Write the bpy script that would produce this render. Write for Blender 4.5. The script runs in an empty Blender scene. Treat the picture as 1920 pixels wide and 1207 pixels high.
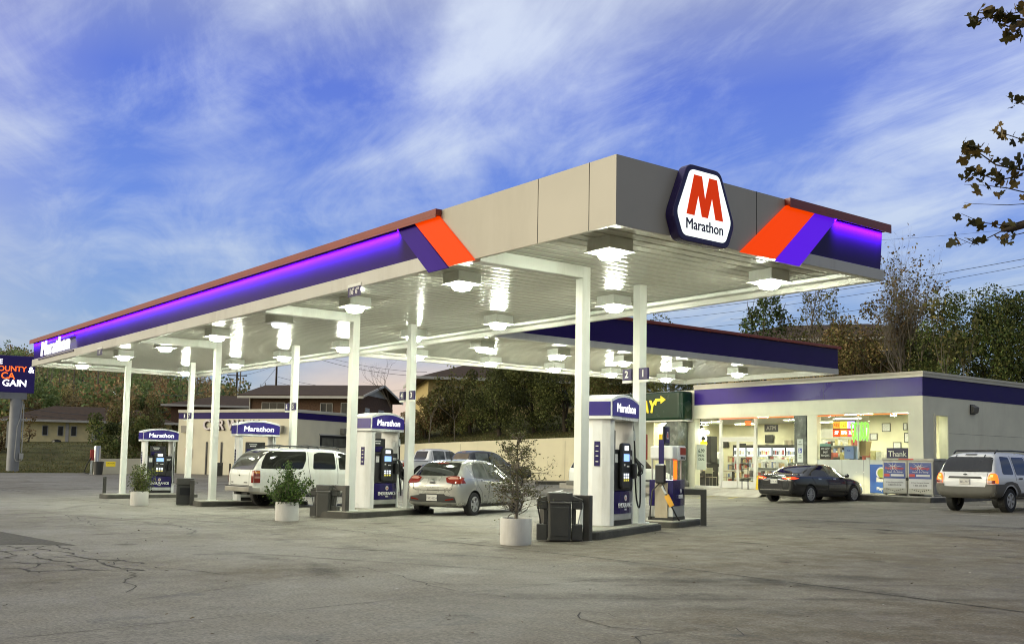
import bpy, bmesh, math, random
import numpy as np
from math import radians as RAD, sin, cos, pi, atan2, hypot, sqrt
from mathutils import Vector, Matrix, Euler
from mathutils.bvhtree import BVHTree

scn = bpy.context.scene
COL = scn.collection

# ------------------------------------------------------------------ camera
EYE = 1.355
F_PX, PY_PX = 1953.06, 701.6
YAW, PITCH, ROLL = RAD(52.0627), RAD(4.8379), RAD(0.9855)
_fw = Vector((-sin(YAW) * cos(PITCH), cos(YAW) * cos(PITCH), sin(PITCH)))
_r0 = Vector((cos(YAW), sin(YAW), 0.0))
_u0 = _r0.cross(_fw)
_rt = cos(ROLL) * _r0 + sin(ROLL) * _u0
_up = -sin(ROLL) * _r0 + cos(ROLL) * _u0
cam = bpy.data.cameras.new('camera')
cam_o = bpy.data.objects.new('camera', cam)
COL.objects.link(cam_o)
cam.sensor_width = 36.0
cam.lens = F_PX / 1920.0 * 36.0
cam.shift_x = 0.0
cam.shift_y = (PY_PX - 603.5) / 1920.0
cam.clip_start, cam.clip_end = 0.1, 3000.0
m = Matrix((( _rt.x, _up.x, -_fw.x, 0.0), (_rt.y, _up.y, -_fw.y, 0.0), (_rt.z, _up.z, -_fw.z, EYE), (0, 0, 0, 1)))
cam_o.matrix_world = m
scn.camera = cam_o

# ------------------------------------------------------------------ light
scn.view_settings.view_transform = 'Standard'
scn.view_settings.look = 'None'
scn.view_settings.exposure = 0.42
scn.view_settings.gamma = 1.0
scn.cycles.max_bounces = 7
scn.cycles.diffuse_bounces = 4
scn.cycles.glossy_bounces = 3
scn.cycles.transparent_max_bounces = 10
scn.cycles.transmission_bounces = 3
scn.cycles.caustics_reflective = False
scn.cycles.caustics_refractive = False
scn.cycles.sample_clamp_indirect = 4.0
scn.cycles.use_denoising = True
scn.cycles.filter_width = 1.05

SUN_EL, SUN_AZ = RAD(11), RAD(205)      # low dusk glow from the front left (azimuth from +Y, clockwise)
sun = bpy.data.lights.new('sun', 'SUN')
sun.energy = 2.3
sun.angle = RAD(40)
sun.color = (1.0, 0.935, 0.72)
sun_o = bpy.data.objects.new('sun', sun)
COL.objects.link(sun_o)
_sd = Vector((sin(SUN_AZ) * cos(SUN_EL), cos(SUN_AZ) * cos(SUN_EL), sin(SUN_EL)))
sun_o.rotation_euler = _sd.to_track_quat('Z', 'Y').to_euler()

world = bpy.data.worlds.new('World')
scn.world = world
world.use_nodes = True
wt = world.node_tree
for n in list(wt.nodes): wt.nodes.remove(n)
def WN(t, **k):
    n = wt.nodes.new(t)
    for a, b in k.items(): setattr(n, a, b)
    return n
def wl(a, b): wt.links.new(a, b)
def wmath(op, a, b=None, c=None):
    n = WN('ShaderNodeMath', operation=op)
    for i, v in enumerate((a, b, c)):
        if v is None: continue
        if isinstance(v, (int, float)): n.inputs[i].default_value = v
        else: wl(v, n.inputs[i])
    return n.outputs[0]
def wramp(fac, stops, interp='LINEAR'):
    n = WN('ShaderNodeValToRGB')
    n.color_ramp.interpolation = interp
    e = n.color_ramp.elements
    while len(e) < len(stops): e.new(0.5)
    for el, (p, c) in zip(e, stops):
        el.position = p; el.color = (*c, 1) if len(c) == 3 else c
    wl(fac, n.inputs[0]); return n.outputs[0]
def wmix(fac, a, b, mode='MIX'):
    n = WN('ShaderNodeMix', data_type='RGBA', blend_type=mode)
    if isinstance(fac, (int, float)): n.inputs[0].default_value = fac
    else: wl(fac, n.inputs[0])
    for i, v in ((6, a), (7, b)):
        if isinstance(v, tuple): n.inputs[i].default_value = (*v, 1)
        else: wl(v, n.inputs[i])
    return n.outputs[2]
tc = WN('ShaderNodeTexCoord')
sep = WN('ShaderNodeSeparateXYZ'); wl(tc.outputs['Generated'], sep.inputs[0])
el = sep.outputs[2]
base = wramp(el, [(0.0, (.33, .37, .44)), (.06, (.25, .35, .50)), (.13, (.135, .265, .56)), (.23, (.068, .165, .60)),
                  (.34, (.050, .112, .56)), (.46, (.26, .28, .42)), (.7, (.44, .43, .42))])
# bearing measured from the direction the cirrus streams towards
hyp = wmath('SQRT', wmath('ADD', wmath('MULTIPLY', sep.outputs[0], sep.outputs[0]), wmath('MULTIPLY', sep.outputs[1], sep.outputs[1])))
sx, sy = -sin(RAD(71)), cos(RAD(71))
zz = wmath('ADD', wmath('MAXIMUM', el, 0.0), 0.06)
along = wmath('DIVIDE', wmath('ADD', wmath('MULTIPLY', sep.outputs[0], sx), wmath('MULTIPLY', sep.outputs[1], sy)), zz)
across = wmath('DIVIDE', wmath('ADD', wmath('MULTIPLY', sep.outputs[0], sy), wmath('MULTIPLY', sep.outputs[1], -sx)), zz)
def wnoise(u, v, w, scale, detail, rough, dist=0.0):
    cb = WN('ShaderNodeCombineXYZ')
    for i, q in enumerate((u, v, w)):
        if isinstance(q, (int, float)): cb.inputs[i].default_value = q
        else: wl(q, cb.inputs[i])
    n = WN('ShaderNodeTexNoise'); n.inputs['Scale'].default_value = scale; n.inputs['Detail'].default_value = detail
    n.inputs['Roughness'].default_value = rough; n.inputs['Distortion'].default_value = dist
    wl(cb.outputs[0], n.inputs['Vector']); return n.outputs[0]
streak = wnoise(wmath('MULTIPLY', along, .46), wmath('MULTIPLY', across, 1.1), 3.1, 1.0, 9, .60, 1.2)
fine = wnoise(wmath('MULTIPLY', along, .85), wmath('MULTIPLY', across, 2.6), 7.7, 1.0, 10, .68, 1.6)
mass = wnoise(wmath('MULTIPLY', along, .50), wmath('MULTIPLY', across, .62), 12.35, 1.0, 5, .55, .6)
cl = wmath('ADD', wmath('ADD', wmath('MULTIPLY', streak, .56), wmath('MULTIPLY', fine, .36)), wmath('MULTIPLY', mass, .70))
def blob(px, py, size, amt):
    """a soft bank of cloud about one direction"""
    d = (_rt * ((px - 960) / F_PX) - _up * ((py - PY_PX) / F_PX) + _fw).normalized()
    n = WN('ShaderNodeVectorMath', operation='DOT_PRODUCT'); wl(tc.outputs['Generated'], n.inputs[0]); n.inputs[1].default_value = d
    r = WN('ShaderNodeMapRange'); r.interpolation_type = 'SMOOTHSTEP'
    r.inputs[1].default_value = cos(RAD(size)); r.inputs[2].default_value = 1.0; r.inputs[3].default_value = 0; r.inputs[4].default_value = amt
    wl(n.outputs['Value'], r.inputs[0]); return r.outputs[0]
for px_, py_, sz_, am_ in ((930, 120, 5.0, .07), (1250, 330, 9, .04), (1750, 260, 8, .03), (100, 150, 8, -.08), (380, 150, 9, -.13), (620, 250, 7, -.08), (1420, 60, 8, -.10), (250, 470, 9, -.05), (1500, 230, 3.5, -.05), (700, 40, 5, -.08), (1800, 60, 6, -.05), (760, 420, 6, .05)):
    cl = wmath('ADD', cl, blob(px_, py_, sz_, am_))
mask = wramp(cl, [(.70, (0, 0, 0)), (.79, (.22, .22, .22)), (.89, (.52, .52, .52)), (1.0, (.88, .88, .88))], 'B_SPLINE')
ccol = wramp(el, [(0.0, (.46, .44, .49)), (.05, (.38, .43, .53)), (.18, (.47, .54, .67)), (.35, (.62, .68, .80))])
sky1 = wmix(mask, base, ccol)
# warm dusk band low down where the gap between the houses shows it
glow_dir = Vector((-sin(RAD(57.5)), cos(RAD(57.5)), 0.055)).normalized()
gd = WN('ShaderNodeVectorMath', operation='DOT_PRODUCT'); wl(tc.outputs['Generated'], gd.inputs[0]); gd.inputs[1].default_value = glow_dir
gmask = wramp(gd.outputs['Value'], [(.990, (0, 0, 0)), (.9985, (.6, .6, .6))])
gband = wramp(el, [(.03, (1, 1, 1)), (.075, (.75, .75, .75)), (.115, (0, 0, 0))])
gm = wmix(1.0, gmask, gband, 'MULTIPLY')
sky2 = wmix(gm, sky1, (.95, .62, .40))
# the dusk glow stands behind the camera on the left; the sky away from it (east) is dimmer
hx, hy = wmath('DIVIDE', sep.outputs[0], wmath('MAXIMUM', hyp, .05)), wmath('DIVIDE', sep.outputs[1], wmath('MAXIMUM', hyp, .05))
toward = wmath('ADD', wmath('MULTIPLY', hx, sin(SUN_AZ)), wmath('MULTIPLY', hy, cos(SUN_AZ)))
gl_ = wmath('MULTIPLY', wramp(toward, [(.15, (0, 0, 0)), (.85, (1, 1, 1))]), wramp(el, [(0, (1, 1, 1)), (.35, (.75, .75, .75)), (.7, (0, 0, 0))]))
sky2 = wmix(gl_, sky2, (.95, .80, .58))
east = wramp(hx, [(.0, (1, 1, 1)), (.7, (.48, .48, .48))])
eastm = wmix(wramp(el, [(.45, (1, 1, 1)), (.85, (0, 0, 0))]), (1, 1, 1), east)
sky2 = wmix(1.0, sky2, eastm, 'MULTIPLY')
nis = WN('ShaderNodeTexSky'); nis.sky_type = 'NISHITA'; nis.sun_disc = False
nis.sun_elevation = RAD(3); nis.sun_rotation = SUN_AZ
nsc = WN('ShaderNodeVectorMath', operation='SCALE'); wl(nis.outputs[0], nsc.inputs[0]); nsc.inputs['Scale'].default_value = 0.06
tot = wmix(1.0, sky2, nsc.outputs[0], 'ADD')
bg = WN('ShaderNodeBackground'); bg.inputs[1].default_value = 0.84
wl(tot, bg.inputs[0])
wo = WN('ShaderNodeOutputWorld'); wl(bg.outputs[0], wo.inputs[0])

# ------------------------------------------------------------------ materials
MATS = {}
def mat(name, col, rough=.55, metal=0.0, var=.10, scale=2.0, bump=0.0, bscale=40.0, coat=0.0, emit=None, estr=1.0, spec=.5, dirt=None, dscale=.6, alpha=1.0):
    if name in MATS: return MATS[name]
    mm = bpy.data.materials.new(name); mm.use_nodes = True
    nt = mm.node_tree; b = nt.nodes['Principled BSDF']
    b.inputs['Base Color'].default_value = (*col, 1)
    b.inputs['Roughness'].default_value = rough
    b.inputs['Metallic'].default_value = metal
    b.inputs['Specular IOR Level'].default_value = spec
    if coat: b.inputs['Coat Weight'].default_value = coat; b.inputs['Coat Roughness'].default_value = .05
    if emit is not None:
        b.inputs['Emission Color'].default_value = (*emit, 1); b.inputs['Emission Strength'].default_value = estr
    N, L = nt.nodes, nt.links
    t = N.new('ShaderNodeTexCoord')
    if var > 0:
        n = N.new('ShaderNodeTexNoise'); n.inputs['Scale'].default_value = scale; n.inputs['Detail'].default_value = 6
        L.new(t.outputs['Object'], n.inputs['Vector'])
        r = N.new('ShaderNodeMapRange'); r.inputs[1].default_value = .3; r.inputs[2].default_value = .7
        r.inputs[3].default_value = 1 - var; r.inputs[4].default_value = 1 + var
        L.new(n.outputs[0], r.inputs[0])
        v = N.new('ShaderNodeVectorMath'); v.operation = 'SCALE'; v.inputs[0].default_value = col
        L.new(r.outputs[0], v.inputs['Scale'])
        out = v.outputs[0]
        if dirt is not None:
            d = N.new('ShaderNodeTexNoise'); d.inputs['Scale'].default_value = dscale; d.inputs['Detail'].default_value = 8; d.inputs['Roughness'].default_value = .7
            mp = N.new('ShaderNodeMapping'); mp.inputs['Scale'].default_value = (1.6, 1.6, .35)
            L.new(t.outputs['Object'], mp.inputs[0]); L.new(mp.outputs[0], d.inputs['Vector'])
            rr = N.new('ShaderNodeMapRange'); rr.inputs[1].default_value = .52; rr.inputs[2].default_value = .75; rr.inputs[3].default_value = 0; rr.inputs[4].default_value = .75
            L.new(d.outputs[0], rr.inputs[0])
            mx = N.new('ShaderNodeMix'); mx.data_type = 'RGBA'; L.new(rr.outputs[0], mx.inputs[0]); L.new(out, mx.inputs[6]); mx.inputs[7].default_value = (*dirt, 1)
            out = mx.outputs[2]
        L.new(out, b.inputs['Base Color'])
        rm = N.new('ShaderNodeMapRange'); rm.inputs[3].default_value = max(.02, rough - .06); rm.inputs[4].default_value = min(1, rough + .08)
        L.new(n.outputs[0], rm.inputs[0]); L.new(rm.outputs[0], b.inputs['Roughness'])
    if bump > 0:
        n2 = N.new('ShaderNodeTexNoise'); n2.inputs['Scale'].default_value = bscale; n2.inputs['Detail'].default_value = 4
        L.new(t.outputs['Object'], n2.inputs['Vector'])
        bp = N.new('ShaderNodeBump'); bp.inputs['Strength'].default_value = bump; bp.inputs['Distance'].default_value = .02
        L.new(n2.outputs[0], bp.inputs['Height']); L.new(bp.outputs[0], b.inputs['Normal'])
    MATS[name] = mm
    return mm

def emitter(name, col, s):
    if name in MATS: return MATS[name]
    mm = bpy.data.materials.new(name); mm.use_nodes = True
    nt = mm.node_tree; nt.nodes.clear()
    e = nt.nodes.new('ShaderNodeEmission'); e.inputs[0].default_value = (*col, 1); e.inputs[1].default_value = s
    o = nt.nodes.new('ShaderNodeOutputMaterial'); nt.links.new(e.outputs[0], o.inputs[0])
    MATS[name] = mm; return mm

def glassmat(name, tint=(1, 1, 1), refl=.9):
    if name in MATS: return MATS[name]
    mm = bpy.data.materials.new(name); mm.use_nodes = True
    nt = mm.node_tree; nt.nodes.clear(); N, L = nt.nodes, nt.links
    tr = N.new('ShaderNodeBsdfTransparent'); tr.inputs[0].default_value = (*tint, 1)
    gl = N.new('ShaderNodeBsdfGlossy'); gl.inputs['Roughness'].default_value = .02; gl.inputs[0].default_value = (refl, refl, refl, 1)
    fr = N.new('ShaderNodeFresnel'); fr.inputs[0].default_value = 1.45
    mx = N.new('ShaderNodeMixShader'); L.new(fr.outputs[0], mx.inputs[0]); L.new(tr.outputs[0], mx.inputs[1]); L.new(gl.outputs[0], mx.inputs[2])
    o = N.new('ShaderNodeOutputMaterial'); L.new(mx.outputs[0], o.inputs[0])
    MATS[name] = mm; return mm

def leafmat(name, rough=.65, trans=.25):
    if name in MATS: return MATS[name]
    mm = bpy.data.materials.new(name); mm.use_nodes = True
    nt = mm.node_tree; N, L = nt.nodes, nt.links; b = N['Principled BSDF']
    at = N.new('ShaderNodeAttribute'); at.attribute_name = 'Col'
    b.inputs['Roughness'].default_value = rough
    b.inputs['Specular IOR Level'].default_value = .25
    L.new(at.outputs['Color'], b.inputs['Base Color'])
    tl = N.new('ShaderNodeBsdfTranslucent'); L.new(at.outputs['Color'], tl.inputs[0])
    mx = N.new('ShaderNodeMixShader'); mx.inputs[0].default_value = trans
    L.new(b.outputs[0], mx.inputs[1]); L.new(tl.outputs[0], mx.inputs[2])
    L.new(mx.outputs[0], N['Material Output'].inputs[0])
    MATS[name] = mm; return mm

# ------------------------------------------------------------------ mesh helpers
class MB:
    def __init__(s): s.v = []; s.f = []; s.m = []; s.mi = 0
    def add(s, vs, fs, M=None):
        o = len(s.v)
        if M is not None: vs = [tuple(M @ Vector(p)) for p in vs]
        s.v += [tuple(p) for p in vs]
        s.f += [tuple(i + o for i in f) for f in fs]; s.m += [s.mi] * len(fs)
        return s
    def box(s, x0, x1, y0, y1, z0, z1, M=None):
        v = [(x0, y0, z0), (x1, y0, z0), (x1, y1, z0), (x0, y1, z0), (x0, y0, z1), (x1, y0, z1), (x1, y1, z1), (x0, y1, z1)]
        return s.add(v, [(0, 3, 2, 1), (4, 5, 6, 7), (0, 1, 5, 4), (1, 2, 6, 5), (2, 3, 7, 6), (3, 0, 4, 7)], M)
    def cbox(s, c, d, M=None):
        return s.box(c[0] - d[0] / 2, c[0] + d[0] / 2, c[1] - d[1] / 2, c[1] + d[1] / 2, c[2] - d[2] / 2, c[2] + d[2] / 2, M)
    def quad(s, a, b, c, d): return s.add([a, b, c, d], [(0, 1, 2, 3)])
    def prism(s, poly, h0, h1, axis='z', M=None):
        """extrude a 2D polygon: axis 'z' -> (x,y), 'x' -> (y,z), 'y' -> (x,z)"""
        n = len(poly)
        def P(p, h):
            if axis == 'z': return (p[0], p[1], h)
            if axis == 'x': return (h, p[0], p[1])
            return (p[0], h, p[1])
        vs = [P(p, h0) for p in poly] + [P(p, h1) for p in poly]
        fs = [tuple(range(n))[::-1], tuple(range(n, 2 * n))] + [(i, (i + 1) % n, n + (i + 1) % n, n + i) for i in range(n)]
        return s.add(vs, fs, M)
    def lathe(s, prof, n=24, c=(0, 0, 0), axis='z', M=None, caps=True):
        vs = []; fs = []
        for r, z in prof:
            for k in range(n):
                a = 2 * pi * k / n
                if axis == 'z': vs.append((c[0] + r * cos(a), c[1] + r * sin(a), c[2] + z))
                elif axis == 'x': vs.append((c[0] + z, c[1] + r * cos(a), c[2] + r * sin(a)))
                else: vs.append((c[0] + r * sin(a), c[1] + z, c[2] + r * cos(a)))
        m = len(prof)
        for i in range(m - 1):
            for k in range(n):
                fs.append((i * n + k, i * n + (k + 1) % n, (i + 1) * n + (k + 1) % n, (i + 1) * n + k))
        if caps:
            fs.append(tuple(range(n))[::-1]); fs.append(tuple(range((m - 1) * n, m * n)))
        return s.add(vs, fs, M)
    def tube(s, pts, r, n=8, M=None):
        pts = [Vector(p) for p in pts]
        rs = r if isinstance(r, (list, tuple)) else [r] * len(pts)
        vs = []; fs = []; up = None
        for i, p in enumerate(pts):
            d = (pts[min(i + 1, len(pts) - 1)] - pts[max(i - 1, 0)])
            if d.length < 1e-9: d = Vector((0, 0, 1))
            d.normalize()
            if up is None:
                up = Vector((0, 0, 1)) if abs(d.z) < .9 else Vector((1, 0, 0))
            a = d.cross(up)
            if a.length < 1e-4: a = d.orthogonal()
            a.normalize(); b = a.cross(d); up = b
            for k in range(n):
                t = 2 * pi * k / n
                vs.append(tuple(p + a * rs[i] * cos(t) + b * rs[i] * sin(t)))
        for i in range(len(pts) - 1):
            for k in range(n):
                fs.append((i * n + k, i * n + (k + 1) % n, (i + 1) * n + (k + 1) % n, (i + 1) * n + k))
        fs.append(tuple(range(n))[::-1]); fs.append(tuple(range((len(pts) - 1) * n, len(pts) * n)))
        return s.add(vs, fs, M)
    def build(s, name, mats, parent=None, bevel=0.0, seg=1, smooth=None, loc=None, rot=None):
        me = bpy.data.meshes.new(name)
        me.from_pydata(s.v, [], s.f)
        if not isinstance(mats, (list, tuple)): mats = [mats]
        for q in mats: me.materials.append(q)
        if len(mats) > 1: me.polygons.foreach_set('material_index', s.m)
        bm = bmesh.new(); bm.from_mesh(me)
        bmesh.ops.recalc_face_normals(bm, faces=bm.faces)
        if bevel:
            ed = [e for e in bm.edges if len(e.link_faces) == 2 and e.calc_face_angle(0) > .5]
            bmesh.ops.bevel(bm, geom=ed, offset=bevel, segments=seg, profile=.5, affect='EDGES', clamp_overlap=True)
        bm.to_mesh(me); bm.free()
        if smooth:
            me.polygons.foreach_set('use_smooth', [True] * len(me.polygons))
            me.set_sharp_from_angle(angle=RAD(smooth))
        me.update()
        o = bpy.data.objects.new(name, me); COL.objects.link(o)
        if parent is not None: o.parent = parent
        if loc is not None: o.location = loc
        if rot is not None: o.rotation_euler = rot
        return o

def tag(o, label, cat, group=None, kind=None):
    o['label'] = label; o['category'] = cat
    if group: o['group'] = group
    if kind: o['kind'] = kind
    return o
def thing(name, label, cat, loc=(0, 0, 0), rz=0.0, group=None):
    o = bpy.data.objects.new(name, None); COL.objects.link(o)
    o.location = loc; o.rotation_euler = (0, 0, rz); o.empty_display_size = .3
    return tag(o, label, cat, group)
def structure(o, label=None, cat=None):
    o['kind'] = 'structure'
    if label: o['label'] = label; o['category'] = cat
    return o
def copy_tree(o, parent=None):
    c = o.copy(); COL.objects.link(c); c.parent = parent
    for ch in list(o.children): copy_tree(ch, c)
    return c
def text(s, M, size, material, parent=None, name='lettering', extrude=.004, bold=0.0, sx=1.0, align='CENTER', shear=0.0, spacing=1.0):
    cu = bpy.data.curves.new(name, 'FONT'); cu.body = s; cu.size = size; cu.extrude = extrude
    cu.align_x = align; cu.align_y = 'CENTER'; cu.shear = shear; cu.space_character = spacing; cu.resolution_u = 3
    cu.materials.append(material)
    tmp = bpy.data.objects.new('tmp_text', cu); COL.objects.link(tmp)
    dg = bpy.context.evaluated_depsgraph_get()
    me = bpy.data.meshes.new_from_object(tmp.evaluated_get(dg), depsgraph=dg); me.name = name
    bpy.data.objects.remove(tmp); bpy.data.curves.remove(cu)
    if not me.materials: me.materials.append(material)
    if bold:
        bm = bmesh.new(); bm.from_mesh(me); src = bm.verts[:] + bm.edges[:] + bm.faces[:]
        for i, (u, v) in enumerate(((1, .4), (-1, -.4), (.5, -.8), (-.5, .8))):
            r = bmesh.ops.duplicate(bm, geom=src); bmesh.ops.translate(bm, verts=[q for q in r['geom'] if isinstance(q, bmesh.types.BMVert)], vec=(u * bold, v * bold, .0004 * (i + 1)))
        bm.to_mesh(me); bm.free()
    o = bpy.data.objects.new(name, me); COL.objects.link(o)
    if parent is not None: o.parent = parent
    o.matrix_local = M @ Matrix.Diagonal((sx, 1, 1, 1))
    return o
def face(loc, nrm):
    """text frame standing on a wall whose outward normal is 'nrm' (a yaw angle in degrees: 0 = +X, -90 = -Y)"""
    return Matrix.Translation(loc) @ Matrix.Rotation(RAD(nrm + 90), 4, 'Z') @ Matrix.Rotation(RAD(90), 4, 'X')

def bearing(px): return YAW - math.atan((px - 960) / F_PX)
def place(px, D):
    """a point on the ground plan: a bearing named by the photo column, and a distance along the view axis in metres"""
    v = (_r0 * ((px - 960) / F_PX) + Vector((-sin(YAW), cos(YAW), 0))) * D
    return v.x, v.y
def G(x, y):
    r = hypot(x, y)
    return .01 * max(x, -75) + .012 * max(-20, min(y, 60)) + .022 * max(0.0, min(r, 90) - 46)

def pmesh(name, verts, faces_, material, parent=None, cols=None, smooth=False):
    me = bpy.data.meshes.new(name)
    verts = np.asarray(verts, np.float32); faces_ = np.asarray(faces_, np.int32)
    nv, nf, k = len(verts), len(faces_), faces_.shape[1]
    me.vertices.add(nv); me.vertices.foreach_set('co', verts.ravel())
    me.loops.add(nf * k); me.loops.foreach_set('vertex_index', faces_.ravel())
    me.polygons.add(nf); me.polygons.foreach_set('loop_start', np.arange(0, nf * k, k, dtype=np.int32))
    me.update(calc_edges=True)
    if cols is not None:
        a = me.color_attributes.new('Col', 'FLOAT_COLOR', 'POINT')
        c4 = np.ones((nv, 4), np.float32); c4[:, :3] = cols
        a.data.foreach_set('color', c4.ravel())
    if smooth: me.polygons.foreach_set('use_smooth', np.ones(nf, bool))
    for q in (material if isinstance(material, (list, tuple)) else [material]): me.materials.append(q)
    o = bpy.data.objects.new(name, me); COL.objects.link(o)
    if parent is not None: o.parent = parent
    return o

def leaves(rng, centers, size, aspect=.55, droop=.3, colors=((.06, .09, .03),), cvar=.35, normals=None, folded=False):
    """one diamond-shaped leaf per centre -> (verts, faces, cols)"""
    n = len(centers); C_ = np.asarray(centers, float)
    d = rng.normal(size=(n, 3)); d[:, 2] -= droop * 1.5; d /= np.linalg.norm(d, axis=1)[:, None] + 1e-9
    s = rng.normal(size=(n, 3)); s -= (s * d).sum(1)[:, None] * d; s /= np.linalg.norm(s, axis=1)[:, None] + 1e-9
    L = size * rng.uniform(.6, 1.35, n)[:, None]
    a, b = C_ - d * L * .5, C_ + d * L * .5
    w = s * L * aspect * .5
    q = C_ - d * L * .08
    V = np.stack([a, q + w, b, q - w], 1).reshape(-1, 3)
    Fc = np.arange(4 * n).reshape(n, 4)
    pal = np.asarray(colors)[rng.integers(0, len(colors), n)]
    pal = pal * (1 + cvar * rng.uniform(-1, 1, n))[:, None]
    return V, Fc, np.repeat(pal, 4, 0)

def lobed(rng, centers, size, colors, cvar=.3):
    """broad lobed leaves, each a little curled"""
    n = len(centers); C_ = np.asarray(centers, float)
    shp = np.array([(0, -.5), (.30, -.30), (.26, -.04), (.50, .06), (.34, .26), (.14, .24), (0, .5), (-.14, .24), (-.34, .26), (-.50, .06), (-.26, -.04), (-.30, -.30)])
    d = rng.normal(size=(n, 3)); d[:, 2] -= 1.0; d /= np.linalg.norm(d, axis=1)[:, None]
    s = rng.normal(size=(n, 3)); s -= (s * d).sum(1)[:, None] * d; s /= np.linalg.norm(s, axis=1)[:, None]
    u = np.cross(d, s); L = size * rng.uniform(.6, 1.3, n); W = L * np.where(rng.uniform(size=n) < .35, .38, .95)
    V = C_[:, None, :] + d[:, None, :] * (shp[None, :, 1] * L[:, None])[..., None] + s[:, None, :] * (shp[None, :, 0] * W[:, None])[..., None]
    V = V + u[:, None, :] * (((np.abs(shp[:, 0]) * .7 + shp[:, 1] ** 2 * .9)[None, :] * L[:, None] * rng.uniform(-.1, .7, n)[:, None]))[..., None]
    pal = np.asarray(colors)[rng.integers(0, len(colors), n)] * (1 + cvar * rng.uniform(-1, 1, n))[:, None]
    return V.reshape(-1, 3), np.arange(12 * n).reshape(n, 12), np.repeat(pal, 12, 0)

def crown_points(rng, n, c, rad, lumps=9, fill=.35):
    """points scattered over lumps that together make an uneven crown"""
    c = np.asarray(c, float); rad = np.asarray(rad, float)
    ph = rng.normal(size=(lumps, 3)); ph /= np.linalg.norm(ph, axis=1)[:, None]
    lc = ph * (rng.uniform(.12, 1, lumps) ** .55 * .86)[:, None]
    lr = rng.uniform(.55, 1.0, lumps) * .95 / lumps ** .36
    k = rng.integers(0, lumps, n)
    d = rng.normal(size=(n, 3)); d /= np.linalg.norm(d, axis=1)[:, None]
    rr = np.where(rng.uniform(size=n) < fill, rng.uniform(.2, .9, n), rng.uniform(.85, 1.08, n))
    P = lc[k] + d * (lr[k] * rr)[:, None]
    return c + P * rad, k

def grow(rng, p, d, length, r, depth, segs, tips, spread=.6, up=.15, kids=(2, 3), shrink=.72, wob=.18, nseg=4, taper=.6):
    """recursive limb; fills segs with (points, radii), tips with end points"""
    pts = [np.array(p, float)]; rad = [r]; d = np.array(d, float)
    for i in range(nseg):
        d = d + rng.normal(size=3) * wob + np.array([0, 0, up * .3]); d /= np.linalg.norm(d)
        pts.append(pts[-1] + d * length / nseg); rad.append(r * (1 - (1 - taper) * (i + 1) / nseg))
    segs.append((pts, rad))
    if depth == 0:
        tips.extend(pts[1:]); return
    for k in range(rng.integers(kids[0], kids[1] + 1)):
        i = rng.integers(max(1, nseg // 2), nseg + 1) if k else nseg
        dd = d + rng.normal(size=3) * spread; dd[2] += up; dd /= np.linalg.norm(dd)
        grow(rng, pts[i], dd, length * shrink * rng.uniform(.75, 1.2), rad[i] * .72, depth - 1, segs, tips, spread, up, kids, shrink, wob, nseg, taper)
def limbs_mesh(segs, n=5):
    mb = MB()
    for pts, rad in segs: mb.tube(pts, list(rad), n)
    return mb
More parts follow.
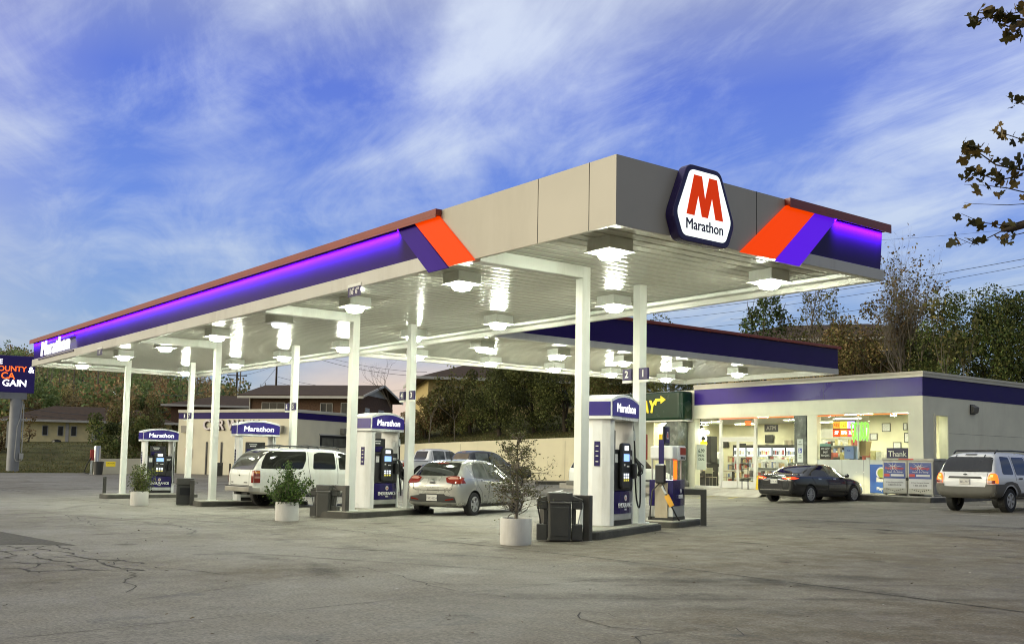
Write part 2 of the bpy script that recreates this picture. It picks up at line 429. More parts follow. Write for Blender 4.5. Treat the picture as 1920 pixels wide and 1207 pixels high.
# ================================================================== ground
def ground_material():
    mm = bpy.data.materials.new('worn_concrete'); mm.use_nodes = True
    nt = mm.node_tree; N, L = nt.nodes, nt.links; b = N['Principled BSDF']
    t = N.new('ShaderNodeTexCoord')
    def noise(sc, det=6, ro=.6, stretch=None, dist=0.0):
        n = N.new('ShaderNodeTexNoise'); n.inputs['Scale'].default_value = sc; n.inputs['Detail'].default_value = det
        n.inputs['Roughness'].default_value = ro; n.inputs['Distortion'].default_value = dist
        if stretch:
            mp = N.new('ShaderNodeMapping'); mp.inputs['Scale'].default_value = stretch; mp.inputs['Rotation'].default_value = (0, 0, RAD(14))
            L.new(t.outputs['Object'], mp.inputs[0]); L.new(mp.outputs[0], n.inputs['Vector'])
        else: L.new(t.outputs['Object'], n.inputs['Vector'])
        return n.outputs[0]
    def rng_(f, a, b_, c, d):
        r = N.new('ShaderNodeMapRange'); r.inputs[1].default_value = a; r.inputs[2].default_value = b_; r.inputs[3].default_value = c; r.inputs[4].default_value = d
        L.new(f, r.inputs[0]); return r.outputs[0]
    def mix(f, a, b_, mode='MIX'):
        x = N.new('ShaderNodeMix'); x.data_type = 'RGBA'; x.blend_type = mode
        if isinstance(f, (int, float)): x.inputs[0].default_value = f
        else: L.new(f, x.inputs[0])
        for i, v in ((6, a), (7, b_)):
            if isinstance(v, tuple): x.inputs[i].default_value = (*v, 1)
            else: L.new(v, x.inputs[i])
        return x.outputs[2]
    def grey(f):
        c = N.new('ShaderNodeCombineXYZ')
        for i in range(3): L.new(f, c.inputs[i])
        return c.outputs[0]
    # older brown asphalt in the near right corner, greyer slabs elsewhere
    ps = N.new('ShaderNodeSeparateXYZ'); L.new(t.outputs['Object'], ps.inputs[0])
    def mth(op, a_, b_):
        q = N.new('ShaderNodeMath'); q.operation = op
        for i_, v_ in enumerate((a_, b_)):
            if isinstance(v_, (int, float)): q.inputs[i_].default_value = v_
            else: L.new(v_, q.inputs[i_])
        return q.outputs[0]
    old = mth('ADD', mth('ADD', mth('MULTIPLY', ps.outputs[0], .09), mth('MULTIPLY', ps.outputs[1], .02)), mth('MULTIPLY', noise(.25, 5, .6), 1.6))
    big = rng_(noise(.11, 5, .55), .35, .65, 0, 1)
    c = mix(big, (0.160, 0.150, 0.122), (0.262, 0.252, 0.215))
    c = mix(rng_(old, -1.05, .2, 0, 1), c, mix(big, (0.086, 0.066, 0.036), (0.150, 0.120, 0.074)))
    c = mix(rng_(noise(.55, 7, .65, (1, .35, 1), .6), .44, .66, 0, .7), c, (0.1026, 0.0882, 0.0593))
    c = mix(rng_(noise(.9, 6, .7, (.18, 1.3, 1), .4), .50, .68, 0, .6), c, (0.0912, 0.0783, 0.0547))
    c = mix(rng_(noise(2.2, 8, .72), .42, .66, 0, .5), c, (0.2736, 0.2546, 0.2052))
    c = mix(rng_(noise(4.5, 8, .75), .52, .70, 0, .65), c, (0.0760, 0.0654, 0.0456))
    c = mix(rng_(noise(.32, 4, .6, None, 1.2), .58, .72, 0, .7), c, (0.0722, 0.0623, 0.0456))
    c = mix(rng_(noise(1.15, 3, .5, None, .4), .65, .71, 0, .75), c, (0.0494, 0.0433, 0.0334))
    c = mix(rng_(noise(.10, 3, .5), .5, .62, 0, .5), c, (0.2508, 0.2417, 0.2090))
    sp = noise(30, 5, .75)
    c = mix(1.0, c, grey(rng_(sp, .3, .7, .46, 1.54)), 'MULTIPLY')
    pit = N.new('ShaderNodeTexVoronoi'); pit.inputs['Scale'].default_value = 26; L.new(t.outputs['Object'], pit.inputs['Vector'])
    c = mix(rng_(pit.outputs[0], .05, .2, .55, 0), c, (.46, .44, .37))
    L.new(c, b.inputs['Base Color'])
    L.new(rng_(noise(.7, 5), .3, .7, .62, .9), b.inputs['Roughness'])
    b.inputs['Specular IOR Level'].default_value = .35
    bp = N.new('ShaderNodeBump'); bp.inputs['Strength'].default_value = .45; bp.inputs['Distance'].default_value = .012
    ad = N.new('ShaderNodeMath'); ad.operation = 'ADD'; L.new(sp, ad.inputs[0]); L.new(noise(3.0, 6), ad.inputs[1])
    L.new(ad.outputs[0], bp.inputs['Height']); L.new(bp.outputs[0], b.inputs['Normal'])
    return mm
M_LOT = ground_material()

# lot edge and the land beyond it, by bearing right of the view axis (degrees):
#   r0 lot edge, z0 step up at the edge, r1 z1 top of the bank, r2 z2 foot of the hill, r3 z3 ridge
LAND = [(-180, 90, 0, 120, 2, 200, 3, 500, 20), (-75, 90, 0, 120, 2, 200, 4, 420, 30), (-40, 82, 0, 112, 2.6, 160, 5, 420, 36), (-30, 78, 0, 106, 2.4, 155, 5, 430, 35),
        (-26, 76.5, 0, 104, 2.3, 150, 5, 430, 33), (-20, 74.8, 0, 106, 2.6, 150, 5, 400, 26), (-16.5, 76, 0, 108, 3.0, 145, 4.5, 350, 17),
        (-12.6, 86, 0, 108, 3.0, 140, 4, 340, 8), (-9.5, 84, 0, 100, 3.2, 140, 4, 340, 5), (-8.0, 69.2, 1.7, 92, 4.0, 130, 4.6, 330, 5),
        (-6, 67.3, 1.85, 86, 4.3, 120, 5, 300, 5), (-1, 63.9, 2.1, 80, 4.6, 120, 5.5, 300, 6), (4, 61.9, 2.3, 76, 5.0, 120, 6, 300, 7),
        (8, 60.5, 2.3, 74, 5.4, 110, 6, 300, 8), (14, 59, 1.4, 72, 5.4, 110, 6.4, 300, 9), (24, 58, .8, 72, 5.6, 110, 7, 300, 10),
        (36, 58, .4, 74, 5.6, 110, 7, 300, 12), (75, 70, 0, 100, 4, 140, 6, 300, 14), (180, 90, 0, 120, 2, 200, 3, 500, 20)]
_LA = np.array(LAND, float)
def land(a):
    a = (a + 180) % 360 - 180
    return [np.interp(a, _LA[:, 0], _LA[:, i]) for i in range(1, 9)]
def xy_at(a, r):
    b = YAW - RAD(a); return -sin(b) * r, cos(b) * r
_wob = random.Random(5)
_WP = [(_wob.uniform(.01, .06), _wob.uniform(.01, .06), _wob.uniform(0, 6.28)) for _ in range(8)]
def T(x, y):
    """height of the land beyond the lot"""
    r = hypot(x, y); a = math.degrees(YAW - atan2(-x, y))
    r0, z0, r1, z1, r2, z2, r3, z3 = land(a)
    e = G(*xy_at(a, r0))
    pts_r = [r0, r1, r2, r3, r3 * 2.2]; pts_z = [e + z0, z1, z2, z3, z3 * .9]
    if r >= pts_r[-1]: z = pts_z[-1]
    else:
        z = pts_z[0]
        for i in range(4):
            if pts_r[i] <= r <= pts_r[i + 1]:
                t = (r - pts_r[i]) / (pts_r[i + 1] - pts_r[i]); t = t * t * (3 - 2 * t) if i != 2 else t * .5 + .5 * t * t * (3 - 2 * t)
                z = pts_z[i] + (pts_z[i + 1] - pts_z[i]) * t
    w = sum(sin(x * p + y * q + f) for p, q, f in _WP) / 8
    return z + w * min(6.0, max(0, r - r0) * .018)

angs = list(np.arange(-180, -44, 6.0)) + list(np.arange(-44, 44, .5)) + list(np.arange(44, 180, 6.0))
na = len(angs)
# paved lot: a disc out to the lot edge
V, Fs = [], []
fr = [0.0, .02, .05, .1, .15, .2, .26, .32, .4, .48, .55, .6, .65, .7, .75, .8, .85, .9, .95, 1.0]
for f in fr:
    for a in angs:
        r0 = land(a)[0]; x, y = xy_at(a, r0 * f); V.append((x, y, G(x, y)))
for i in range(len(fr) - 1):
    for k in range(na):
        Fs.append((i * na + k, i * na + (k + 1) % na, (i + 1) * na + (k + 1) % na, (i + 1) * na + k))
o = pmesh('ground', V, np.array(Fs)[:, ::-1], M_LOT, smooth=True)
structure(o, 'worn tan concrete forecourt with stains and cracks', 'forecourt')

M_GRASS = mat('rough_grass', (.095, .095, .036), .95, var=.45, scale=.5, bump=.8, bscale=6, dirt=(.15, .115, .055), dscale=.35, spec=.1)
V, Fs = [], []
steps = [0, .04, .12, .25, .4, .6, .8, 1.0]
rings = []
for j in range(30):
    row = []
    for a in angs:
        r0, z0, r1, z1, r2, z2, r3, z3 = land(a)
        if j < 8: r = r0 + (r1 - r0) * steps[j]
        elif j < 13: r = r1 + (r2 - r1) * (j - 7) / 5
        elif j < 25: r = r2 + (r3 - r2) * (j - 12) / 12
        else: r = r3 * (1 + .3 * (j - 24) + (.9 * (j - 28) * 5 if j > 28 else 0))
        x, y = xy_at(a, max(r, r0 + (.01 if j == 0 else 0)))
        V.append((x, y, T(x, y) - (.02 if j == 0 else 0)))
for i in range(29):
    for k in range(na):
        Fs.append((i * na + k, i * na + (k + 1) % na, (i + 1) * na + (k + 1) % na, (i + 1) * na + k))
o = pmesh('terrain', V, np.array(Fs)[:, ::-1], M_GRASS, smooth=True)
structure(o, 'grass banks and wooded hill rising behind the forecourt', 'hillside')

# ---- joints, cracks, patch and paint laid on the concrete
M_JOINT = mat('joint_tar', (.035, .032, .026), .9, var=.2)
def strip(mb, pts, w, dz=.004, jag=0.0, seed=0):
    rr = random.Random(seed); P = []
    for i in range(len(pts) - 1):
        a, b = Vector((*pts[i], 0)), Vector((*pts[i + 1], 0)); n = max(1, int((b - a).length / (.16 if jag else .6)))
        for k in range(n):
            q = a.lerp(b, k / n)
            if jag and (i or k): q += Vector((rr.gauss(0, jag), rr.gauss(0, jag), 0))
            P.append(q)
    P.append(Vector((*pts[-1], 0)))
    L_, R_ = [], []
    for i, p in enumerate(P):
        d = (P[min(i + 1, len(P) - 1)] - P[max(0, i - 1)]); d.z = 0
        if d.length < 1e-6: d = Vector((1, 0, 0))
        d.normalize(); nn = Vector((-d.y, d.x, 0)); ww = w * (rr.uniform(.25, 1.3) if jag else 1.0) / 2
        for s_, arr in ((1, L_), (-1, R_)):
            q = p + nn * ww * s_; arr.append((q.x, q.y, G(q.x, q.y) + dz))
    for i in range(len(P) - 1): mb.quad(R_[i], R_[i + 1], L_[i + 1], L_[i])
mb = MB()
strip(mb, [(-62, 11.3), (-44, 11.2), (-33.6, 11.05), (-21.9, 10.46), (-13.5, 10.33), (-10.9, 10.3), (-4.7, 9.7), (6, 9.2)], .045, jag=.006, seed=2)
strip(mb, [(-9.2, 10.2), (-8.9, 4.0), (-8.6, -4)], .012, jag=.006, seed=3)
strip(mb, [(-10.5, 3.2), (-10.8, 4.32), (-11.26, 5.66), (-12.04, 6.92)], .014, jag=.008, seed=4)
strip(mb, [(-36, 22.5), (-24, 22.9), (-12, 23.4)], .02, jag=.008, seed=5)
strip(mb, [(-46, 17.9), (-30, 18.2), (-12.5, 18.6), (0, 18.8)], .018, jag=.008, seed=6)
strip(mb, [(-33, 11), (-34, 4.5), (-35, -6)], .02, jag=.01, seed=7)
structure(mb.build('pavement_joint', M_JOINT), 'thin dark joints between the concrete slabs', 'joint')
mb = MB(); rr = random.Random(11)
# alligator cracking in the left foreground
cx0, cy0 = -16.0, 3.9
nodes = []
for i in range(7):
    for j in range(6):
        nodes.append((cx0 + (i - 3) * .78 + (j - 3) * .10 + rr.uniform(-.27, .27), cy0 + (j - 2.5) * .38 + rr.uniform(-.13, .13)))
for i in range(7):
    for j in range(6):
        a = nodes[i * 6 + j]
        if i < 6 and rr.random() < .80: strip(mb, [a, nodes[(i + 1) * 6 + j]], .042, jag=.045, seed=rr.randrange(999))
        if j < 5 and rr.random() < .66: strip(mb, [a, nodes[i * 6 + j + 1]], .036, jag=.045, seed=rr.randrange(999))
strip(mb, [(-14.2, 4.6), (-13.1, 5.0), (-12.2, 5.2)], .024, jag=.03, seed=21)
strip(mb, [(-15.3, 4.85), (-14.2, 4.45), (-13.0, 4.35), (-12.3, 3.95), (-11.6, 3.9), (-11.2, 3.65)], .022, jag=.03, seed=22)
strip(mb, [(-24.5, 7.4), (-22.3, 8.3), (-20.2, 7.9), (-19.0, 7.3)], .04, jag=.05, seed=23)
strip(mb, [(-29, 7.6), (-26, 7.4), (-23.4, 6.9)], .035, jag=.05, seed=24)
strip(mb, [(-12.04, 6.92), (-11.63, 6.89), (-10.65, 6.75), (-9.86, 6.53), (-9.05, 6.47), (-8.52, 6.59)], .016, jag=.022, seed=25)
strip(mb, [(-10.2, 6.62), (-10.0, 6.75), (-9.7, 6.72)], .014, jag=.02, seed=35)
strip(mb, [(-7.2, 6.45), (-6.9, 6.15), (-6.4, 6.1), (-5.9, 6.35), (-5.5, 6.3), (-5.2, 6.55)], .014, jag=.02, seed=26)
strip(mb, [(-5.9, 6.35), (-5.95, 5.9), (-5.6, 5.6), (-5.3, 5.7)], .013, jag=.018, seed=27)
strip(mb, [(-7.3, 6.5), (-7.0, 6.62), (-6.8, 6.5)], .012, jag=.015, seed=28)
strip(mb, [(-6.2, 6.75), (-5.75, 6.85), (-5.45, 6.62)], .010, jag=.015, seed=30)
structure(mb.build('pavement_crack', M_JOINT), 'jagged cracks in the foreground concrete', 'crack')
# rough asphalt patch at the left edge
M_PATCH = mat('rough_asphalt', (.085, .08, .068), .95, var=.35, scale=18, bump=1.0, bscale=45)
mb = MB()
px = [(-36, 4.0), (-24.2, 4.75), (-17.95, 5.02), (-18.6, 4.55), (-18.9, 3.7), (-34, -2.0)]
mb.add([(x, y, G(x, y) + .004) for x, y in px], [tuple(range(len(px)))])
structure(mb.build('asphalt_patch', M_PATCH), 'dark rough asphalt patch at the edge of the concrete', 'patch')
# painted bay lines
M_LINE = mat('worn_white_paint', (.46, .44, .37), .8, var=.35, scale=5)
M_YEL = mat('worn_yellow_paint', (.50, .42, .08), .8, var=.3, scale=5)
mb = MB()
for a, b in (((-20.9, 30.2), (-19.6, 33.4)), ((-23.6, 30.3), (-22.4, 33.6)), ((-17.7, 30.4), (-16.9, 33.3)), ((-15.2, 27.2), (-13.7, 26.9)), ((-14.2, 26.85), (-12.2, 28.0)), ((-26.4, 30.2), (-25.4, 33.6))):
    strip(mb, [a, b], .10)
structure(mb.build('bay_line', M_LINE), 'faded white bay lines before the shop', 'line')
mb = MB()
for a, b in (((-30.6, 33.3), (-29.4, 30.9)), ((-30.6, 33.3), (-26.9, 33.1)), ((-29.0, 33.2), (-28.1, 31.3)), ((-27.6, 33.1), (-26.8, 31.6)), ((-29.4, 30.9), (-26.6, 31.3))):
    strip(mb, [a, b], .10)
structure(mb.build('bay_line', M_YEL), 'faded yellow hatching before the shop doors', 'line')

# oil drips, tyre scuffs and worn pale patches lying in the concrete
def stainmat(name, col, amt):
    mm = bpy.data.materials.new(name); mm.use_nodes = True
    nt = mm.node_tree; N, L = nt.nodes, nt.links; b = N['Principled BSDF']
    b.inputs['Base Color'].default_value = (*col, 1); b.inputs['Roughness'].default_value = .75; b.inputs['Specular IOR Level'].default_value = .3
    at = N.new('ShaderNodeAttribute'); at.attribute_name = 'Col'
    t = N.new('ShaderNodeTexCoord'); n = N.new('ShaderNodeTexNoise'); n.inputs['Scale'].default_value = 2.6; n.inputs['Detail'].default_value = 8; n.inputs['Roughness'].default_value = .72
    L.new(t.outputs['Object'], n.inputs['Vector'])
    r = N.new('ShaderNodeMapRange'); r.inputs[1].default_value = .38; r.inputs[2].default_value = .66; r.inputs[3].default_value = .1; r.inputs[4].default_value = 1
    L.new(n.outputs[0], r.inputs[0])
    q = N.new('ShaderNodeMath'); q.operation = 'MULTIPLY'; L.new(r.outputs[0], q.inputs[0]); L.new(at.outputs['Fac'], q.inputs[1])
    q2 = N.new('ShaderNodeMath'); q2.operation = 'MULTIPLY'; L.new(q.outputs[0], q2.inputs[0]); q2.inputs[1].default_value = amt
    tr = N.new('ShaderNodeBsdfTransparent'); mx = N.new('ShaderNodeMixShader')
    L.new(q2.outputs[0], mx.inputs[0]); L.new(tr.outputs[0], mx.inputs[1]); L.new(b.outputs[0], mx.inputs[2]); L.new(mx.outputs[0], N['Material Output'].inputs[0])
    return mm
def stains(name, label, blobs, material, dz):
    """soft edged discs (x, y, rx, ry, angle): full in the middle, fading to nothing at the rim"""
    V, F_, C_ = [], [], []; rr = random.Random(len(blobs)); n = 18
    for x, y, rx, ry, an, st_ in blobs:
        o0 = len(V); ph = [rr.uniform(.72, 1.2) for _ in range(n)]
        for q, k_ in ((.0, 1), (.45, .85), (.75, .45), (1.0, 0.0)):
            for i in range(n):
                th = 2 * pi * i / n; u, v = rx * q * cos(th) * ph[i], ry * q * sin(th) * ph[i]
                px_, py_ = x + u * cos(an) - v * sin(an), y + u * sin(an) + v * cos(an)
                V.append((px_, py_, G(px_, py_) + dz)); C_.append((k_ * st_,) * 3)
        for j in range(3):
            for i in range(n): F_.append((o0 + j * n + i, o0 + (j + 1) * n + i, o0 + (j + 1) * n + (i + 1) % n, o0 + j * n + (i + 1) % n))
        dz += .00004
    o = pmesh(name, V, F_, material, cols=np.array(C_)); structure(o, label, 'stain')
rr = random.Random(40); B = []
for x0 in (-12.0, -18.9, -20.4, -27.3, -29.2, -35.8, -37.6):
    for _ in range(9): B.append((x0 + rr.gauss(0, .6), rr.uniform(11.5, 19.5), rr.uniform(.08, .5), rr.uniform(.06, .3), rr.uniform(0, 3), rr.uniform(.5, 1)))
for x0 in (-22.0, -18.9, -16.5, -14.5, -25.0):
    for _ in range(7): B.append((x0 + rr.gauss(0, .5), rr.uniform(27.5, 33.2), rr.uniform(.1, .55), rr.uniform(.1, .4), rr.uniform(0, 3), rr.uniform(.5, 1)))
for _ in range(70): B.append((rr.uniform(-24, 1), rr.uniform(5.0, 27), rr.uniform(.05, .40), rr.uniform(.04, .25), rr.uniform(0, 3), rr.uniform(.4, 1)))
for _ in range(26): B.append((rr.uniform(-16, -2), rr.uniform(6, 22), rr.uniform(.7, 2.4), rr.uniform(.12, .45), rr.gauss(.3, .35), rr.uniform(.35, .75)))
stains('oil_stain', 'dark oil drips and scuffs on the concrete', B, stainmat('oil_stain', (.028, .024, .018), .85), .0052)
B = []
for _ in range(34): B.append((rr.uniform(-34, -3), rr.uniform(3.6, 24), rr.uniform(.5, 2.6), rr.uniform(.2, .9), rr.gauss(.2, .5), rr.uniform(.4, .9)))
stains('worn_patch', 'paler worn patches in the concrete', B, stainmat('worn_patch', (.36, .345, .295), .5), .0024)
B = []
for x0, y0, an, L_ in ((-13.6, 8.6, .35, 4.2), (-13.2, 7.2, .35, 4.6), (-7.5, 9.5, .9, 4.0), (-6.2, 9.2, .9, 4.0), (-17.0, 24.0, 1.5, 5.0), (-15.6, 24.0, 1.5, 5.0), (-25, 9.2, .1, 5), (-25.2, 8.0, .1, 5), (-10.8, 21.5, 1.3, 5), (-9.4, 21.3, 1.3, 5)):
    B.append((x0, y0, L_, .11, an, .8))
stains('tyre_mark', 'long faint dark tyre marks on the concrete', B, stainmat('tyre_mark', (.035, .032, .027), .5), .0082)

# litter: fallen leaves and grit on the concrete
rng = np.random.default_rng(4)
pts = []
for _ in range(520):
    a = rng.uniform(-32, 34); r = rng.uniform(7, 40) ** 1.0
    x, y = xy_at(a, r); pts.append((x, y, G(x, y) + .010))
Vv, Ff, Cc = leaves(rng, pts, .055, .7, 0, ((.06, .04, .02), (.10, .07, .03), (.35, .34, .30), (.04, .035, .03)))
Vv[:, 2] = np.repeat(np.array(pts)[:, 2], 4) + rng.uniform(-.004, .012, len(Vv))
o = pmesh('leaf_litter', Vv, Ff, leafmat('litter', .8, .1), cols=Cc)
tag(o, 'scattered dead leaves and scraps on the concrete', 'litter', kind='stuff')

# shop pavement with its kerb
M_KERB = mat('kerb_concrete', (.36, .34, .29), .85, var=.16, scale=3, bump=.3)
M_KERBF = mat('painted_kerb', (.10, .095, .08), .8, var=.3, scale=4, bump=.2)
SLAB = .40
mb = MB()
mb.prism([(-19.72, 33.9), (-19.72, 52), (-21.2, 52), (-21.2, 35.7), (-39.5, 35.7), (-39.5, 33.9), (-32.5, 33.9), (-30.6, 34.6), (-27.2, 34.6), (-26.6, 33.9)], -.3, SLAB)
structure(mb.build('pavement', M_KERB), 'concrete walk with kerb along the shop front', 'pavement')
mb = MB()
mb.box(-26.6, -19.70, 33.872, 33.898, -.3, SLAB - .02); mb.box(-19.718, -19.692, 33.872, 52, -.3, SLAB - .02)
structure(mb.build('kerb', M_KERBF), 'dark painted kerb face of the shop walk', 'kerb')
mb = MB()
mb.add([(-30.6, 34.58, SLAB + .004), (-27.2, 34.58, SLAB + .004), (-27.0, 33.6, G(-27, 33.6) + .006), (-30.9, 33.6, G(-31, 33.6) + .006)], [(0, 1, 2, 3)])
structure(mb.build('ramp', M_KERB), 'concrete kerb ramp leading to the shop doors', 'ramp')
# ================================================================== canopies
S0, SOF, STOP = 4.855, 5.065, 5.91
X1, X0c, Y0c, Y1c = -10.94, -44.63, 10.41, 17.28
M_WHITE = mat('white_metal', (.76, .78, .72), .32, var=.05, scale=1.5, dirt=(.52, .50, .42), dscale=.5)
M_TRIMG = mat('pale_trim', (.56, .55, .49), .35, var=.06, scale=.8, dirt=(.42, .40, .34), dscale=.8)
M_SOFFIT = mat('soffit_metal', (.62, .625, .54), .22, var=.0, spec=.40)
M_GREYF = mat('champagne_panel', (.46, .43, .35), .30, var=.07, scale=.5, spec=.4, dirt=(.40, .37, .29), dscale=.35)
M_PURP = mat('purple_fascia', (.020, .006, .105), .16, var=.08, scale=.8, spec=.14)
M_VIOL = mat('violet_panel', (.040, .009, .26), .2, var=.05, spec=.12)
M_ORANGE = mat('orange_lit_panel', (.50, .022, .001), .3, var=.0, spec=.08, emit=(1.0, .065, .0005), estr=.62)
M_VIOLIT = mat('violet_lit_panel', (.05, .01, .28), .3, var=.0, spec=.1, emit=(.115, .010, .85), estr=.62)
M_REDTRIM = mat('red_trim', (.24, .035, .014), .35, var=.12)
M_SEAM = mat('dark_seam', (.03, .03, .027), .8, var=0)
M_CONC = mat('island_concrete', (.33, .32, .26), .8, var=.2, scale=3, bump=.3)
M_KDARK = mat('island_kerb_grey', (.055, .053, .043), .7, var=.3, scale=5, bump=.2)
E_LED = emitter('violet_led', (.26, .035, 1.0), 190.0)
E_LAMP = emitter('canopy_lamp', (.95, 1.0, .82), 185.0)
E_LAMPB = emitter('canopy_lamp_dim', (.9, .92, 1.0), 1.1)

def soffit(parent, xa, xb, ya, yb, z, pitch=.305):
    """ribbed decking: flat pans with a raised joint, running along Y"""
    mb = MB(); n = int((xb - xa) / pitch); w = (xb - xa) / n
    prof = []
    for i in range(n):
        x = xa + i * w
        prof += [(x, z + .05), (x + .13 * w, z + .05)] + [(x + (.135 + .86 * k / 6) * w, z - .007 * (1 - (k / 3 - 1) ** 2)) for k in range(7)]
    prof.append((xb, z + .05))
    for i in range(len(prof) - 1):
        (p, q), (r, s_) = prof[i], prof[i + 1]
        mb.quad((p, ya, q), (r, ya, s_), (r, yb, s_), (p, yb, q))
    return mb.build('soffit', M_SOFFIT, parent, smooth=25)

can = thing('fuel_canopy', 'long white forecourt canopy with purple fascia over the pumps', 'canopy')
soffit(can, X0c + .05, X1 - .05, Y0c + .05, Y1c - .05, SOF)
mb = MB(); mb.box(X0c + .1, X1 - .1, Y0c + .1, Y1c - .1, SOF + .06, SOF + .30); mb.build('deck', M_WHITE, can)
# grey corner fascia
mb = MB()
mb.box(-16.3, X1, Y0c, Y0c + .06, S0, STOP); mb.box(X1 - .06, X1, Y0c + .06, 14.5, S0, STOP)
mb.build('corner_fascia', M_GREYF, can)
mb = MB()
for x in (-12.75, -11.53): mb.box(x - .006, x + .006, Y0c - .003, Y0c, S0, STOP)
mb.box(X1, X1 + .003, Y0c + 3.2, Y0c + 3.212, S0, STOP)
mb.build('panel_seam', M_SEAM, can)
# purple fascia, leaning in a little at the foot
def lean_front(xa, xb, y, za, zb, lean, mb): mb.prism([(y + lean, za), (y, zb), (y + .08, zb), (y + .08 + lean, za)], xa, xb, 'x')
mb = MB(); lean_front(X0c, -15.9, Y0c - .0, S0 + .27, STOP - .12, .05, mb)
mb.build('front_fascia', M_PURP, can)
mb = MB(); mb.prism([(X1 - .05, S0 + .20), (X1, STOP - .12), (X1 - .08, STOP - .12), (X1 - .13, S0 + .20)], 14.6, Y1c, 'y')
mb.build('end_fascia', M_PURP, can)
mb = MB(); mb.box(X0c, X1 - .1, Y1c - .06, Y1c, S0 + .25, STOP - .1); mb.box(X0c - .0, X0c + .06, Y0c + .08, Y1c - .06, S0 + .25, STOP - .1)
mb.build('rear_fascia', M_PURP, can)
# white lower trim
mb = MB()
mb.box(X0c - .02, -15.85, Y0c - .02, Y0c + .10, S0, S0 + .275)
mb.box(X1 - .12, X1 + .015, 14.62, Y1c + .02, S0, S0 + .205)
mb.box(X0c - .02, X1 - .13, Y1c - .10, Y1c + .02, S0, S0 + .255)
mb.box(X0c - .02, X0c + .10, Y0c + .105, Y1c - .105, S0, S0 + .255)
mb.build('lower_trim', M_TRIMG, can, bevel=.008)
mb = MB()   # inner gutter angle
mb.box(X0c + .1, X1 - .13, Y1c - .34, Y1c - .105, SOF - .10, SOF - .02); mb.box(X0c + .105, X0c + .34, Y0c + .12, Y1c - .36, SOF - .10, SOF - .02)
mb.build('gutter', M_WHITE, can, bevel=.008)
# red crown with the led strip tucked under it
mb = MB()
mb.box(X0c - .13, -15.52, Y0c - .13, Y0c + .10, STOP - .11, STOP + .005)
mb.box(X1 - .10, X1 + .12, 14.36, Y1c + .12, STOP - .11, STOP + .005)
mb.box(X0c - .13, -15.52, Y0c - .13, Y0c - .118, STOP - .155, STOP - .112); mb.box(X1 + .108, X1 + .12, 14.36, Y1c + .12, STOP - .155, STOP - .112)
mb.build('crown_trim', M_REDTRIM, can)
def led(name, loc, length, aim, along, watts):
    """a strip lamp under the crown trim, throwing violet light down the fascia"""
    l = bpy.data.lights.new(name, 'AREA'); l.shape = 'RECTANGLE'; l.size = length; l.size_y = .02; l.energy = watts; l.color = (.44, .045, 1.0); l.spread = RAD(70)
    o = bpy.data.objects.new(name, l); COL.objects.link(o); o.parent = can
    z = -Vector(aim).normalized(); x = Vector(along).normalized(); y = z.cross(x)
    o.matrix_world = Matrix(((x.x, y.x, z.x, loc[0]), (x.y, y.y, z.y, loc[1]), (x.z, y.z, z.z, loc[2]), (0, 0, 0, 1)))
led('led_strip', ((X0c - 16.95) / 2, Y0c - .105, STOP - .116), abs(X0c + 16.95), (0, 1.0, -1.05), (1, 0, 0), 700)
led('led_strip', (X1 + .095, (15.75 + Y1c) / 2, STOP - .116), Y1c - 15.75, (-1.0, 0, -1.05), (0, 1, 0), 40)
# coloured flash panels
def flash(poly, side, m_, d0, d1):
    mb = MB()
    if side == 'y': mb.prism(poly, Y0c - d1, Y0c - d0, 'y')
    else: mb.prism(poly, X1 + d0, X1 + d1, 'x')
    return mb.build('flash_panel', m_, can, bevel=.006)
za, zb = S0 - .03, STOP - .115
flash([(-16.36, zb), (-15.56, zb), (-14.42, za), (-15.20, za)], 'y', M_ORANGE, .004, .045)
flash([(-17.02, zb), (-16.37, zb), (-15.21, za - .03), (-15.86, za - .03)], 'y', M_VIOL, .004, .04)
flash([(14.37, zb), (15.16, zb), (14.05, za), (13.16, za)], 'x', M_ORANGE, .004, .045)
flash([(15.17, zb), (15.82, zb), (14.72, za - .03), (14.06, za - .03)], 'x', M_VIOLIT, .004, .04)
# columns
COLA = [(-14.57, 13.03), (-23.26, 13.03), (-32.13, 13.03), (-40.98, 13.03)]
COLB = [(-15.23, 15.2), (-23.95, 15.2), (-31.15, 15.28), (-39.98, 15.2)]
for x, y in COLA + COLB:
    mb = MB(); mb.box(x - .10, x + .10, y - .10, y + .10, G(x, y) - .2, SOF - .005)
    mb.box(x - .16, x + .16, y - .16, y + .16, G(x, y) + .05, G(x, y) + .175)
    mb.build('column', M_WHITE, can, bevel=.012, seg=2)
for x, y in COLA:
    mb = MB(); mb.box(x - .11, x + .11, Y0c + .12, y - .102, SOF - .235, SOF - .002); mb.build('cross_beam', M_WHITE, can, bevel=.01)

c2 = thing('fuel_canopy', 'purple fascia canopy joining the pumps to the shop', 'canopy')
CX0, CX1, CY0, CY1 = -31.0, -23.2, 17.32, 33.6
soffit(c2, CX0 + .05, CX1 - .05, CY0, CY1 - .05, SOF)
mb = MB(); mb.box(CX0 + .1, CX1 - .1, CY0, CY1 - .1, SOF + .06, SOF + .3); mb.build('deck', M_WHITE, c2)
mb = MB(); mb.box(CX1 - .06, CX1, CY0, CY1, S0 + .2, STOP - .1); mb.box(CX0, CX0 + .06, CY0, CY1, S0 + .2, STOP - .1)
mb.box(CX0 + .065, CX1 - .065, CY1 - .06, CY1, S0 + .2, STOP - .1); mb.build('fascia', M_PURP, c2)
mb = MB(); mb.box(CX1 - .12, CX1 + .02, CY0, CY1 + .02, S0, S0 + .205); mb.box(CX0 - .02, CX0 + .12, CY0, CY1 + .02, S0, S0 + .205)
mb.box(CX0 + .125, CX1 - .125, CY1 - .12, CY1 + .02, S0, S0 + .205)
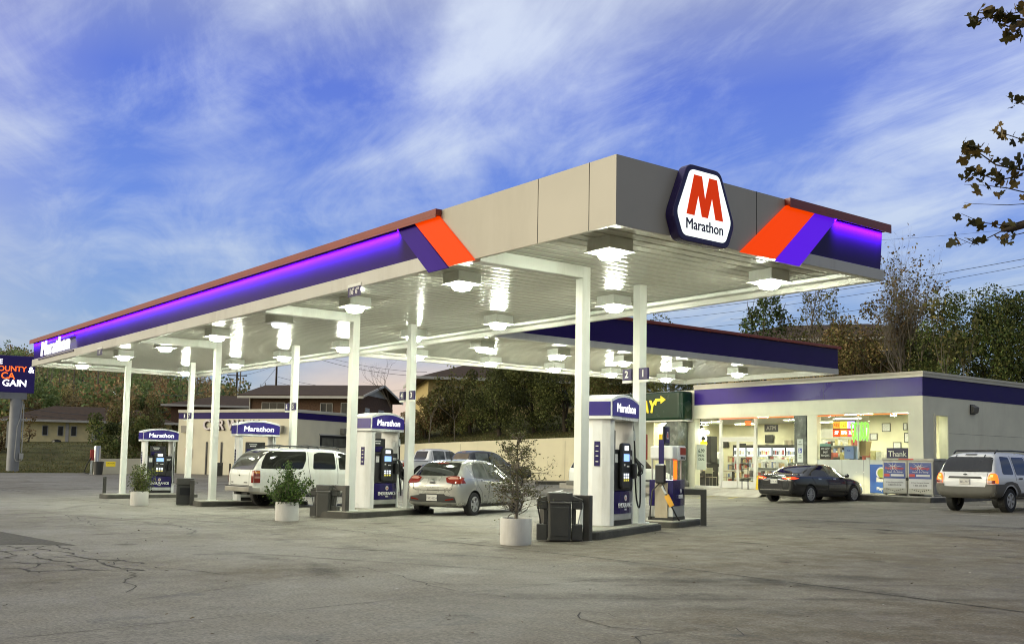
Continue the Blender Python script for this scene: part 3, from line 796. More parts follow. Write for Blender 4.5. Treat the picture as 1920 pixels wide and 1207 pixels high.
mb.box(CX0 + .125, CX0 + .36, CY0, CY1 - .13, SOF - .10, SOF - .02); mb.build('lower_trim', M_TRIMG, c2, bevel=.008)
mb = MB(); mb.box(CX1 - .1, CX1 + .10, CY0 + .02, CY1 + .1, STOP - .098, STOP + .0); mb.build('crown_trim', M_REDTRIM, c2, bevel=.006)
mb = MB(); mb.box(CX1 + .06, CX1 + .30, CY0 + 1.05, CY0 + 1.75, S0 + .62, S0 + .95); mb.build('downspout_box', M_WHITE, c2, bevel=.01)
for x, y in ((-30.2, 30.0),):
    mb = MB(); mb.box(x - .10, x + .10, y - .10, y + .10, G(x, y) - .2, SOF - .005); mb.build('column', M_WHITE, c2, bevel=.012)

# ---- lamps under the canopies
def make_lamp(label):
    t = thing('canopy_light', label, 'light', group='lit box lights under the canopies')
    mb = MB(); mb.box(-.27, .27, -.27, .27, -.205, 0); mb.build('housing', M_WHITE, t, bevel=.006)
    mb = MB(); mb.box(-.31, .31, -.31, .31, -.222, -.2055); mb.build('rim_plate', M_WHITE, t)
    mb = MB(); mb.lathe([(.205, -.2225), (.20, -.275), (.165, -.325), (.09, -.345)], 16); mb.build('lens', E_LAMP, t, smooth=60)
    return t
LX = [-12.45, -16.7, -20.95, -24.9, -29.0, -33.25, -37.4, -42.4]
spots = [(x, 11.72, 'front row', i) for i, x in enumerate(LX)] + [(x, 15.86, 'back row', i) for i, x in enumerate(LX)]
ORD = ['first', 'second', 'third', 'fourth', 'fifth', 'sixth', 'seventh', 'eighth']
proto = None
for x, y, row, i in spots:
    lab = '%s lit box light from the logo end in the %s of the long canopy' % (ORD[i], row)
    if proto is None: proto = make_lamp(lab); o = proto
    else: o = copy_tree(proto)
    o['label'] = lab; o.location = (x, y, SOF)
    if row == 'front row' and i == 3:
        for ch in o.children:
            if ch.name.startswith('lens'):
                ch.data = ch.data.copy(); ch.data.materials[0] = E_LAMPB
        o['label'] = 'dim box light, the only unlit one in the front row'
for j, y in enumerate((18.9, 22.0, 24.95, 27.85, 30.9)):
    for x, row in ((-25.75, 'near'), (-29.45, 'far')):
        o = copy_tree(proto); o.location = (x, y, SOF)
        o['label'] = '%s lit box light from the pumps in the %s row of the shop canopy' % (ORD[j], row)

# ---- signs on the canopy
M_SIGNW = mat('lit_white_face', (.8, .85, .8), .3, var=0, emit=(.93, 1.0, .95), estr=.80)
M_NAVY = mat('navy_rim', (.022, .010, .085), .25, var=.08)
M_RED = mat('sign_red', (.38, .02, .001), .4, var=0, spec=.1, emit=(.8, .045, .002), estr=.5)
M_NAVYT = mat('navy_letter', (.02, .008, .07), .4, var=0)
E_WORD = emitter('lit_letters', (1.0, .98, 1.0), .85)
E_WORDS = emitter('lit_letters_soft', (.95, .97, 1.0), 1.15)
def rounded(poly, r, n=4):
    out = []
    for i in range(len(poly)):
        p0, p, p1 = Vector(poly[i - 1]), Vector(poly[i]), Vector(poly[(i + 1) % len(poly)])
        a = p + (p0 - p).normalized() * r; b = p + (p1 - p).normalized() * r
        for k in range(n + 1):
            t = k / n; q = a * (1 - t) ** 2 + p * 2 * t * (1 - t) + b * t * t; out.append((q.x, q.y))
    return out
t = thing('logo_sign', 'lit hexagonal sign with red M and navy rim on the canopy end', 'sign', (X1 + .002, 12.14, 5.40))
hexa = [(-.38, .60), (.38, .60), (.72, -.22), (.56, -.62), (-.56, -.62), (-.72, -.22)]
mb = MB(); mb.prism(rounded(hexa, .12), 0, .17, 'x'); mb.build('rim', M_NAVY, t, bevel=.015, seg=2)
mb = MB(); mb.prism(rounded([(x * .865, y * .865) for x, y in hexa], .09), .1705, .178, 'x'); mb.build('face_panel', M_SIGNW, t)
Mp = [(0, 0), (.21, 1), (.43, 1), (.52, .44), (.64, 1), (.86, 1), (1.04, 0), (.82, 0), (.72, .52), (.60, 0), (.43, 0), (.33, .52), (.22, 0)]
mb = MB(); mb.prism([(-.42 + .81 * u, -.20 + .64 * v) for u, v in Mp], .1785, .186, 'x'); mb.build('emblem', M_RED, t)
text('Marathon', face((.180, 0, -.35), 0), .235, M_NAVYT, t, bold=.003, sx=.95)
t = thing('letter_sign', 'white lit word on the far end of the purple fascia', 'sign', (-41.1, Y0c - .02, 5.40))
text('Marathon', face((0, -.06, 0), -90), .80, E_WORD, t, extrude=.03, bold=.004, sx=1.20, spacing=1.06, shear=.12)
mb = MB(); mb.box(-2.5, 2.35, -.03, -.004, -.36, -.30); mb.box(-2.5, 2.35, -.03, -.004, .22, .26); mb.build('mounting_rail', M_NAVY, t)
M_SIGNB = mat('navy_sign_plate', (.022, .014, .085), .35, var=.05)
M_LETW = mat('white_letter', (.80, .80, .78), .5, var=0)
for x, txt, lab in ((-18.6, "16' 6\"", 'clearance plate reading 16 6 hanging from the front trim'), (-35.65, "15'", 'small clearance plate at the far end of the front trim')):
    t = thing('clearance_sign', lab, 'sign', (x, Y0c - .02, S0 - .08))
    mb = MB(); mb.box(-.26, .26, -.014, -.002, -.10, .10); mb.build('plate', M_SIGNB, t)
    mb = MB(); mb.box(-.27, .27, -.016, .0, .102, .16); mb.build('hanger', M_WHITE, t)
    text(txt, face((0, -.016, 0), -90), .17, M_LETW, t, bold=.004)
# pump numbers on brackets
for (x, y), (na, nb) in zip(COLB, (('1', '2'), ('3', '4'), ('5', '6'), ('7', '8'))):
    for s_, nn in ((1, na), (-1, nb)):
        t = thing('number_sign', 'navy plate with pump number %s bracketed to a white column' % {'1': 'one', '2': 'two', '3': 'three', '4': 'four', '5': 'five', '6': 'six', '7': 'seven', '8': 'eight'}[nn], 'sign', (x + s_ * .101, y, 3.15))
        t.location.z = 3.17 + G(x, y) - .03
        mb = MB()
        if s_ > 0: mb.box(.002, .27, -.13, -.09, -.14, -.09)
        else: mb.box(-.27, -.002, -.13, -.09, -.14, -.09)
        mb.build('bracket', M_WHITE, t)
        mb = MB(); mb.box(min(0, s_ * .27) + .005, max(0, s_ * .27) - .005, -.14, -.085, -.087, .15); mb.build('plate', M_SIGNB, t, bevel=.008)
        text(nn, face((s_ * .135, -.143, .03), -90), .20, M_LETW, t, bold=.006)
# ================================================================== pump islands
M_PUMPW = mat('pump_white', (.72, .73, .72), .28, var=.04, spec=.5, dirt=(.5, .49, .44), dscale=.7)
M_BLK = mat('black_plastic', (.012, .012, .013), .38, var=.15)
M_BLKM = mat('black_rubber', (.014, .014, .014), .6, var=.1)
M_PNAVY = mat('pump_navy', (.014, .009, .085), .22, var=.06, spec=.5)
M_SILV = mat('silver_trim', (.50, .51, .49), .35, metal=.6, var=.08)
M_CREAM = mat('cream_panel', (.50, .47, .36), .5, var=.06)
E_SCRN = emitter('pump_screen', (.30, .50, 1.0), 1.3)
E_PRICE = emitter('price_window', (.9, .95, 1.0), 1.6)
E_KEYW = emitter('key_light', (.85, .92, 1.0), 1.2)
M_KEYY = mat('key_yellow', (.70, .62, .10), .5, var=0, emit=(.7, .6, .08), estr=.35)
M_GOLD = mat('yellow_tag', (.60, .30, .02), .5, var=.1)
M_STICK = mat('pale_sticker', (.62, .62, .60), .6, var=.25, scale=30)
M_SHIELD = mat('emblem_silver', (.55, .52, .50), .4, var=0)
M_ENDRED = mat('emblem_red', (.45, .04, .01), .4, var=0)
E_VAL = mat('lit_navy_valance', (.014, .008, .10), .22, var=.04, emit=(.018, .006, .20), estr=.28)

ISL = [  # centre, yaw, top z, label
    ((-14.95, 13.95), 24, 'first'), ((-23.75, 14.15), 20, 'second'), ((-31.70, 14.15), -10, 'third'), ((-40.75, 14.0), -3, 'fourth')]
def island_top(x, y): return G(x, y) + .155
for (x, y), a, nm in ISL:
    t = thing('pump_island', '%s raised concrete island from the logo end, dark kerb round it' % nm, 'kerb', (x, y, 0), RAD(a), 'pump islands')
    z = G(x, y)
    po = rounded([(-.62, -1.75), (.62, -1.75), (.62, 1.75), (-.62, 1.75)], .22, 5)
    mb = MB(); mb.prism(po, z - .25, z + .135); mb.build('kerb', M_KDARK, t, bevel=.012)
    mb = MB(); mb.prism([(p * .93, q * .97) for p, q in po], z + .1355, z + .155); mb.build('top', M_CONC, t, bevel=.006)

def valance_poly(hw, zb, zt, rise):
    n = 12; top = []
    for i in range(n + 1):
        u = i / n; y = hw - 2 * hw * u; top.append((y, zt + rise * (1 - (2 * u - 1) ** 2)))
    return [(-hw, zb), (hw, zb)] + top
def make_pump(label):
    t = thing('fuel_pump', label, 'fuel pump', group='fuel pumps under the long canopy')
    # side posts, faceted like the cabinet's end panels
    for s_ in (-1, 1):
        po = [(-.26, s_ * .60), (-.30, s_ * .49), (.30, s_ * .49), (.26, s_ * .60), (.10, s_ * .635), (-.10, s_ * .635)]
        mb = MB(); mb.prism(po, 0.0, 2.04); o = mb.build('side_post', M_PUMPW, t, bevel=.006)
        mb = MB(); mb.prism([(-.06, 1.14), (.06, 1.14), (.06, 1.62), (-.06, 1.62)], s_ * .636, s_ * .645, 'y'); q = mb.build('decal', M_PNAVY, o)
        mb = MB()
        for z in (1.52, 1.42, 1.33, 1.22): mb.prism([(-.028, z), (.028, z), (.028, z + .018), (-.028, z + .018)], min(s_ * .6455, s_ * .6475), max(s_ * .6455, s_ * .6475), 'y')
        mb.build('decal_print', M_STICK, o)
    mb = MB(); mb.box(-.27, .27, -.485, .485, 0, .10); mb.build('base', M_BLK, t)
    # core and lower cladding, bulging a little
    mb = MB()
    prof = [(-.485, -.27), (-.485, .27), (-.25, .315), (0, .33), (.25, .315), (.485, .27), (.485, -.27), (.25, -.315), (0, -.33), (-.25, -.315)]
    po = [(x, y) for y, x in prof]
    mb.prism(po, .105, .225); mb.build('lower_trim', M_SILV, t, bevel=.008)
    mb = MB(); mb.prism([(x * 1.02, y) for x, y in po], .226, .66); lp = mb.build('lower_panel', M_PNAVY, t, bevel=.006)
    for nz in (0, 180):
        s_ = 1 if nz == 0 else -1
        text('ENDURANCE', face((s_ * .342, 0, .385), nz), .125, M_LETW, lp, sx=1.0, bold=.002)
        text('FUELS', face((s_ * .342, 0, .305), nz), .045, M_LETW, lp)
        mb = MB(); mb.lathe([(.06, 0), (.06, .008)], 12, c=(0, 0, 0), axis='x', M=Matrix.Translation((s_ * .338 - (.0 if s_ > 0 else .008), 0, .53))); mb.build('emblem', M_SHIELD, lp)
        mb = MB(); mb.prism([(-.03, .505), (-.02, .55), (.02, .55), (.03, .505)], s_ * .3465 - .002, s_ * .3465 + .002, 'x'); mb.build('emblem_mark', M_ENDRED, lp)
    mb = MB(); mb.box(-.285, .285, -.485, .485, .665, 1.47); mb.build('head_panel', M_BLK, t, bevel=.01)
    for s_ in (1, -1):
        R = Matrix.Rotation(0 if s_ > 0 else pi, 4, 'Z')
        mb = MB()
        con = rounded([(-.25, .70), (.23, .70), (.23, 1.60), (-.25, 1.60)], .09)
        mb.prism(con, .286, .36, 'x', R); mb.build('console', M_BLK, t, bevel=.03, seg=2)
        mb = MB(); mb.box(.361, .366, -.155, .125, 1.245, 1.385, R); mb.build('screen', E_SCRN, t)
        mb = MB(); mb.box(.361, .366, -.115, .085, 1.455, 1.545, R); mb.build('price_display', E_PRICE, t)
        mb = MB()
        for k in range(3):
            for q in range(2): mb.cbox((.363, -.12 + .1 * k, .985 - .055 * q), (.006, .06, .042), R)
        mb.build('keypad', E_KEYW, t)
        mb = MB()
        for k in range(3): mb.cbox((.363, -.12 + .1 * k, .875), (.006, .065, .04), R)
        mb.build('grade_button', M_KEYY, t)
        mb = MB(); mb.box(.287, .291, -.43, -.30, 1.22, 1.38, R); mb.box(.287, .291, .27, .44, 1.28, 1.35, R); mb.box(.362, .366, -.15, -.09, 1.15, 1.19, R); mb.box(.362, .368, .0, .12, 1.13, 1.16, R)
        mb.build('notice', M_STICK, t)
        # topper card above the head
        mb = MB(); mb.box(.02, .06, -.33, .15, 1.475, 1.86, R); tp = mb.build('topper', M_BLK, t, bevel=.01)
        mb = MB(); mb.box(.0605, .063, -.29, .11, 1.50, 1.64, R); mb.build('topper_print', M_PNAVY, tp)
        for dz, w in ((1.79, .26), (1.73, .2)):
            mb = MB(); mb.box(.0605, .063, -.09 - w / 2, -.09 + w / 2, dz - .018, dz + .018, R); mb.build('topper_print', M_STICK, tp)
        # nozzle boot, nozzle and hose
        mb = MB(); mb.box(.286, .40, .30, .47, .90, 1.20, R); mb.build('nozzle_boot', M_BLK, t, bevel=.02)
        mb = MB()
        mb.tube([R @ Vector(p) for p in ((.38, .40, 1.30), (.46, .40, 1.20), (.49, .40, 1.06), (.44, .40, .96))], [.03, .045, .04, .028], 8)
        mb.tube([R @ Vector(p) for p in ((.44, .40, 1.26), (.55, .40, 1.16), (.54, .40, 1.02), (.48, .40, .97))], .012, 6)
        mb.build('nozzle', M_BLKM, t, smooth=50)
        mb = MB(); hp = [(.27, .53, 2.04), (.29, .55, 1.8), (.315, .545, 1.4), (.33, .54, .9), (.345, .56, .55), (.38, .55, .38), (.43, .50, .33), (.47, .45, .42), (.485, .42, .7), (.485, .41, .98)]
        pts = []
        for i in range(len(hp) - 1):
            for k in range(4):
                u = k / 4; p0, p1, p2, p3 = (Vector(hp[max(0, min(len(hp) - 1, i + q))]) for q in (-1, 0, 1, 2))
                pts.append(R @ (.5 * ((2 * p1) + (p2 - p0) * u + (2 * p0 - 5 * p1 + 4 * p2 - p3) * u * u + (3 * p1 - p0 - 3 * p2 + p3) * u ** 3)))
        pts.append(R @ Vector(hp[-1]))
        mb.tube(pts, .017, 7); mb.build('hose', M_BLKM, t, smooth=60)
        mb = MB(); mb.tube([R @ Vector(p) for p in ((.286, .55, 1.86), (.30, .55, 1.66))], .03, 8); mb.build('hose_breakaway', M_SILV, t, smooth=50)
    # lit valance
    po = valance_poly(.70, 2.045, 2.44, .115)
    mb = MB(); mb.prism(po, -.33, .33, 'x'); va = mb.build('valance', M_PUMPW, t, bevel=.012, seg=2)
    po2 = valance_poly(.685, 2.115, 2.385, .11)
    for s_ in (1, -1):
        mb = MB(); mb.prism(po2, min(s_ * .331, s_ * .345), max(s_ * .331, s_ * .345), 'x'); mb.build('valance_face', E_VAL, va)
        text('Marathon', face((s_ * .347, 0, 2.27), 0 if s_ > 0 else 180), .235, E_WORDS, va, bold=.006, sx=1.08, shear=.08)
        mb = MB(); mb.box(-.30, .30, min(s_ * .701, s_ * .708), max(s_ * .701, s_ * .708), 2.115, 2.385); mb.build('valance_face', E_VAL, va)
    return t
PUMPS = [((-15.14, 14.30), 24, 'fuel pump by the number 1 and 2 plates, nearest to the camera'), ((-24.62, 14.62), 20, 'fuel pump between the white wagon and the silver hatchback'),
         ((-31.72, 14.25), -8, 'fuel pump half hidden by the rear of the large white wagon'), ((-41.75, 14.62), -3, 'fuel pump behind the leftmost white planter, farthest from the logo')]
pp = None
for (x, y), a, lab in PUMPS:
    if pp is None: pp = make_pump(lab); o = pp
    else: o = copy_tree(pp)
    o['label'] = lab; o.location = (x, y, G(x, y) + .156); o.rotation_euler = (0, 0, RAD(a))

# ---- diesel island and dispenser
t = thing('pump_island', 'short dark kerbed island carrying the diesel pump', 'kerb', (-16.05, 17.0, 0), RAD(24), 'pump islands')
z = G(-16.05, 17.0); po = rounded([(-.55, -1.0), (.5, -1.0), (.5, .95), (-.55, .95)], .2, 5)
mb = MB(); mb.prism(po, z - .25, z + .12); mb.build('kerb', M_KDARK, t, bevel=.012)
mb = MB(); mb.prism([(p * .93, q * .97) for p, q in po], z + .1205, z + .14); mb.build('top', M_CONC, t)
dz0 = G(-16.0, 17.0) + .141
t = thing('diesel_pump', 'purple diesel pump with a lit red meter tube and number box on top', 'fuel pump', (-15.92, 16.75, dz0), RAD(24))
M_TANM = mat('stained_cover', (.40, .35, .26), .6, var=.2, dirt=(.25, .20, .13))
mb = MB(); mb.box(-.28, .28, -.40, .40, 0, .07); mb.build('base', M_BLK, t)
mb = MB(); mb.prism([(-.26, -.38), (.27, -.38), (.30, 0), (.27, .38), (-.26, .38)], .072, .30); mb.build('lower_trim', M_SILV, t, bevel=.006)
mb = MB(); mb.prism([(-.265, -.385), (.275, -.385), (.31, 0), (.275, .385), (-.265, .385)], .301, .86); o = mb.build('cabinet', M_PNAVY, t, bevel=.008)
text('DIESEL', face((.312, .02, .50), 3), .115, M_LETW, o)
mb = MB(); mb.lathe([(.045, 0), (.045, .008)], 12, axis='x', M=Matrix.Translation((.308, .02, .62))); mb.build('emblem', M_SHIELD, o)
mb = MB(); mb.box(-.13, .16, -.41, -.386, .05, .80); mb.build('service_cover', M_TANM, t, bevel=.006)
mb = MB(); mb.box(-.10, .13, -.50, -.412, .78, 1.20); mb.build('nozzle_boot', M_BLK, t, bevel=.03)
for sx_, sy_ in ((-.22, -.33), (.2, -.33), (-.22, .33), (.2, .33)): mb = MB(); mb.tube([(sx_, sy_, .86), (sx_, sy_, 1.30)], .018, 6); mb.build('frame_rod', M_SILV, t, smooth=40)
E_RED = emitter('red_meter_glow', (1.0, .10, .01), 2.6)
mb = MB(); mb.tube([(.14, .14, .87), (.14, .14, 1.30)], .04, 12); mb.build('meter_tube', E_RED, t, smooth=40)
mb = MB(); mb.box(-.26, .26, -.36, -.10, 1.30, 1.58); mb.build('meter_head', M_PUMPW, t, bevel=.03, seg=2)
mb = MB(); mb.box(-.28, .30, -.09, .40, 1.28, 1.60); mb.build('number_box', M_PUMPW, t, bevel=.03, seg=2)
M_DISP = mat('display_red', (.08, .012, .008), .2, var=0, emit=(.5, .03, .01), estr=.15)
mb = MB(); mb.box(.301, .306, 0, .36, 1.40, 1.56); mb.build('display', M_DISP, t)
text('DIESEL #2', face((.303, .18, 1.335), 0), .07, M_BLK, t)
mb = MB(); mb.box(-.03, .03, -.24, .10, 1.605, 2.02); tp = mb.build('topper', M_BLK, t, bevel=.02)
mb = MB(); mb.box(.031, .034, -.20, .06, 1.66, 1.98); mb.build('topper_print', M_PNAVY, tp)
mb = MB(); mb.prism([(-.14, 1.74), (-.11, 1.90), (-.03, 1.90), (0.0, 1.74)], .0345, .037, 'x'); mb.build('emblem', M_SHIELD, tp)
mb = MB(); mb.prism([(-.115, 1.77), (-.09, 1.87), (-.05, 1.87), (-.025, 1.77)], .0375, .039, 'x'); mb.build('emblem_mark', M_ENDRED, tp)
mb = MB(); mb.box(-.06, .06, -.372, -.362, 1.14, 1.72); mb.build('side_decal', M_PNAVY, t)
mb = MB(); mb.tube([(0, -.45, .80), (-.16, -.47, .62), (-.22, -.44, .2), (-.23, -.42, .02)], .017, 7)
mb.tube([(.05, -.46, .80), (.20, -.50, .45), (.38, -.47, .10), (.42, -.35, -.02), (.3, -.1, -.02)], .017, 7); mb.build('hose', M_BLKM, t, smooth=60)
mb = MB(); mb.tube([(.06, -.49, .72), (.16, -.52, .56)], .025, 7); mb.build('hose_joint', M_SILV, t, smooth=50)
mb = MB(); mb.box(-.055, .055, -.012, .012, -.13, .13, Matrix.Translation((.24, -.53, .42)) @ Matrix.Rotation(RAD(-28), 4, 'Y')); mb.build('hang_tag', M_GOLD, t)

# ---- bollards, waste bins, planters
M_POST = mat('bollard_grey', (.052, .05, .042), .55, var=.2, scale=4, dirt=(.11, .10, .08))
def guard(x, y, a, w, label, h=.80):
    z = G(x, y)
    t = thing('guard_rail', label, 'bollard', (x, y, z), RAD(a), 'dark hoop guards at the island ends')
    po = [(-w / 2, -.1), (-w / 2, h), (w / 2, h), (w / 2, -.1), (w / 2 - .13, -.1), (w / 2 - .13, h - .13), (-w / 2 + .13, h - .13), (-w / 2 + .13, -.1)]
    mb = MB(); mb.prism(po, -.065, .065, 'y'); mb.build('hoop', M_POST, t, bevel=.012, seg=2)
    mb = MB(); mb.box(-w / 2 - .03, -w / 2 + .16, -.10, .10, -.02, .012); mb.box(w / 2 - .16, w / 2 + .03, -.10, .10, -.02, .012); mb.build('foot', M_CONC, t)
    return t
guard(-14.06, 12.22, 22, 1.0, 'dark hoop guard beside the nearest twin waste bin')
guard(-23.45, 12.68, 14, 1.0, 'dark hoop guard behind the waste bin by the bushy planter')
guard(-15.85, 17.2, 42, 1.0, 'dark hoop guard beside the diesel pump')
guard(-32.75, 12.62, 159, .9, 'dark hoop guard beside the waste bin with a paper scrap')
guard(-42.6, 12.85, 163, .9, 'dark hoop guard left of the farthest pump')
M_BIN = mat('bin_plastic', (.052, .052, .046), .5, var=.12, scale=3, bump=.15, bscale=120)
M_BINL = mat('bin_plastic_lid', (.075, .073, .064), .45, var=.1, scale=3)
M_BAG = mat('grey_liner', (.20, .20, .19), .35, var=.2)
M_PAPER = mat('white_paper', (.7, .7, .68), .7, var=.05)
M_STEEL = mat('brushed_steel', (.5, .5, .48), .3, metal=.8, var=.1)
def bin_unit(x, y, a, label):
    """a square waste bin with a windscreen-wash station joined to each side"""
    t = thing('waste_bin', label, 'waste bin', (x, y, G(x, y)), RAD(a), 'grey waste bins by the pumps')
    mb = MB(); mb.prism(rounded([(-.20, -.22), (.20, -.22), (.20, .22), (-.20, .22)], .05, 3), .02, .66); mb.build('body', M_BIN, t, bevel=.012)
    mb = MB(); mb.box(-.155, .155, -.228, -.2205, .10, .60); mb.build('front_panel', M_BIN, t, bevel=.004)
    mb = MB(); mb.prism(rounded([(-.22, -.24), (.22, -.24), (.22, .24), (-.22, .24)], .06, 3), .70, .845); mb.build('lid', M_BINL, t, bevel=.035, seg=2)
    mb = MB(); mb.box(-.205, .205, -.235, .225, .655, .705); mb.build('liner', M_BAG, t, bevel=.015)
    for s_ in (-1, 1):
        c = .305 * s_; w = .095
        hexp = [(c - w, -.13), (c + w, -.13), (c + w, .05), (c + .05, .15), (c - .05, .15), (c - w, .05)]
        mb = MB(); mb.prism([(px_, py_ - .02) for px_, py_ in hexp], .02, .30); mb.prism([(px_, py_ - .02) for px_, py_ in hexp], .56, .70)
        x0, x1 = sorted((c - w * s_, c - .02 * s_)); mb.box(x0, x1, -.13, .10, .301, .559)
        w_ = mb.build('wash_station', M_BIN, t, bevel=.012)
        mb = MB(); x0, x1 = c - w, c + w; mb.prism([(x0, .701), (x1, .701), (x1, .735 if s_ > 0 else .80), (x0, .80 if s_ > 0 else .735)], -.15, .11, 'y'); mb.build('station_lid', M_BINL, w_, bevel=.012)
        mb = MB(); mb.tube([(c + .02 * s_, -.04, .30), (c + .075 * s_, -.09, .58)], .012, 6); mb.build('squeegee', M_PAPER if s_ > 0 else M_BLK, w_)
    return t
b = bin_unit(-13.97, 12.0, 50, 'twin grey waste bin with wash buckets beside the bare shrub planter')
o = b
mb = MB(); mb.add([(-.12, -.05, .852), (.0, -.1, .862), (.08, .0, .90), (-.05, .05, .87)], [(0, 1, 2), (0, 2, 3)]); p_ = mb.build('paper_scrap', M_PAPER, b)
o2 = copy_tree(b); o2.location = (-23.62, 12.55, G(-23.62, 12.55)); o2.rotation_euler = (0, 0, RAD(40)); o2.scale = (.92, .92, .95); o2['label'] = 'grey waste bin with wash station beside the bushy planter'
for ch in list(o2.children):
    if ch.name.startswith('paper_scrap'): bpy.data.objects.remove(ch)
def slim_bin(x, y, a, label, paper=False):
    t = thing('waste_bin', label, 'waste bin', (x, y, G(x, y)), RAD(a), 'grey waste bins by the pumps')
    mb = MB(); mb.prism(rounded([(-.27, -.23), (.27, -.23), (.27, .23), (-.27, .23)], .06, 3), .02, .64); mb.build('body', M_BIN, t, bevel=.012)
    mb = MB(); mb.box(-.16, .16, -.239, -.2305, .32, .55); mb.build('hatch', M_BLK, t, bevel=.004)
    mb = MB(); mb.prism(rounded([(-.28, -.24), (.28, -.24), (.28, .24), (-.28, .24)], .08, 3), .641, .86); mb.build('lid', M_BINL, t, bevel=.04, seg=2)
    if paper:
        mb = MB(); mb.add([(-.30, -.2, .66), (-.42, -.22, .62), (-.40, -.25, .70), (-.28, -.25, .72)], [(0, 1, 2, 3)])
        mb.add([(.29, -.2, .70), (.40, -.22, .70), (.38, -.25, .74), (.28, -.25, .73)], [(0, 1, 2, 3)]); mb.build('paper_scrap', M_PAPER, t)
    return t
slim_bin(-33.15, 12.55, 66, 'slim grey bin with paper towels stuck out at its sides', True)
slim_bin(-32.75, 15.1, 66, 'grey bin half hidden behind a white column in the third row')
slim_bin(-63.9, 26.2, 25, 'grey bin standing by the car wash wall')
M_POT = mat('white_planter', (.66, .65, .60), .6, var=.06, scale=3, dirt=(.42, .40, .34), dscale=1.2)
M_SOIL = mat('dark_soil', (.03, .022, .015), .95, var=.3)
POTS = [(-13.83, 10.92, .265, .44, 'white tub under the bare conifer, nearest to the camera'), (-22.75, 11.08, .275, .44, 'white tub holding the broad green bush, middle of the three'), (-33.5, 11.2, .275, .45, 'white tub holding the small tapering bush, leftmost of the three')]
for x, y, r, h, lab in POTS:
    t = thing('planter', lab, 'planter', (x, y, G(x, y)), 0, 'white round tubs along the forecourt edge')
    mb = MB(); mb.lathe([(r * .97, .0), (r, .03), (r, h - .02), (r * .985, h), (r * .93, h), (r * .92, h - .06)], 40, caps=False); mb.build('tub', M_POT, t, smooth=40)
    mb = MB(); mb.lathe([(r * .925, h - .07), (.001, h - .04)], 24); mb.build('soil', M_SOIL, t)
LEAF = leafmat('leaf')
M_BARK = mat('bark', (.055, .042, .028), .9, var=.3, scale=6, bump=.6, bscale=20)
M_BARKG = mat('pale_bark', (.15, .13, .10), .9, var=.3, scale=6, bump=.4, bscale=20)
def shrub_obj(label, loc, segs, L3, group=None, name='shrub', trunk='stem', bark=None, nsides=5):
    t = thing(name, label, 'plant', loc, 0, group)
    if segs: limbs_mesh(segs, nsides).build(trunk, bark or M_BARKG, t, smooth=60)
    if L3 is not None: pmesh('foliage', L3[0], L3[1], LEAF, t, cols=L3[2])
    return t
# bare-lower conifer, nearest tub
rng = np.random.default_rng(12); segs, tips = [], []
trunk = [np.array([0, 0, 0.])]
for i in range(9): trunk.append(trunk[-1] + np.array([rng.normal() * .012, rng.normal() * .012, .158]))
segs.append((trunk, [.032 - .003 * i for i in range(10)]))
lv = []
for i in range(84):
    h = rng.uniform(.06, 1.40); p = np.array([0, 0, h]); a = rng.uniform(0, 2 * pi)
    ln = (.56 if h < .80 else .56 - (h - .80) * .66) * rng.uniform(.5, 1.1)
    tp = []
    grow(rng, p, (cos(a), sin(a), .25 if h < .6 else .5), max(.10, ln * .62), .0085, 2, segs, tp, spread=.55, up=.10, kids=(2, 3), shrink=.62, wob=.22, nseg=3)
    dens = .9 if h > .85 else (.72 if h > .3 else .45)
    for q in tp:
        if rng.random() < dens:
            lv += [q + rng.normal(size=3) * .024 for _ in range(2)]
lv = np.array(lv)
L3 = leaves(rng, lv, .040, .5, -.2, ((.075, .085, .028), (.10, .105, .035), (.13, .105, .042), (.055, .062, .022)), .4)
shrub_obj('sparse brown conifer with bare lower twigs in the nearest tub', (-13.83, 10.92, G(-13.83, 10.92) + .40), segs, L3)
def upright_bush(seed, shoots, hmin, hmax, spreadr, leafn, size, cols):
    rng = np.random.default_rng(seed); segs, lv = [], []
    for i in range(shoots):
        a = rng.uniform(0, 2 * pi); r = rng.uniform(0, spreadr); h = rng.uniform(hmin, hmax) * (1 - .45 * r / spreadr)
        n = 7; pts = [np.array([cos(a) * r * .35, sin(a) * r * .35, 0])]
        for k in range(n): pts.append(pts[-1] + np.array([cos(a) * r * .14 + rng.normal() * .014, sin(a) * r * .14 + rng.normal() * .014, h / n]))
        segs.append((pts, [.009 - .0009 * k for k in range(n + 1)]))
        m_ = int(leafn * h / hmax)
        for _ in range(m_):
            u = rng.uniform(.0, 1.0) * n; k = min(n - 1, int(u)); q = pts[k] + (pts[k + 1] - pts[k]) * (u - k)
            w = .085 * (1.25 - .8 * u / n)
            lv.append(q + rng.normal(size=3) * np.array([w, w, .03]))
    return segs, leaves(rng, np.array(lv), size, .55, -.3, cols, .4)
s_, L3 = upright_bush(3, 40, .32, 1.12, .50, 200, .060, ((.075, .135, .028), (.05, .095, .022), (.12, .17, .045), (.04, .075, .018)))
shrub_obj('broad green bush with upright leafy shoots in the middle tub', (-22.75, 11.08, G(-22.75, 11.08) + .40), s_, L3)
s_, L3 = upright_bush(8, 30, .45, 1.18, .38, 150, .056, ((.11, .15, .035), (.08, .11, .026), (.17, .19, .055), (.06, .085, .02)))
shrub_obj('small tapering bush in the leftmost tub', (-33.5, 11.2, G(-33.5, 11.2) + .41), s_, L3)
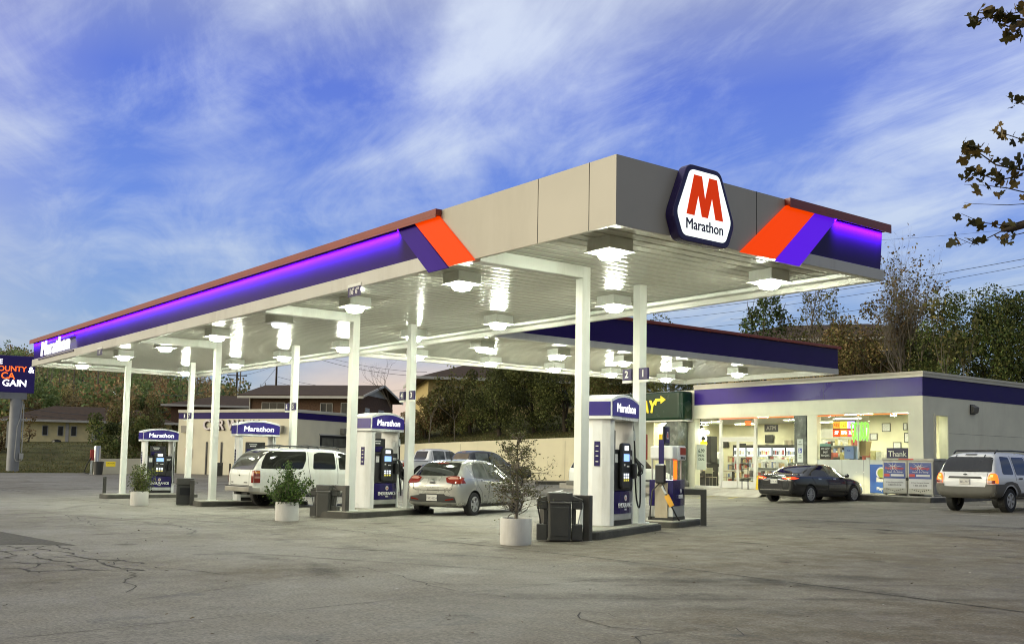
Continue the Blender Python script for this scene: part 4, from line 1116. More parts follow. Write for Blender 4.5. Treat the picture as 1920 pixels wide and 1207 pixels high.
# ================================================================== vehicles
M_TYRE = mat('tyre_rubber', (.016, .016, .015), .8, var=.2)
M_ARCH = mat('wheel_well', (.008, .008, .008), .9, var=0)
M_RIM = mat('alloy', (.46, .46, .45), .35, metal=.35, var=.06)
M_RIMD = mat('dark_alloy', (.22, .22, .22), .35, metal=.35, var=.06)
M_GLASS = mat('tinted_glass', (.006, .007, .007), .04, var=0, spec=.7)
M_GLASSL = mat('clear_car_glass', (.10, .11, .105), .05, var=.5, scale=3, spec=.8)
M_SEAMC = mat('shut_line', (.02, .02, .02), .8, var=0)
M_TRIMB = mat('black_trim', (.018, .018, .018), .45, var=.1)
M_CHROME = mat('chrome', (.6, .6, .6), .12, metal=1, var=.05)
M_PLATE = mat('number_plate', (.62, .60, .55), .5, var=.05)
M_PLTXT = mat('plate_letter', (.03, .03, .06), .5, var=0)
M_TAILR = mat('tail_lamp_red', (.17, .012, .006), .12, var=.1, spec=.7)
M_TAILC = mat('tail_lamp_clear', (.42, .22, .17), .12, var=.1, spec=.7)
E_TAILR = mat('tail_lamp_lit', (.5, .02, .006), .12, var=0, emit=(1.0, .055, .012), estr=1.5)
E_TAILA = mat('tail_lamp_amber', (.6, .12, .01), .12, var=0, emit=(1.0, .17, .012), estr=1.3)
E_TAILH = emitter('tail_lamp_core', (1.0, .42, .12), 2.0)

def body_mesh(st, arches, paint, wheel_r):
    """loft rings through stations (y, z_bottom, z_belt, z_top, half widths low/belt/top), subdivide, cut the wheel wells"""
    n = 16; V = []; Fs = []
    for y, zb, zl, zt, wl_, wb, wt_ in st:
        half = [(0, zb), (wl_ * .78, zb), (wl_ * .97, zb + .05), (wl_, zb + (zl - zb) * .45), (wb * 1.005, zl - .05), (wb * .97, zl + .015), (wt_ * 1.02, zt - .05 - .10 * max(0, min(1, (zt - zl) / .6)) * .3), (wt_ * .86, zt - .008), (0, zt + .012)]
        ring = half + [(-a, b) for a, b in half[-2:0:-1]]
        V += [(a, y, b) for a, b in ring]
    m_ = len(st)
    for i in range(m_ - 1):
        for k in range(n): Fs.append((i * n + k, (i + 1) * n + k, (i + 1) * n + (k + 1) % n, i * n + (k + 1) % n))
    for base, rev in ((0, False), ((m_ - 1) * n, True)):
        fs = [(base + 0, base + 1, base + 15)] + [(base + k, base + k + 1, base + 15 - k, base + 16 - k) for k in range(1, 7)] + [(base + 7, base + 8, base + 9)]
        Fs += [f[::-1] for f in fs] if rev else fs
    me = bpy.data.meshes.new('body'); me.from_pydata(V, [], Fs); me.materials.append(paint); me.materials.append(M_ARCH)
    bm = bmesh.new(); bm.from_mesh(me); bmesh.ops.recalc_face_normals(bm, faces=bm.faces); bm.to_mesh(me); bm.free()
    o = bpy.data.objects.new('tmp_body', me); COL.objects.link(o)
    sd = o.modifiers.new('s', 'SUBSURF'); sd.levels = 2; sd.render_levels = 2
    cut = MB()
    for y, z, r in arches:
        for xa, xb in ((-1.3, -.58), (.58, 1.3)): cut.lathe([(r, xa), (r, xb)], 28, c=(0, y, z), axis='x')
    co = cut.build('tmp_cut', M_ARCH)
    bo = o.modifiers.new('b', 'BOOLEAN'); bo.operation = 'DIFFERENCE'; bo.object = co; bo.solver = 'EXACT'
    try: bo.material_mode = 'TRANSFER'
    except Exception: pass
    dg = bpy.context.evaluated_depsgraph_get()
    full = bpy.data.meshes.new_from_object(o.evaluated_get(dg), depsgraph=dg)
    o.modifiers.remove(bo); dg = bpy.context.evaluated_depsgraph_get()
    plain = bpy.data.meshes.new_from_object(o.evaluated_get(dg), depsgraph=dg)
    bvh = BVHTree.FromPolygons([v.co.copy() for v in plain.vertices], [tuple(p.vertices) for p in plain.polygons])
    bpy.data.objects.remove(o); bpy.data.objects.remove(co)
    full.polygons.foreach_set('use_smooth', [True] * len(full.polygons)); full.set_sharp_from_angle(angle=RAD(38))
    return full, bvh

def clip_poly(sub, x0, x1, y0, y1):
    def half(P, fn, cut):
        out = []
        for i in range(len(P)):
            a, b = P[i - 1], P[i]; fa, fb = fn(a), fn(b)
            if fa >= 0 and fb >= 0: out.append(b)
            elif fa >= 0 > fb: out.append(cut(a, b, fa / (fa - fb)))
            elif fb >= 0 > fa: out.append(cut(a, b, fa / (fa - fb))); out.append(b)
        return out
    cut = lambda a, b, t: (a[0] + (b[0] - a[0]) * t, a[1] + (b[1] - a[1]) * t)
    for fn in (lambda p: p[0] - x0, lambda p: x1 - p[0], lambda p: p[1] - y0, lambda p: y1 - p[1]):
        sub = half(sub, fn, cut)
        if len(sub) < 3: return []
    return sub

class Car:
    def __init__(s, name, label, cat, st, arches, paint, wheels, loc, rz, group='vehicles on the forecourt'):
        s.t = thing(name, label, cat, (loc[0], loc[1], G(*loc)), RAD(rz), group)
        s.me, s.bvh = body_mesh(st, arches, paint, 0)
        b = bpy.data.objects.new('body', s.me); COL.objects.link(b); b.parent = s.t; s.body = b
    def hit(s, side, u, v):
        if side in ('L', 'R'): o, d = Vector((9 if side == 'R' else -9, u, v)), Vector((-1 if side == 'R' else 1, 0, 0))
        elif side == 'B': o, d = Vector((u, -9, v)), Vector((0, 1, 0))
        elif side == 'F': o, d = Vector((u, 15, v)), Vector((0, -1, 0))
        else: o, d = Vector((u, v, 9)), Vector((0, 0, -1))
        p, nn, i, dist = s.bvh.ray_cast(o, d)
        return p, nn, d
    def patch(s, name, side, poly, material, off=.006, cell=.07, parent=None, r=0.0):
        """a skin laid over the body: outline in (y,z) for sides, (x,z) for back and front, (x,y) for the roof"""
        if r: poly = rounded(poly, r, 3)
        xs = [p[0] for p in poly]; ys = [p[1] for p in poly]
        me_v = []; fs = []; idx = {}
        def vid(p):
            k = (round(p[0], 4), round(p[1], 4))
            if k not in idx:
                h, nn, d = s.hit(side, *p)
                if h is None: idx[k] = None
                else:
                    nv = Vector(nn);
                    if nv.dot(d) > 0: nv = -nv
                    idx[k] = len(me_v); me_v.append(tuple(h + nv * off))
            return idx[k]
        x = min(xs)
        while x < max(xs):
            y = min(ys)
            while y < max(ys):
                c = clip_poly(list(poly), x, x + cell, y, y + cell)
                if c:
                    ii = []
                    for p in c:
                        k = vid(p)
                        if k is None: ii = []; break
                        if k not in ii: ii.append(k)
                    if len(ii) >= 3: fs.append(tuple(ii))
                y += cell
            x += cell
        if not fs: return None
        me = bpy.data.meshes.new(name); me.from_pydata(me_v, [], fs); me.materials.append(material)
        bm = bmesh.new(); bm.from_mesh(me)
        bmesh.ops.recalc_face_normals(bm, faces=bm.faces)
        f0 = bm.faces[:] and bm.faces[0]
        bm.to_mesh(me); bm.free()
        me.polygons.foreach_set('use_smooth', [True] * len(me.polygons)); me.update()
        o = bpy.data.objects.new(name, me); COL.objects.link(o); o.parent = parent or s.t
        return o
    def line(s, name, side, pts, w, material, off=.004, parent=None):
        polys = []
        for i in range(len(pts) - 1):
            a, b = Vector(pts[i]), Vector(pts[i + 1]); d = (b - a).normalized(); nn = Vector((-d.y, d.x)) * w / 2
            polys.append([tuple(a + nn), tuple(b + nn), tuple(b - nn), tuple(a - nn)])
        mb = MB()
        for q in polys:
            a, b, c, d = [Vector(p) for p in q]; L = max(1, int((b - a).length / .08)); row = []
            for k in range(L + 1):
                e0, e1 = a.lerp(b, k / L), d.lerp(c, k / L); h0, n0, dd = s.hit(side, *e0); h1, n1, dd = s.hit(side, *e1)
                if h0 is None or h1 is None: row = []; continue
                n0 = -n0 if n0.dot(dd) > 0 else n0; n1 = -n1 if n1.dot(dd) > 0 else n1
                cur = (tuple(h0 + n0 * off), tuple(h1 + n1 * off))
                if row: mb.quad(row[0], cur[0], cur[1], row[1])
                row = cur
        return mb.build(name, material, parent or s.t) if mb.f else None
    def wheel(s, x, y, r, w, spokes=5, rim=None, rr=.66):
        side = 1 if x > 0 else -1
        t = thing_part('wheel', (x, y, r), s.t)
        mb = MB(); mb.lathe([(r * rr, -w / 2), (r * .90, -w / 2), (r * .985, -w * .40), (r, -w * .22), (r, w * .22), (r * .985, w * .40), (r * .90, w / 2), (r * rr, w / 2)], 36, axis='x', caps=False); mb.build('tyre', M_TYRE, t, smooth=35)
        rm = rim or M_RIM; R0 = r * rr
        mb = MB(); e = side * w / 2
        mb.lathe([(R0 * 1.01, e * .98), (R0 * .90, e * 1.02), (R0 * .86, e * .6), (R0 * .84, -e * .6)], 36, axis='x', caps=False)
        mb.lathe([(R0 * .20, e * .55), (R0 * .19, e * 1.0), (R0 * .10, e * 1.04)], 20, axis='x')
        for k in range(spokes):
            M_ = Matrix.Rotation(2 * pi * k / spokes + .3, 4, 'X')
            wd = R0 * (.17 if spokes <= 6 else .09)
            x0, x1 = sorted((e * .62, e * .96))
            mb.prism([(-wd * .75, R0 * .12), (wd * .75, R0 * .12), (wd * 1.15, R0 * .90), (-wd * 1.15, R0 * .90)], x0, x1, 'x', M_)
        mb.build('rim', rm, t, smooth=30)
        mb = MB(); mb.lathe([(R0 * .85, e * .1), (R0 * .85, e * .3)], 24, axis='x'); mb.build('brake_disc', M_ARCH, t)
        return t
    def plate(s, y, z, txt, w=.31, h=.155, x=0):
        mb = MB(); mb.box(x - w / 2, x + w / 2, y - .012, y, z - h / 2, z + h / 2); o = mb.build('number_plate', M_PLATE, s.t, bevel=.003)
        text(txt, face((x, y - .0125, z - .008), -90), .085, M_PLTXT, o, extrude=.001, sx=.9)
        return o
    def mirror(s, x, y, z, material):
        for q in (1, -1):
            mb = MB(); mb.lathe([(.0, -.07), (.075, -.05), (.095, 0), (.08, .05), (.02, .07)], 12, c=(0, 0, 0), axis='x', M=Matrix.Translation((q * x, y, z)) @ Matrix.Diagonal((1.2, .55, .8, 1)), caps=False)
            mb.box(min(q * (x - .12), q * x), max(q * (x - .12), q * x), y - .02, y + .03, z - .05, z - .01)
            mb.build('mirror', material, s.t, smooth=60)
def thing_part(name, loc, parent):
    o = bpy.data.objects.new(name, None); COL.objects.link(o); o.location = loc; o.parent = parent; o.empty_display_size = .1
    return o
def paint(name, col, metal=.0, rough=.28, coat=.6, dirt=None):
    return mat(name, col, rough, metal, var=.04, scale=1.2, coat=coat, dirt=dirt, dscale=.8)
P_SILVER = paint('silver_paint', (.40, .40, .365), .55, .26)
P_WHITE = paint('white_paint', (.70, .71, .66), 0, .28, .5, dirt=(.55, .53, .45))
P_WHITE2 = paint('clean_white_paint', (.76, .77, .77), 0, .25)
P_BLACK = paint('black_paint', (.010, .010, .012), .1, .16, .8)
P_DGREY = paint('dark_grey_paint', (.035, .038, .045), .3, .22, .7)
M_CLAD = mat('grey_cladding', (.105, .10, .085), .6, var=.12, scale=4)

# ---- silver hatchback at the second island
st = [(0.0, .36, .70, .76, .62, .66, .56), (.05, .28, .84, .93, .78, .76, .66), (.14, .24, .95, 1.04, .83, .80, .70), (.28, .22, .99, 1.14, .85, .82, .68), (.44, .21, .99, 1.28, .86, .83, .66), (.62, .20, .98, 1.39, .865, .835, .64),
      (.95, .20, .97, 1.455, .87, .84, .62), (1.7, .20, .95, 1.475, .87, .845, .61), (2.2, .20, .93, 1.44, .87, .845, .60), (2.55, .20, .925, 1.31, .87, .84, .60), (2.85, .20, .915, 1.12, .87, .83, .64), (3.1, .20, .89, .99, .865, .82, .68), (3.5, .21, .82, .90, .84, .77, .64), (3.85, .24, .72, .78, .77, .69, .55), (4.0, .30, .60, .64, .64, .58, .45), (4.05, .36, .52, .55, .5, .46, .36)]
c = Car('hatchback_car', 'silver hatchback parked between the first and second pump islands', 'car', st, [(.74, .31, .36), (3.30, .31, .36)], P_SILVER, None, (-22.58, 15.05), 25)
for x in (-.76, .76):
    for y in (.74, 3.30): c.wheel(x, y, .305, .20, 5)
rw = c.patch('rear_window', 'B', [(-.64, 1.03), (.64, 1.03), (.60, 1.18), (.52, 1.355), (.30, 1.375), (-.30, 1.375), (-.52, 1.355), (-.60, 1.18)], M_GLASS, r=.04)
for s_ in (1, -1):
    S_ = 'R' if s_ > 0 else 'L'
    c.patch('side_window', S_, [(.78, 1.0), (.86, .985), (1.50, .965), (1.50, 1.36), (1.2, 1.375), (.98, 1.34), (.85, 1.22)], M_GLASSL, r=.03)
    c.patch('side_window', S_, [(1.56, .962), (2.62, .94), (2.42, 1.16), (2.16, 1.345), (1.9, 1.375), (1.56, 1.365)], M_GLASSL, r=.03)
    c.line('window_trim', S_, [(.76, .995), (1.53, .95), (2.64, .925)], .03, M_TRIMB, .007)
    c.line('window_trim', S_, [(.77, 1.0), (.84, 1.23), (.97, 1.36), (1.2, 1.395), (1.9, 1.40), (2.18, 1.37)], .03, M_TRIMB, .006)
    c.line('window_trim', S_, [(1.53, .96), (1.53, 1.37)], .06, M_TRIMB, .008)
    c.line('shut_line', S_, [(1.53, .95), (1.50, .55), (1.42, .30)], .012, M_SEAMC)
    c.line('shut_line', S_, [(.86, .985), (.93, .78), (1.12, .62), (1.2, .32), (2.5, .30), (2.62, .60), (2.66, .92)], .012, M_SEAMC)
    c.line('sill_trim', S_, [(1.15, .27), (2.9, .27)], .05, M_TRIMB, .008)
    c.patch('door_handle', S_, [(1.20, .86), (1.36, .855), (1.36, .885), (1.20, .89)], P_SILVER, .028)
    c.patch('door_handle', S_, [(2.25, .83), (2.41, .825), (2.41, .855), (2.25, .86)], P_SILVER, .028)
    tl = c.patch('tail_lamp', 'B', [(s_ * .36, .975), (s_ * .42, .86), (s_ * .60, .825), (s_ * .79, .83), (s_ * .80, .98), (s_ * .66, 1.02), (s_ * .48, 1.015)], M_TAILR, .016, r=.02)
    c.patch('tail_lamp', S_, [(.06, .84), (.30, .85), (.20, .97), (.08, .99)], M_TAILR, .010)
    c.patch('lamp_lens', 'B', [(s_ * .42, .965), (s_ * .48, .935), (s_ * .72, .945), (s_ * .68, .99), (s_ * .50, 1.0)], M_TAILC, .022, .05, tl)
    c.patch('bumper_reflector', 'B', [(s_ * .40, .40), (s_ * .64, .43), (s_ * .63, .47), (s_ * .40, .43)], M_TAILR, .024)
c.patch('bumper_insert', 'B', [(-.70, .36), (.70, .36), (.66, .50), (.40, .53), (.36, .57), (-.36, .57), (-.40, .53), (-.66, .50)], M_TRIMB, .010)
c.line('shut_line', 'B', [(-.60, 1.02), (-.58, .70), (-.5, .66), (.5, .66), (.58, .70), (.60, 1.02)], .014, M_SEAMC)
c.patch('badge', 'B', [(-.07, .90), (0, .885), (.07, .90), (.07, .93), (0, .945), (-.07, .93)], M_CHROME, .014, .04)
c.patch('tailgate_handle', 'B', [(-.075, .83), (.075, .83), (.075, .87), (-.075, .87)], M_TRIMB, .012, .04)
c.patch('brake_lamp', 'B', [(-.17, 1.335), (.17, 1.335), (.17, 1.36), (-.17, 1.36)], M_TAILR, .012)
h, nn, d = c.hit('B', 0, .46); c.plate(h.y - .012, .465, 'T5C-5224')
c.mirror(.93, 2.52, .98, P_SILVER)
mb = MB(); mb.tube([(0, .95, 1.46), (0, .82, 1.70)], [.008, .004], 6); mb.tube([(0, .97, 1.455), (0, .93, 1.49)], [.03, .015], 8); mb.build('aerial', M_TRIMB, c.t)
c.line('exhaust', 'B', [(.42, .30), (.56, .30)], .05, M_CHROME, .02)

# ---- large white wagon at the third island
def big_suv(name, label, loc, rz, pnt, L=5.55, hb=0.0):
    st = [(0.0, .58, .98, 1.04, .86, .88, .80), (.04, .52, 1.12, 1.20, .95, .955, .88), (.12, .48, 1.20, 1.34, .985, .975, .86), (.24, .44, 1.21, 1.56, .995, .98, .83), (.42, .43, 1.21, 1.76, 1.0, .985, .80), (.66, .42, 1.21, 1.86, 1.0, .985, .79),
          (1.2, .42, 1.20, 1.895, 1.0, .985, .785), (2.6, .42, 1.20, 1.895, 1.0, .985, .785), (3.2, .42, 1.19, 1.86, 1.0, .985, .78), (3.55, .42, 1.19, 1.68, 1.0, .98, .79), (3.85, .42, 1.19, 1.42, 1.0, .97, .82), (4.05, .42, 1.17, 1.25, 1.0, .95, .84), (4.6, .43, 1.12, 1.19, .995, .93, .82), (5.2, .46, 1.02, 1.10, .97, .91, .8), (5.48, .5, .92, .98, .9, .86, .74), (5.55, .56, .82, .88, .8, .78, .66)]
    st = [(y * L / 5.55, *r) for y, *r in st]
    return Car(name, label, 'car', st, [(1.18 * L / 5.55, .39, .47), (4.52 * L / 5.55, .39, .47)], pnt, None, loc, rz)
c = big_suv('sport_utility_vehicle', 'large white wagon with roof rack at the third pump, seen from behind', (-29.98, 13.0), 0, P_WHITE)
c.t.scale = (.965, .965, .965)
for x in (-.86, .86):
    for y in (1.18, 4.52): c.wheel(x, y, .385, .27, 6, rr=.66)
c.patch('rear_window', 'B', [(-.86, 1.20), (.86, 1.20), (.84, 1.34), (.77, 1.76), (.70, 1.80), (-.70, 1.80), (-.77, 1.76), (-.84, 1.34)], mat('rear_glass_reflect', (.05, .05, .047), .04, var=.3, scale=2, spec=.9), r=.05)
for s_ in (1, -1):
    S_ = 'R' if s_ > 0 else 'L'
    c.patch('side_window', S_, [(.27, 1.235), (1.68, 1.235), (1.82, 1.50), (1.86, 1.78), (.66, 1.785), (.48, 1.68), (.34, 1.45)], M_GLASS, r=.05)
    c.patch('side_window', S_, [(2.04, 1.235), (2.86, 1.235), (2.86, 1.76), (2.30, 1.775), (2.12, 1.72)], M_GLASS, r=.06)
    c.patch('side_window', S_, [(2.98, 1.235), (3.92, 1.235), (3.68, 1.50), (3.42, 1.72), (3.0, 1.765)], M_GLASS, r=.05)
    for pts in ([(1.92, 1.84), (1.90, 1.25), (1.94, .98), (2.08, .50)], [(2.92, 1.84), (2.92, .48)], [(3.98, 1.2), (3.9, .8), (3.86, .48)]): c.line('shut_line', S_, pts, .014, M_SEAMC)
    for y in (2.12, 3.06): c.patch('door_handle', S_, [(y, 1.035), (y + .22, 1.035), (y + .22, 1.085), (y, 1.085)], P_WHITE, .02, .05)
    c.line('side_moulding', S_, [(2.2, .74), (3.85, .74)], .07, P_WHITE, .018)
    c.line('moulding_shade', S_, [(2.3, .69), (3.85, .69)], .02, M_TRIMB, .012)  # dark strip painted in for the shade under the side moulding
    mb = MB(); mb.box(s_ * .93 - .09, s_ * .93 + .09, 1.85, 3.8, .36, .42); mb.build('running_board', M_TRIMB, c.t, bevel=.02)
    c.patch('tail_lamp', S_, [(.06, .80), (.24, .80), (.24, 1.18), (.06, 1.18)], M_TAILR, .012, r=.02)
    tl = c.patch('tail_lamp', 'B', [(s_ * .85, .80), (s_ * .945, .80), (s_ * .945, 1.17), (s_ * .85, 1.17)], M_TAILR, .014)
    c.patch('lamp_lens', S_, [(.07, .94), (.23, .94), (.23, 1.00), (.07, 1.00)], M_TAILC, .017, .05, tl)
    c.patch('lamp_lens', S_, [(.07, 1.09), (.23, 1.09), (.23, 1.15), (.07, 1.15)], mat('tail_lamp_orange', (.45, .16, .02), .15, var=0), .017, .05, tl)
    mb = MB(); mb.tube([(s_ * .66, .95, 1.885), (s_ * .66, 1.05, 1.945), (s_ * .66, 2.0, 1.965), (s_ * .66, 3.0, 1.945), (s_ * .66, 3.1, 1.88)], .02, 8)
    mb.tube([(s_ * .66, 2.0, 1.89), (s_ * .66, 2.0, 1.965)], .03, 8); mb.build('roof_rail', M_TRIMB, c.t, smooth=50)
for y in (1.15, 2.15):
    mb = MB(); mb.tube([(-.66, y, 1.955), (-.3, y, 1.985), (.3, y, 1.985), (.66, y, 1.955)], .018, 8); mb.build('roof_bar', M_TRIMB, c.t, smooth=50)
c.line('shut_line', 'B', [(-.70, 1.19), (-.70, .72), (.70, .72), (.70, 1.19)], .014, M_SEAMC)
c.patch('badge', 'B', [(-.07, 1.02), (0, .99), (.07, 1.02), (0, 1.05)], M_CHROME, .012, .05)
c.line('badge_strip', 'B', [(.34, .80), (.60, .80)], .03, M_TRIMB, .008); c.line('badge_strip', 'B', [(-.62, .80), (-.46, .80)], .03, M_TRIMB, .008)
M_BUMP = mat('worn_chrome_bumper', (.42, .40, .35), .35, metal=.6, var=.15, dirt=(.12, .10, .08))
mb = MB(); mb.prism([(-.98, .02), (-.90, -.10), (.90, -.10), (.98, .02), (.98, .26), (.90, .26), (.88, .06), (-.88, .06), (-.90, .26), (-.98, .26)], .52, .67); mb.build('bumper', M_BUMP, c.t, bevel=.02, seg=2)
mb = MB(); mb.box(-.90, .90, -.08, .04, .671, .70); mb.build('bumper_pad', M_TRIMB, c.t)
mb = MB(); mb.box(-.04, .04, -.13, .1, .43, .50); mb.box(-.5, .5, .05, .15, .42, .5); mb.build('tow_hitch', M_TRIMB, c.t)
c.mirror(1.10, 3.72, 1.26, P_WHITE)

# ---- white wagon parked far off by the left of the shop (mostly hidden)
c = big_suv('sport_utility_vehicle', 'white wagon glimpsed behind the nearest pump, front wheel showing', (-31.7, 28.4), 0, P_WHITE, L=4.6)
c.t.scale = (.9, 1, .95)
for x in (-.84, .84):
    for y in (.98, 3.75): c.wheel(x, y, .385, .26, 6)
c.patch('rear_window', 'B', [(-.84, 1.22), (.84, 1.22), (.75, 1.76), (-.75, 1.76)], M_GLASS, r=.05)
for s_ in (1, -1):
    S_ = 'R' if s_ > 0 else 'L'
    c.patch('side_window', S_, [(.26, 1.24), (3.35, 1.24), (3.05, 1.72), (.5, 1.76)], M_GLASS, r=.05)
    c.patch('tail_lamp', S_, [(.05, .80), (.22, .80), (.22, 1.18), (.05, 1.18)], M_TAILR, .012)
    c.line('shut_line', S_, [(3.5, 1.2), (3.45, .5)], .014, M_SEAMC)
    c.line('side_moulding', S_, [(1.7, .72), (3.4, .72)], .07, M_TRIMB, .014)
mb = MB(); mb.box(-.95, .95, -.12, .2, .48, .68); mb.build('bumper', M_CLAD, c.t, bevel=.03)

# ---- pick-ups in front of the cream wall
def pickup(label, loc, rz, pnt, win):
    st = [(0.0, .55, 1.05, 1.12, .93, .94, .90), (.05, .50, 1.10, 1.17, .98, .97, .93), (.9, .48, 1.12, 1.18, 1.0, .98, .94), (1.72, .46, 1.13, 1.19, 1.0, .985, .94), (1.80, .46, 1.16, 1.46, 1.0, .985, .82), (1.90, .46, 1.17, 1.80, 1.0, .985, .76), (2.2, .46, 1.17, 1.90, 1.0, .985, .75), (3.2, .46, 1.16, 1.905, 1.0, .985, .75), (3.7, .46, 1.16, 1.78, 1.0, .98, .75), (4.05, .46, 1.16, 1.50, 1.0, .97, .78), (4.3, .46, 1.15, 1.25, 1.0, .95, .84), (4.9, .47, 1.11, 1.18, 1.0, .94, .84), (5.5, .50, 1.03, 1.12, .97, .92, .82), (5.75, .55, .93, 1.0, .88, .85, .74), (5.80, .6, .85, .9, .8, .78, .66)]
    c = Car('pickup_truck', label, 'pickup', st, [(1.15, .40, .49), (4.72, .40, .49)], pnt, None, loc, rz)
    for x in (-.86, .86):
        for y in (1.15, 4.72): c.wheel(x, y, .395, .27, 6, rim=M_RIMD)
    c.patch('rear_window', 'B', [(-.66, 1.24), (.66, 1.24), (.62, 1.74), (-.62, 1.74)], win, r=.04)
    for s_ in (1, -1):
        S_ = 'R' if s_ > 0 else 'L'
        c.patch('side_window', S_, [(2.12, 1.22), (2.92, 1.22), (2.92, 1.76), (2.12, 1.77)], M_GLASSL, r=.04)
        c.patch('side_window', S_, [(3.02, 1.22), (4.18, 1.21), (3.86, 1.52), (3.56, 1.74), (3.02, 1.76)], M_GLASSL, r=.04)
        c.line('window_trim', S_, [(2.08, 1.20), (4.15, 1.19)], .025, M_CHROME, .008)
        for pts in ([(2.02, 1.8), (2.02, .5)], [(2.97, 1.8), (2.97, .5)], [(1.76, 1.15), (1.76, .5)]): c.line('shut_line', S_, pts, .014, M_SEAMC)
        c.line('bed_rail', S_, [(.05, 1.13), (1.7, 1.15)], .03, M_TRIMB, .012)
        c.patch('tail_lamp', S_, [(.04, .80), (.18, .80), (.18, 1.08), (.04, 1.08)], M_TAILR, .012)
        c.patch('tail_lamp', 'B', [(s_ * .80, .80), (s_ * .93, .80), (s_ * .93, 1.07), (s_ * .80, 1.07)], M_TAILR, .012)
    mb = MB(); mb.box(-.97, .97, -.14, .10, .50, .68); mb.build('bumper', M_TRIMB, c.t, bevel=.03)
    c.patch('brake_lamp', 'B', [(-.14, 1.80), (.14, 1.80), (.14, 1.84), (-.14, 1.84)], M_TAILC, .01)
    c.mirror(1.12, 4.0, 1.28, M_TRIMB)
    return c
pickup('dark grey pickup with crew cab parked along the cream wall', (-43.1, 28.6), 0, P_DGREY, mat('brown_glass', (.10, .075, .04), .05, var=.2, spec=.8))
pickup('white pickup beyond the dark one, only its cab showing', (-52.6, 32.4), 0, P_WHITE2, M_GLASS)

# ---- black saloon before the shop
st = [(0.0, .40, .78, .84, .68, .70, .60), (.05, .30, .92, .98, .80, .79, .70), (.16, .26, .97, 1.045, .86, .83, .74), (.45, .23, .97, 1.06, .885, .85, .75), (.68, .21, .97, 1.09, .89, .855, .72), (1.0, .20, .97, 1.22, .895, .86, .68), (1.4, .20, .96, 1.36, .90, .86, .63), (1.9, .20, .95, 1.435, .90, .86, .61), (2.45, .20, .94, 1.43, .90, .86, .605), (2.85, .20, .93, 1.32, .90, .86, .61), (3.2, .20, .92, 1.14, .90, .855, .65), (3.5, .20, .90, 1.0, .895, .84, .70), (3.95, .21, .83, .91, .87, .80, .68), (4.35, .24, .74, .81, .80, .72, .60), (4.58, .30, .62, .68, .68, .60, .48), (4.64, .38, .52, .56, .54, .48, .38)]
c = Car('saloon_car', 'black saloon with lit tail lamps parked facing the shop', 'car', st, [(.98, .325, .375), (3.68, .325, .375)], P_BLACK, None, (-23.22, 29.82), 0)
c.t.scale = (.955, .955, .955)
for x in (-.79, .79):
    for y in (.98, 3.68): c.wheel(x, y, .325, .21, 10, rim=M_RIM, rr=.70)
c.patch('rear_window', 'B', [(-.66, 1.075), (.66, 1.075), (.58, 1.25), (.48, 1.385), (-.48, 1.385), (-.58, 1.25)], M_GLASS, r=.03)
for s_ in (1, -1):
    S_ = 'R' if s_ > 0 else 'L'
    c.patch('side_window', S_, [(.95, 1.01), (2.02, .985), (2.02, 1.36), (1.72, 1.345), (1.35, 1.22)], M_GLASS, r=.03)
    c.patch('side_window', S_, [(2.10, .985), (3.22, .965), (2.95, 1.16), (2.68, 1.30), (2.4, 1.365), (2.10, 1.365)], mat('lit_car_glass', (.09, .10, .075), .05, var=.6, scale=4, spec=.8), r=.03)
    for pts in ([(2.06, .97), (2.04, .5), (2.0, .28)], [(1.05, .98), (1.3, .7), (1.42, .30)], [(3.24, .95), (3.2, .6), (3.1, .30)]): c.line('shut_line', S_, pts, .012, M_SEAMC)
    for y in (1.45, 2.35): c.patch('door_handle', S_, [(y, .87), (y + .18, .865), (y + .18, .895), (y, .90)], M_CHROME, .02)
    c.patch('tail_lamp', 'B', [(s_ * .34, .90), (s_ * .52, .845), (s_ * .80, .86), (s_ * .80, .945), (s_ * .5, .935)], E_TAILR, .014, r=.012)
    c.patch('tail_lamp', S_, [(.08, .85), (.34, .90), (.10, .94)], E_TAILR, .012)
    c.patch('lamp_core', 'B', [(s_ * .52, .875), (s_ * .72, .885), (s_ * .72, .92), (s_ * .52, .905)], E_TAILH, .02)
c.patch('bumper_insert', 'B', [(-.72, .32), (.72, .32), (.66, .46), (-.66, .46)], M_TRIMB, .010)
c.line('bumper_trim', 'B', [(-.66, .475), (.66, .475)], .022, M_CHROME, .016)
c.line('boot_trim', 'B', [(-.5, .965), (.5, .965)], .02, M_CHROME, .012)
c.line('shut_line', 'B', [(-.62, 1.0), (-.56, .66), (.56, .66), (.62, 1.0)], .012, M_SEAMC)
for s_ in (1, -1):
    c.patch('headlamp', 'F', [(s_ * .42, .60), (s_ * .70, .63), (s_ * .72, .70), (s_ * .46, .67)], emitter('headlamp_lit', (1.0, .9, .6), 5.0), .012, .05)
    l = bpy.data.lights.new('headlamp_beam', 'SPOT'); l.energy = 60; l.color = (1.0, .86, .36); l.spot_size = RAD(44); l.spot_blend = .5; l.shadow_soft_size = .06
    lo = bpy.data.objects.new('headlamp_beam', l); COL.objects.link(lo); lo.parent = c.t; lo.location = (s_ * .58, 4.72, .64); lo.rotation_euler = (RAD(85), 0, 0)
h, nn, d = c.hit('B', -.05, .78); c.plate(h.y - .014, .78, 'MVW 492', x=-.0)
c.mirror(.97, 3.1, 1.01, P_BLACK)

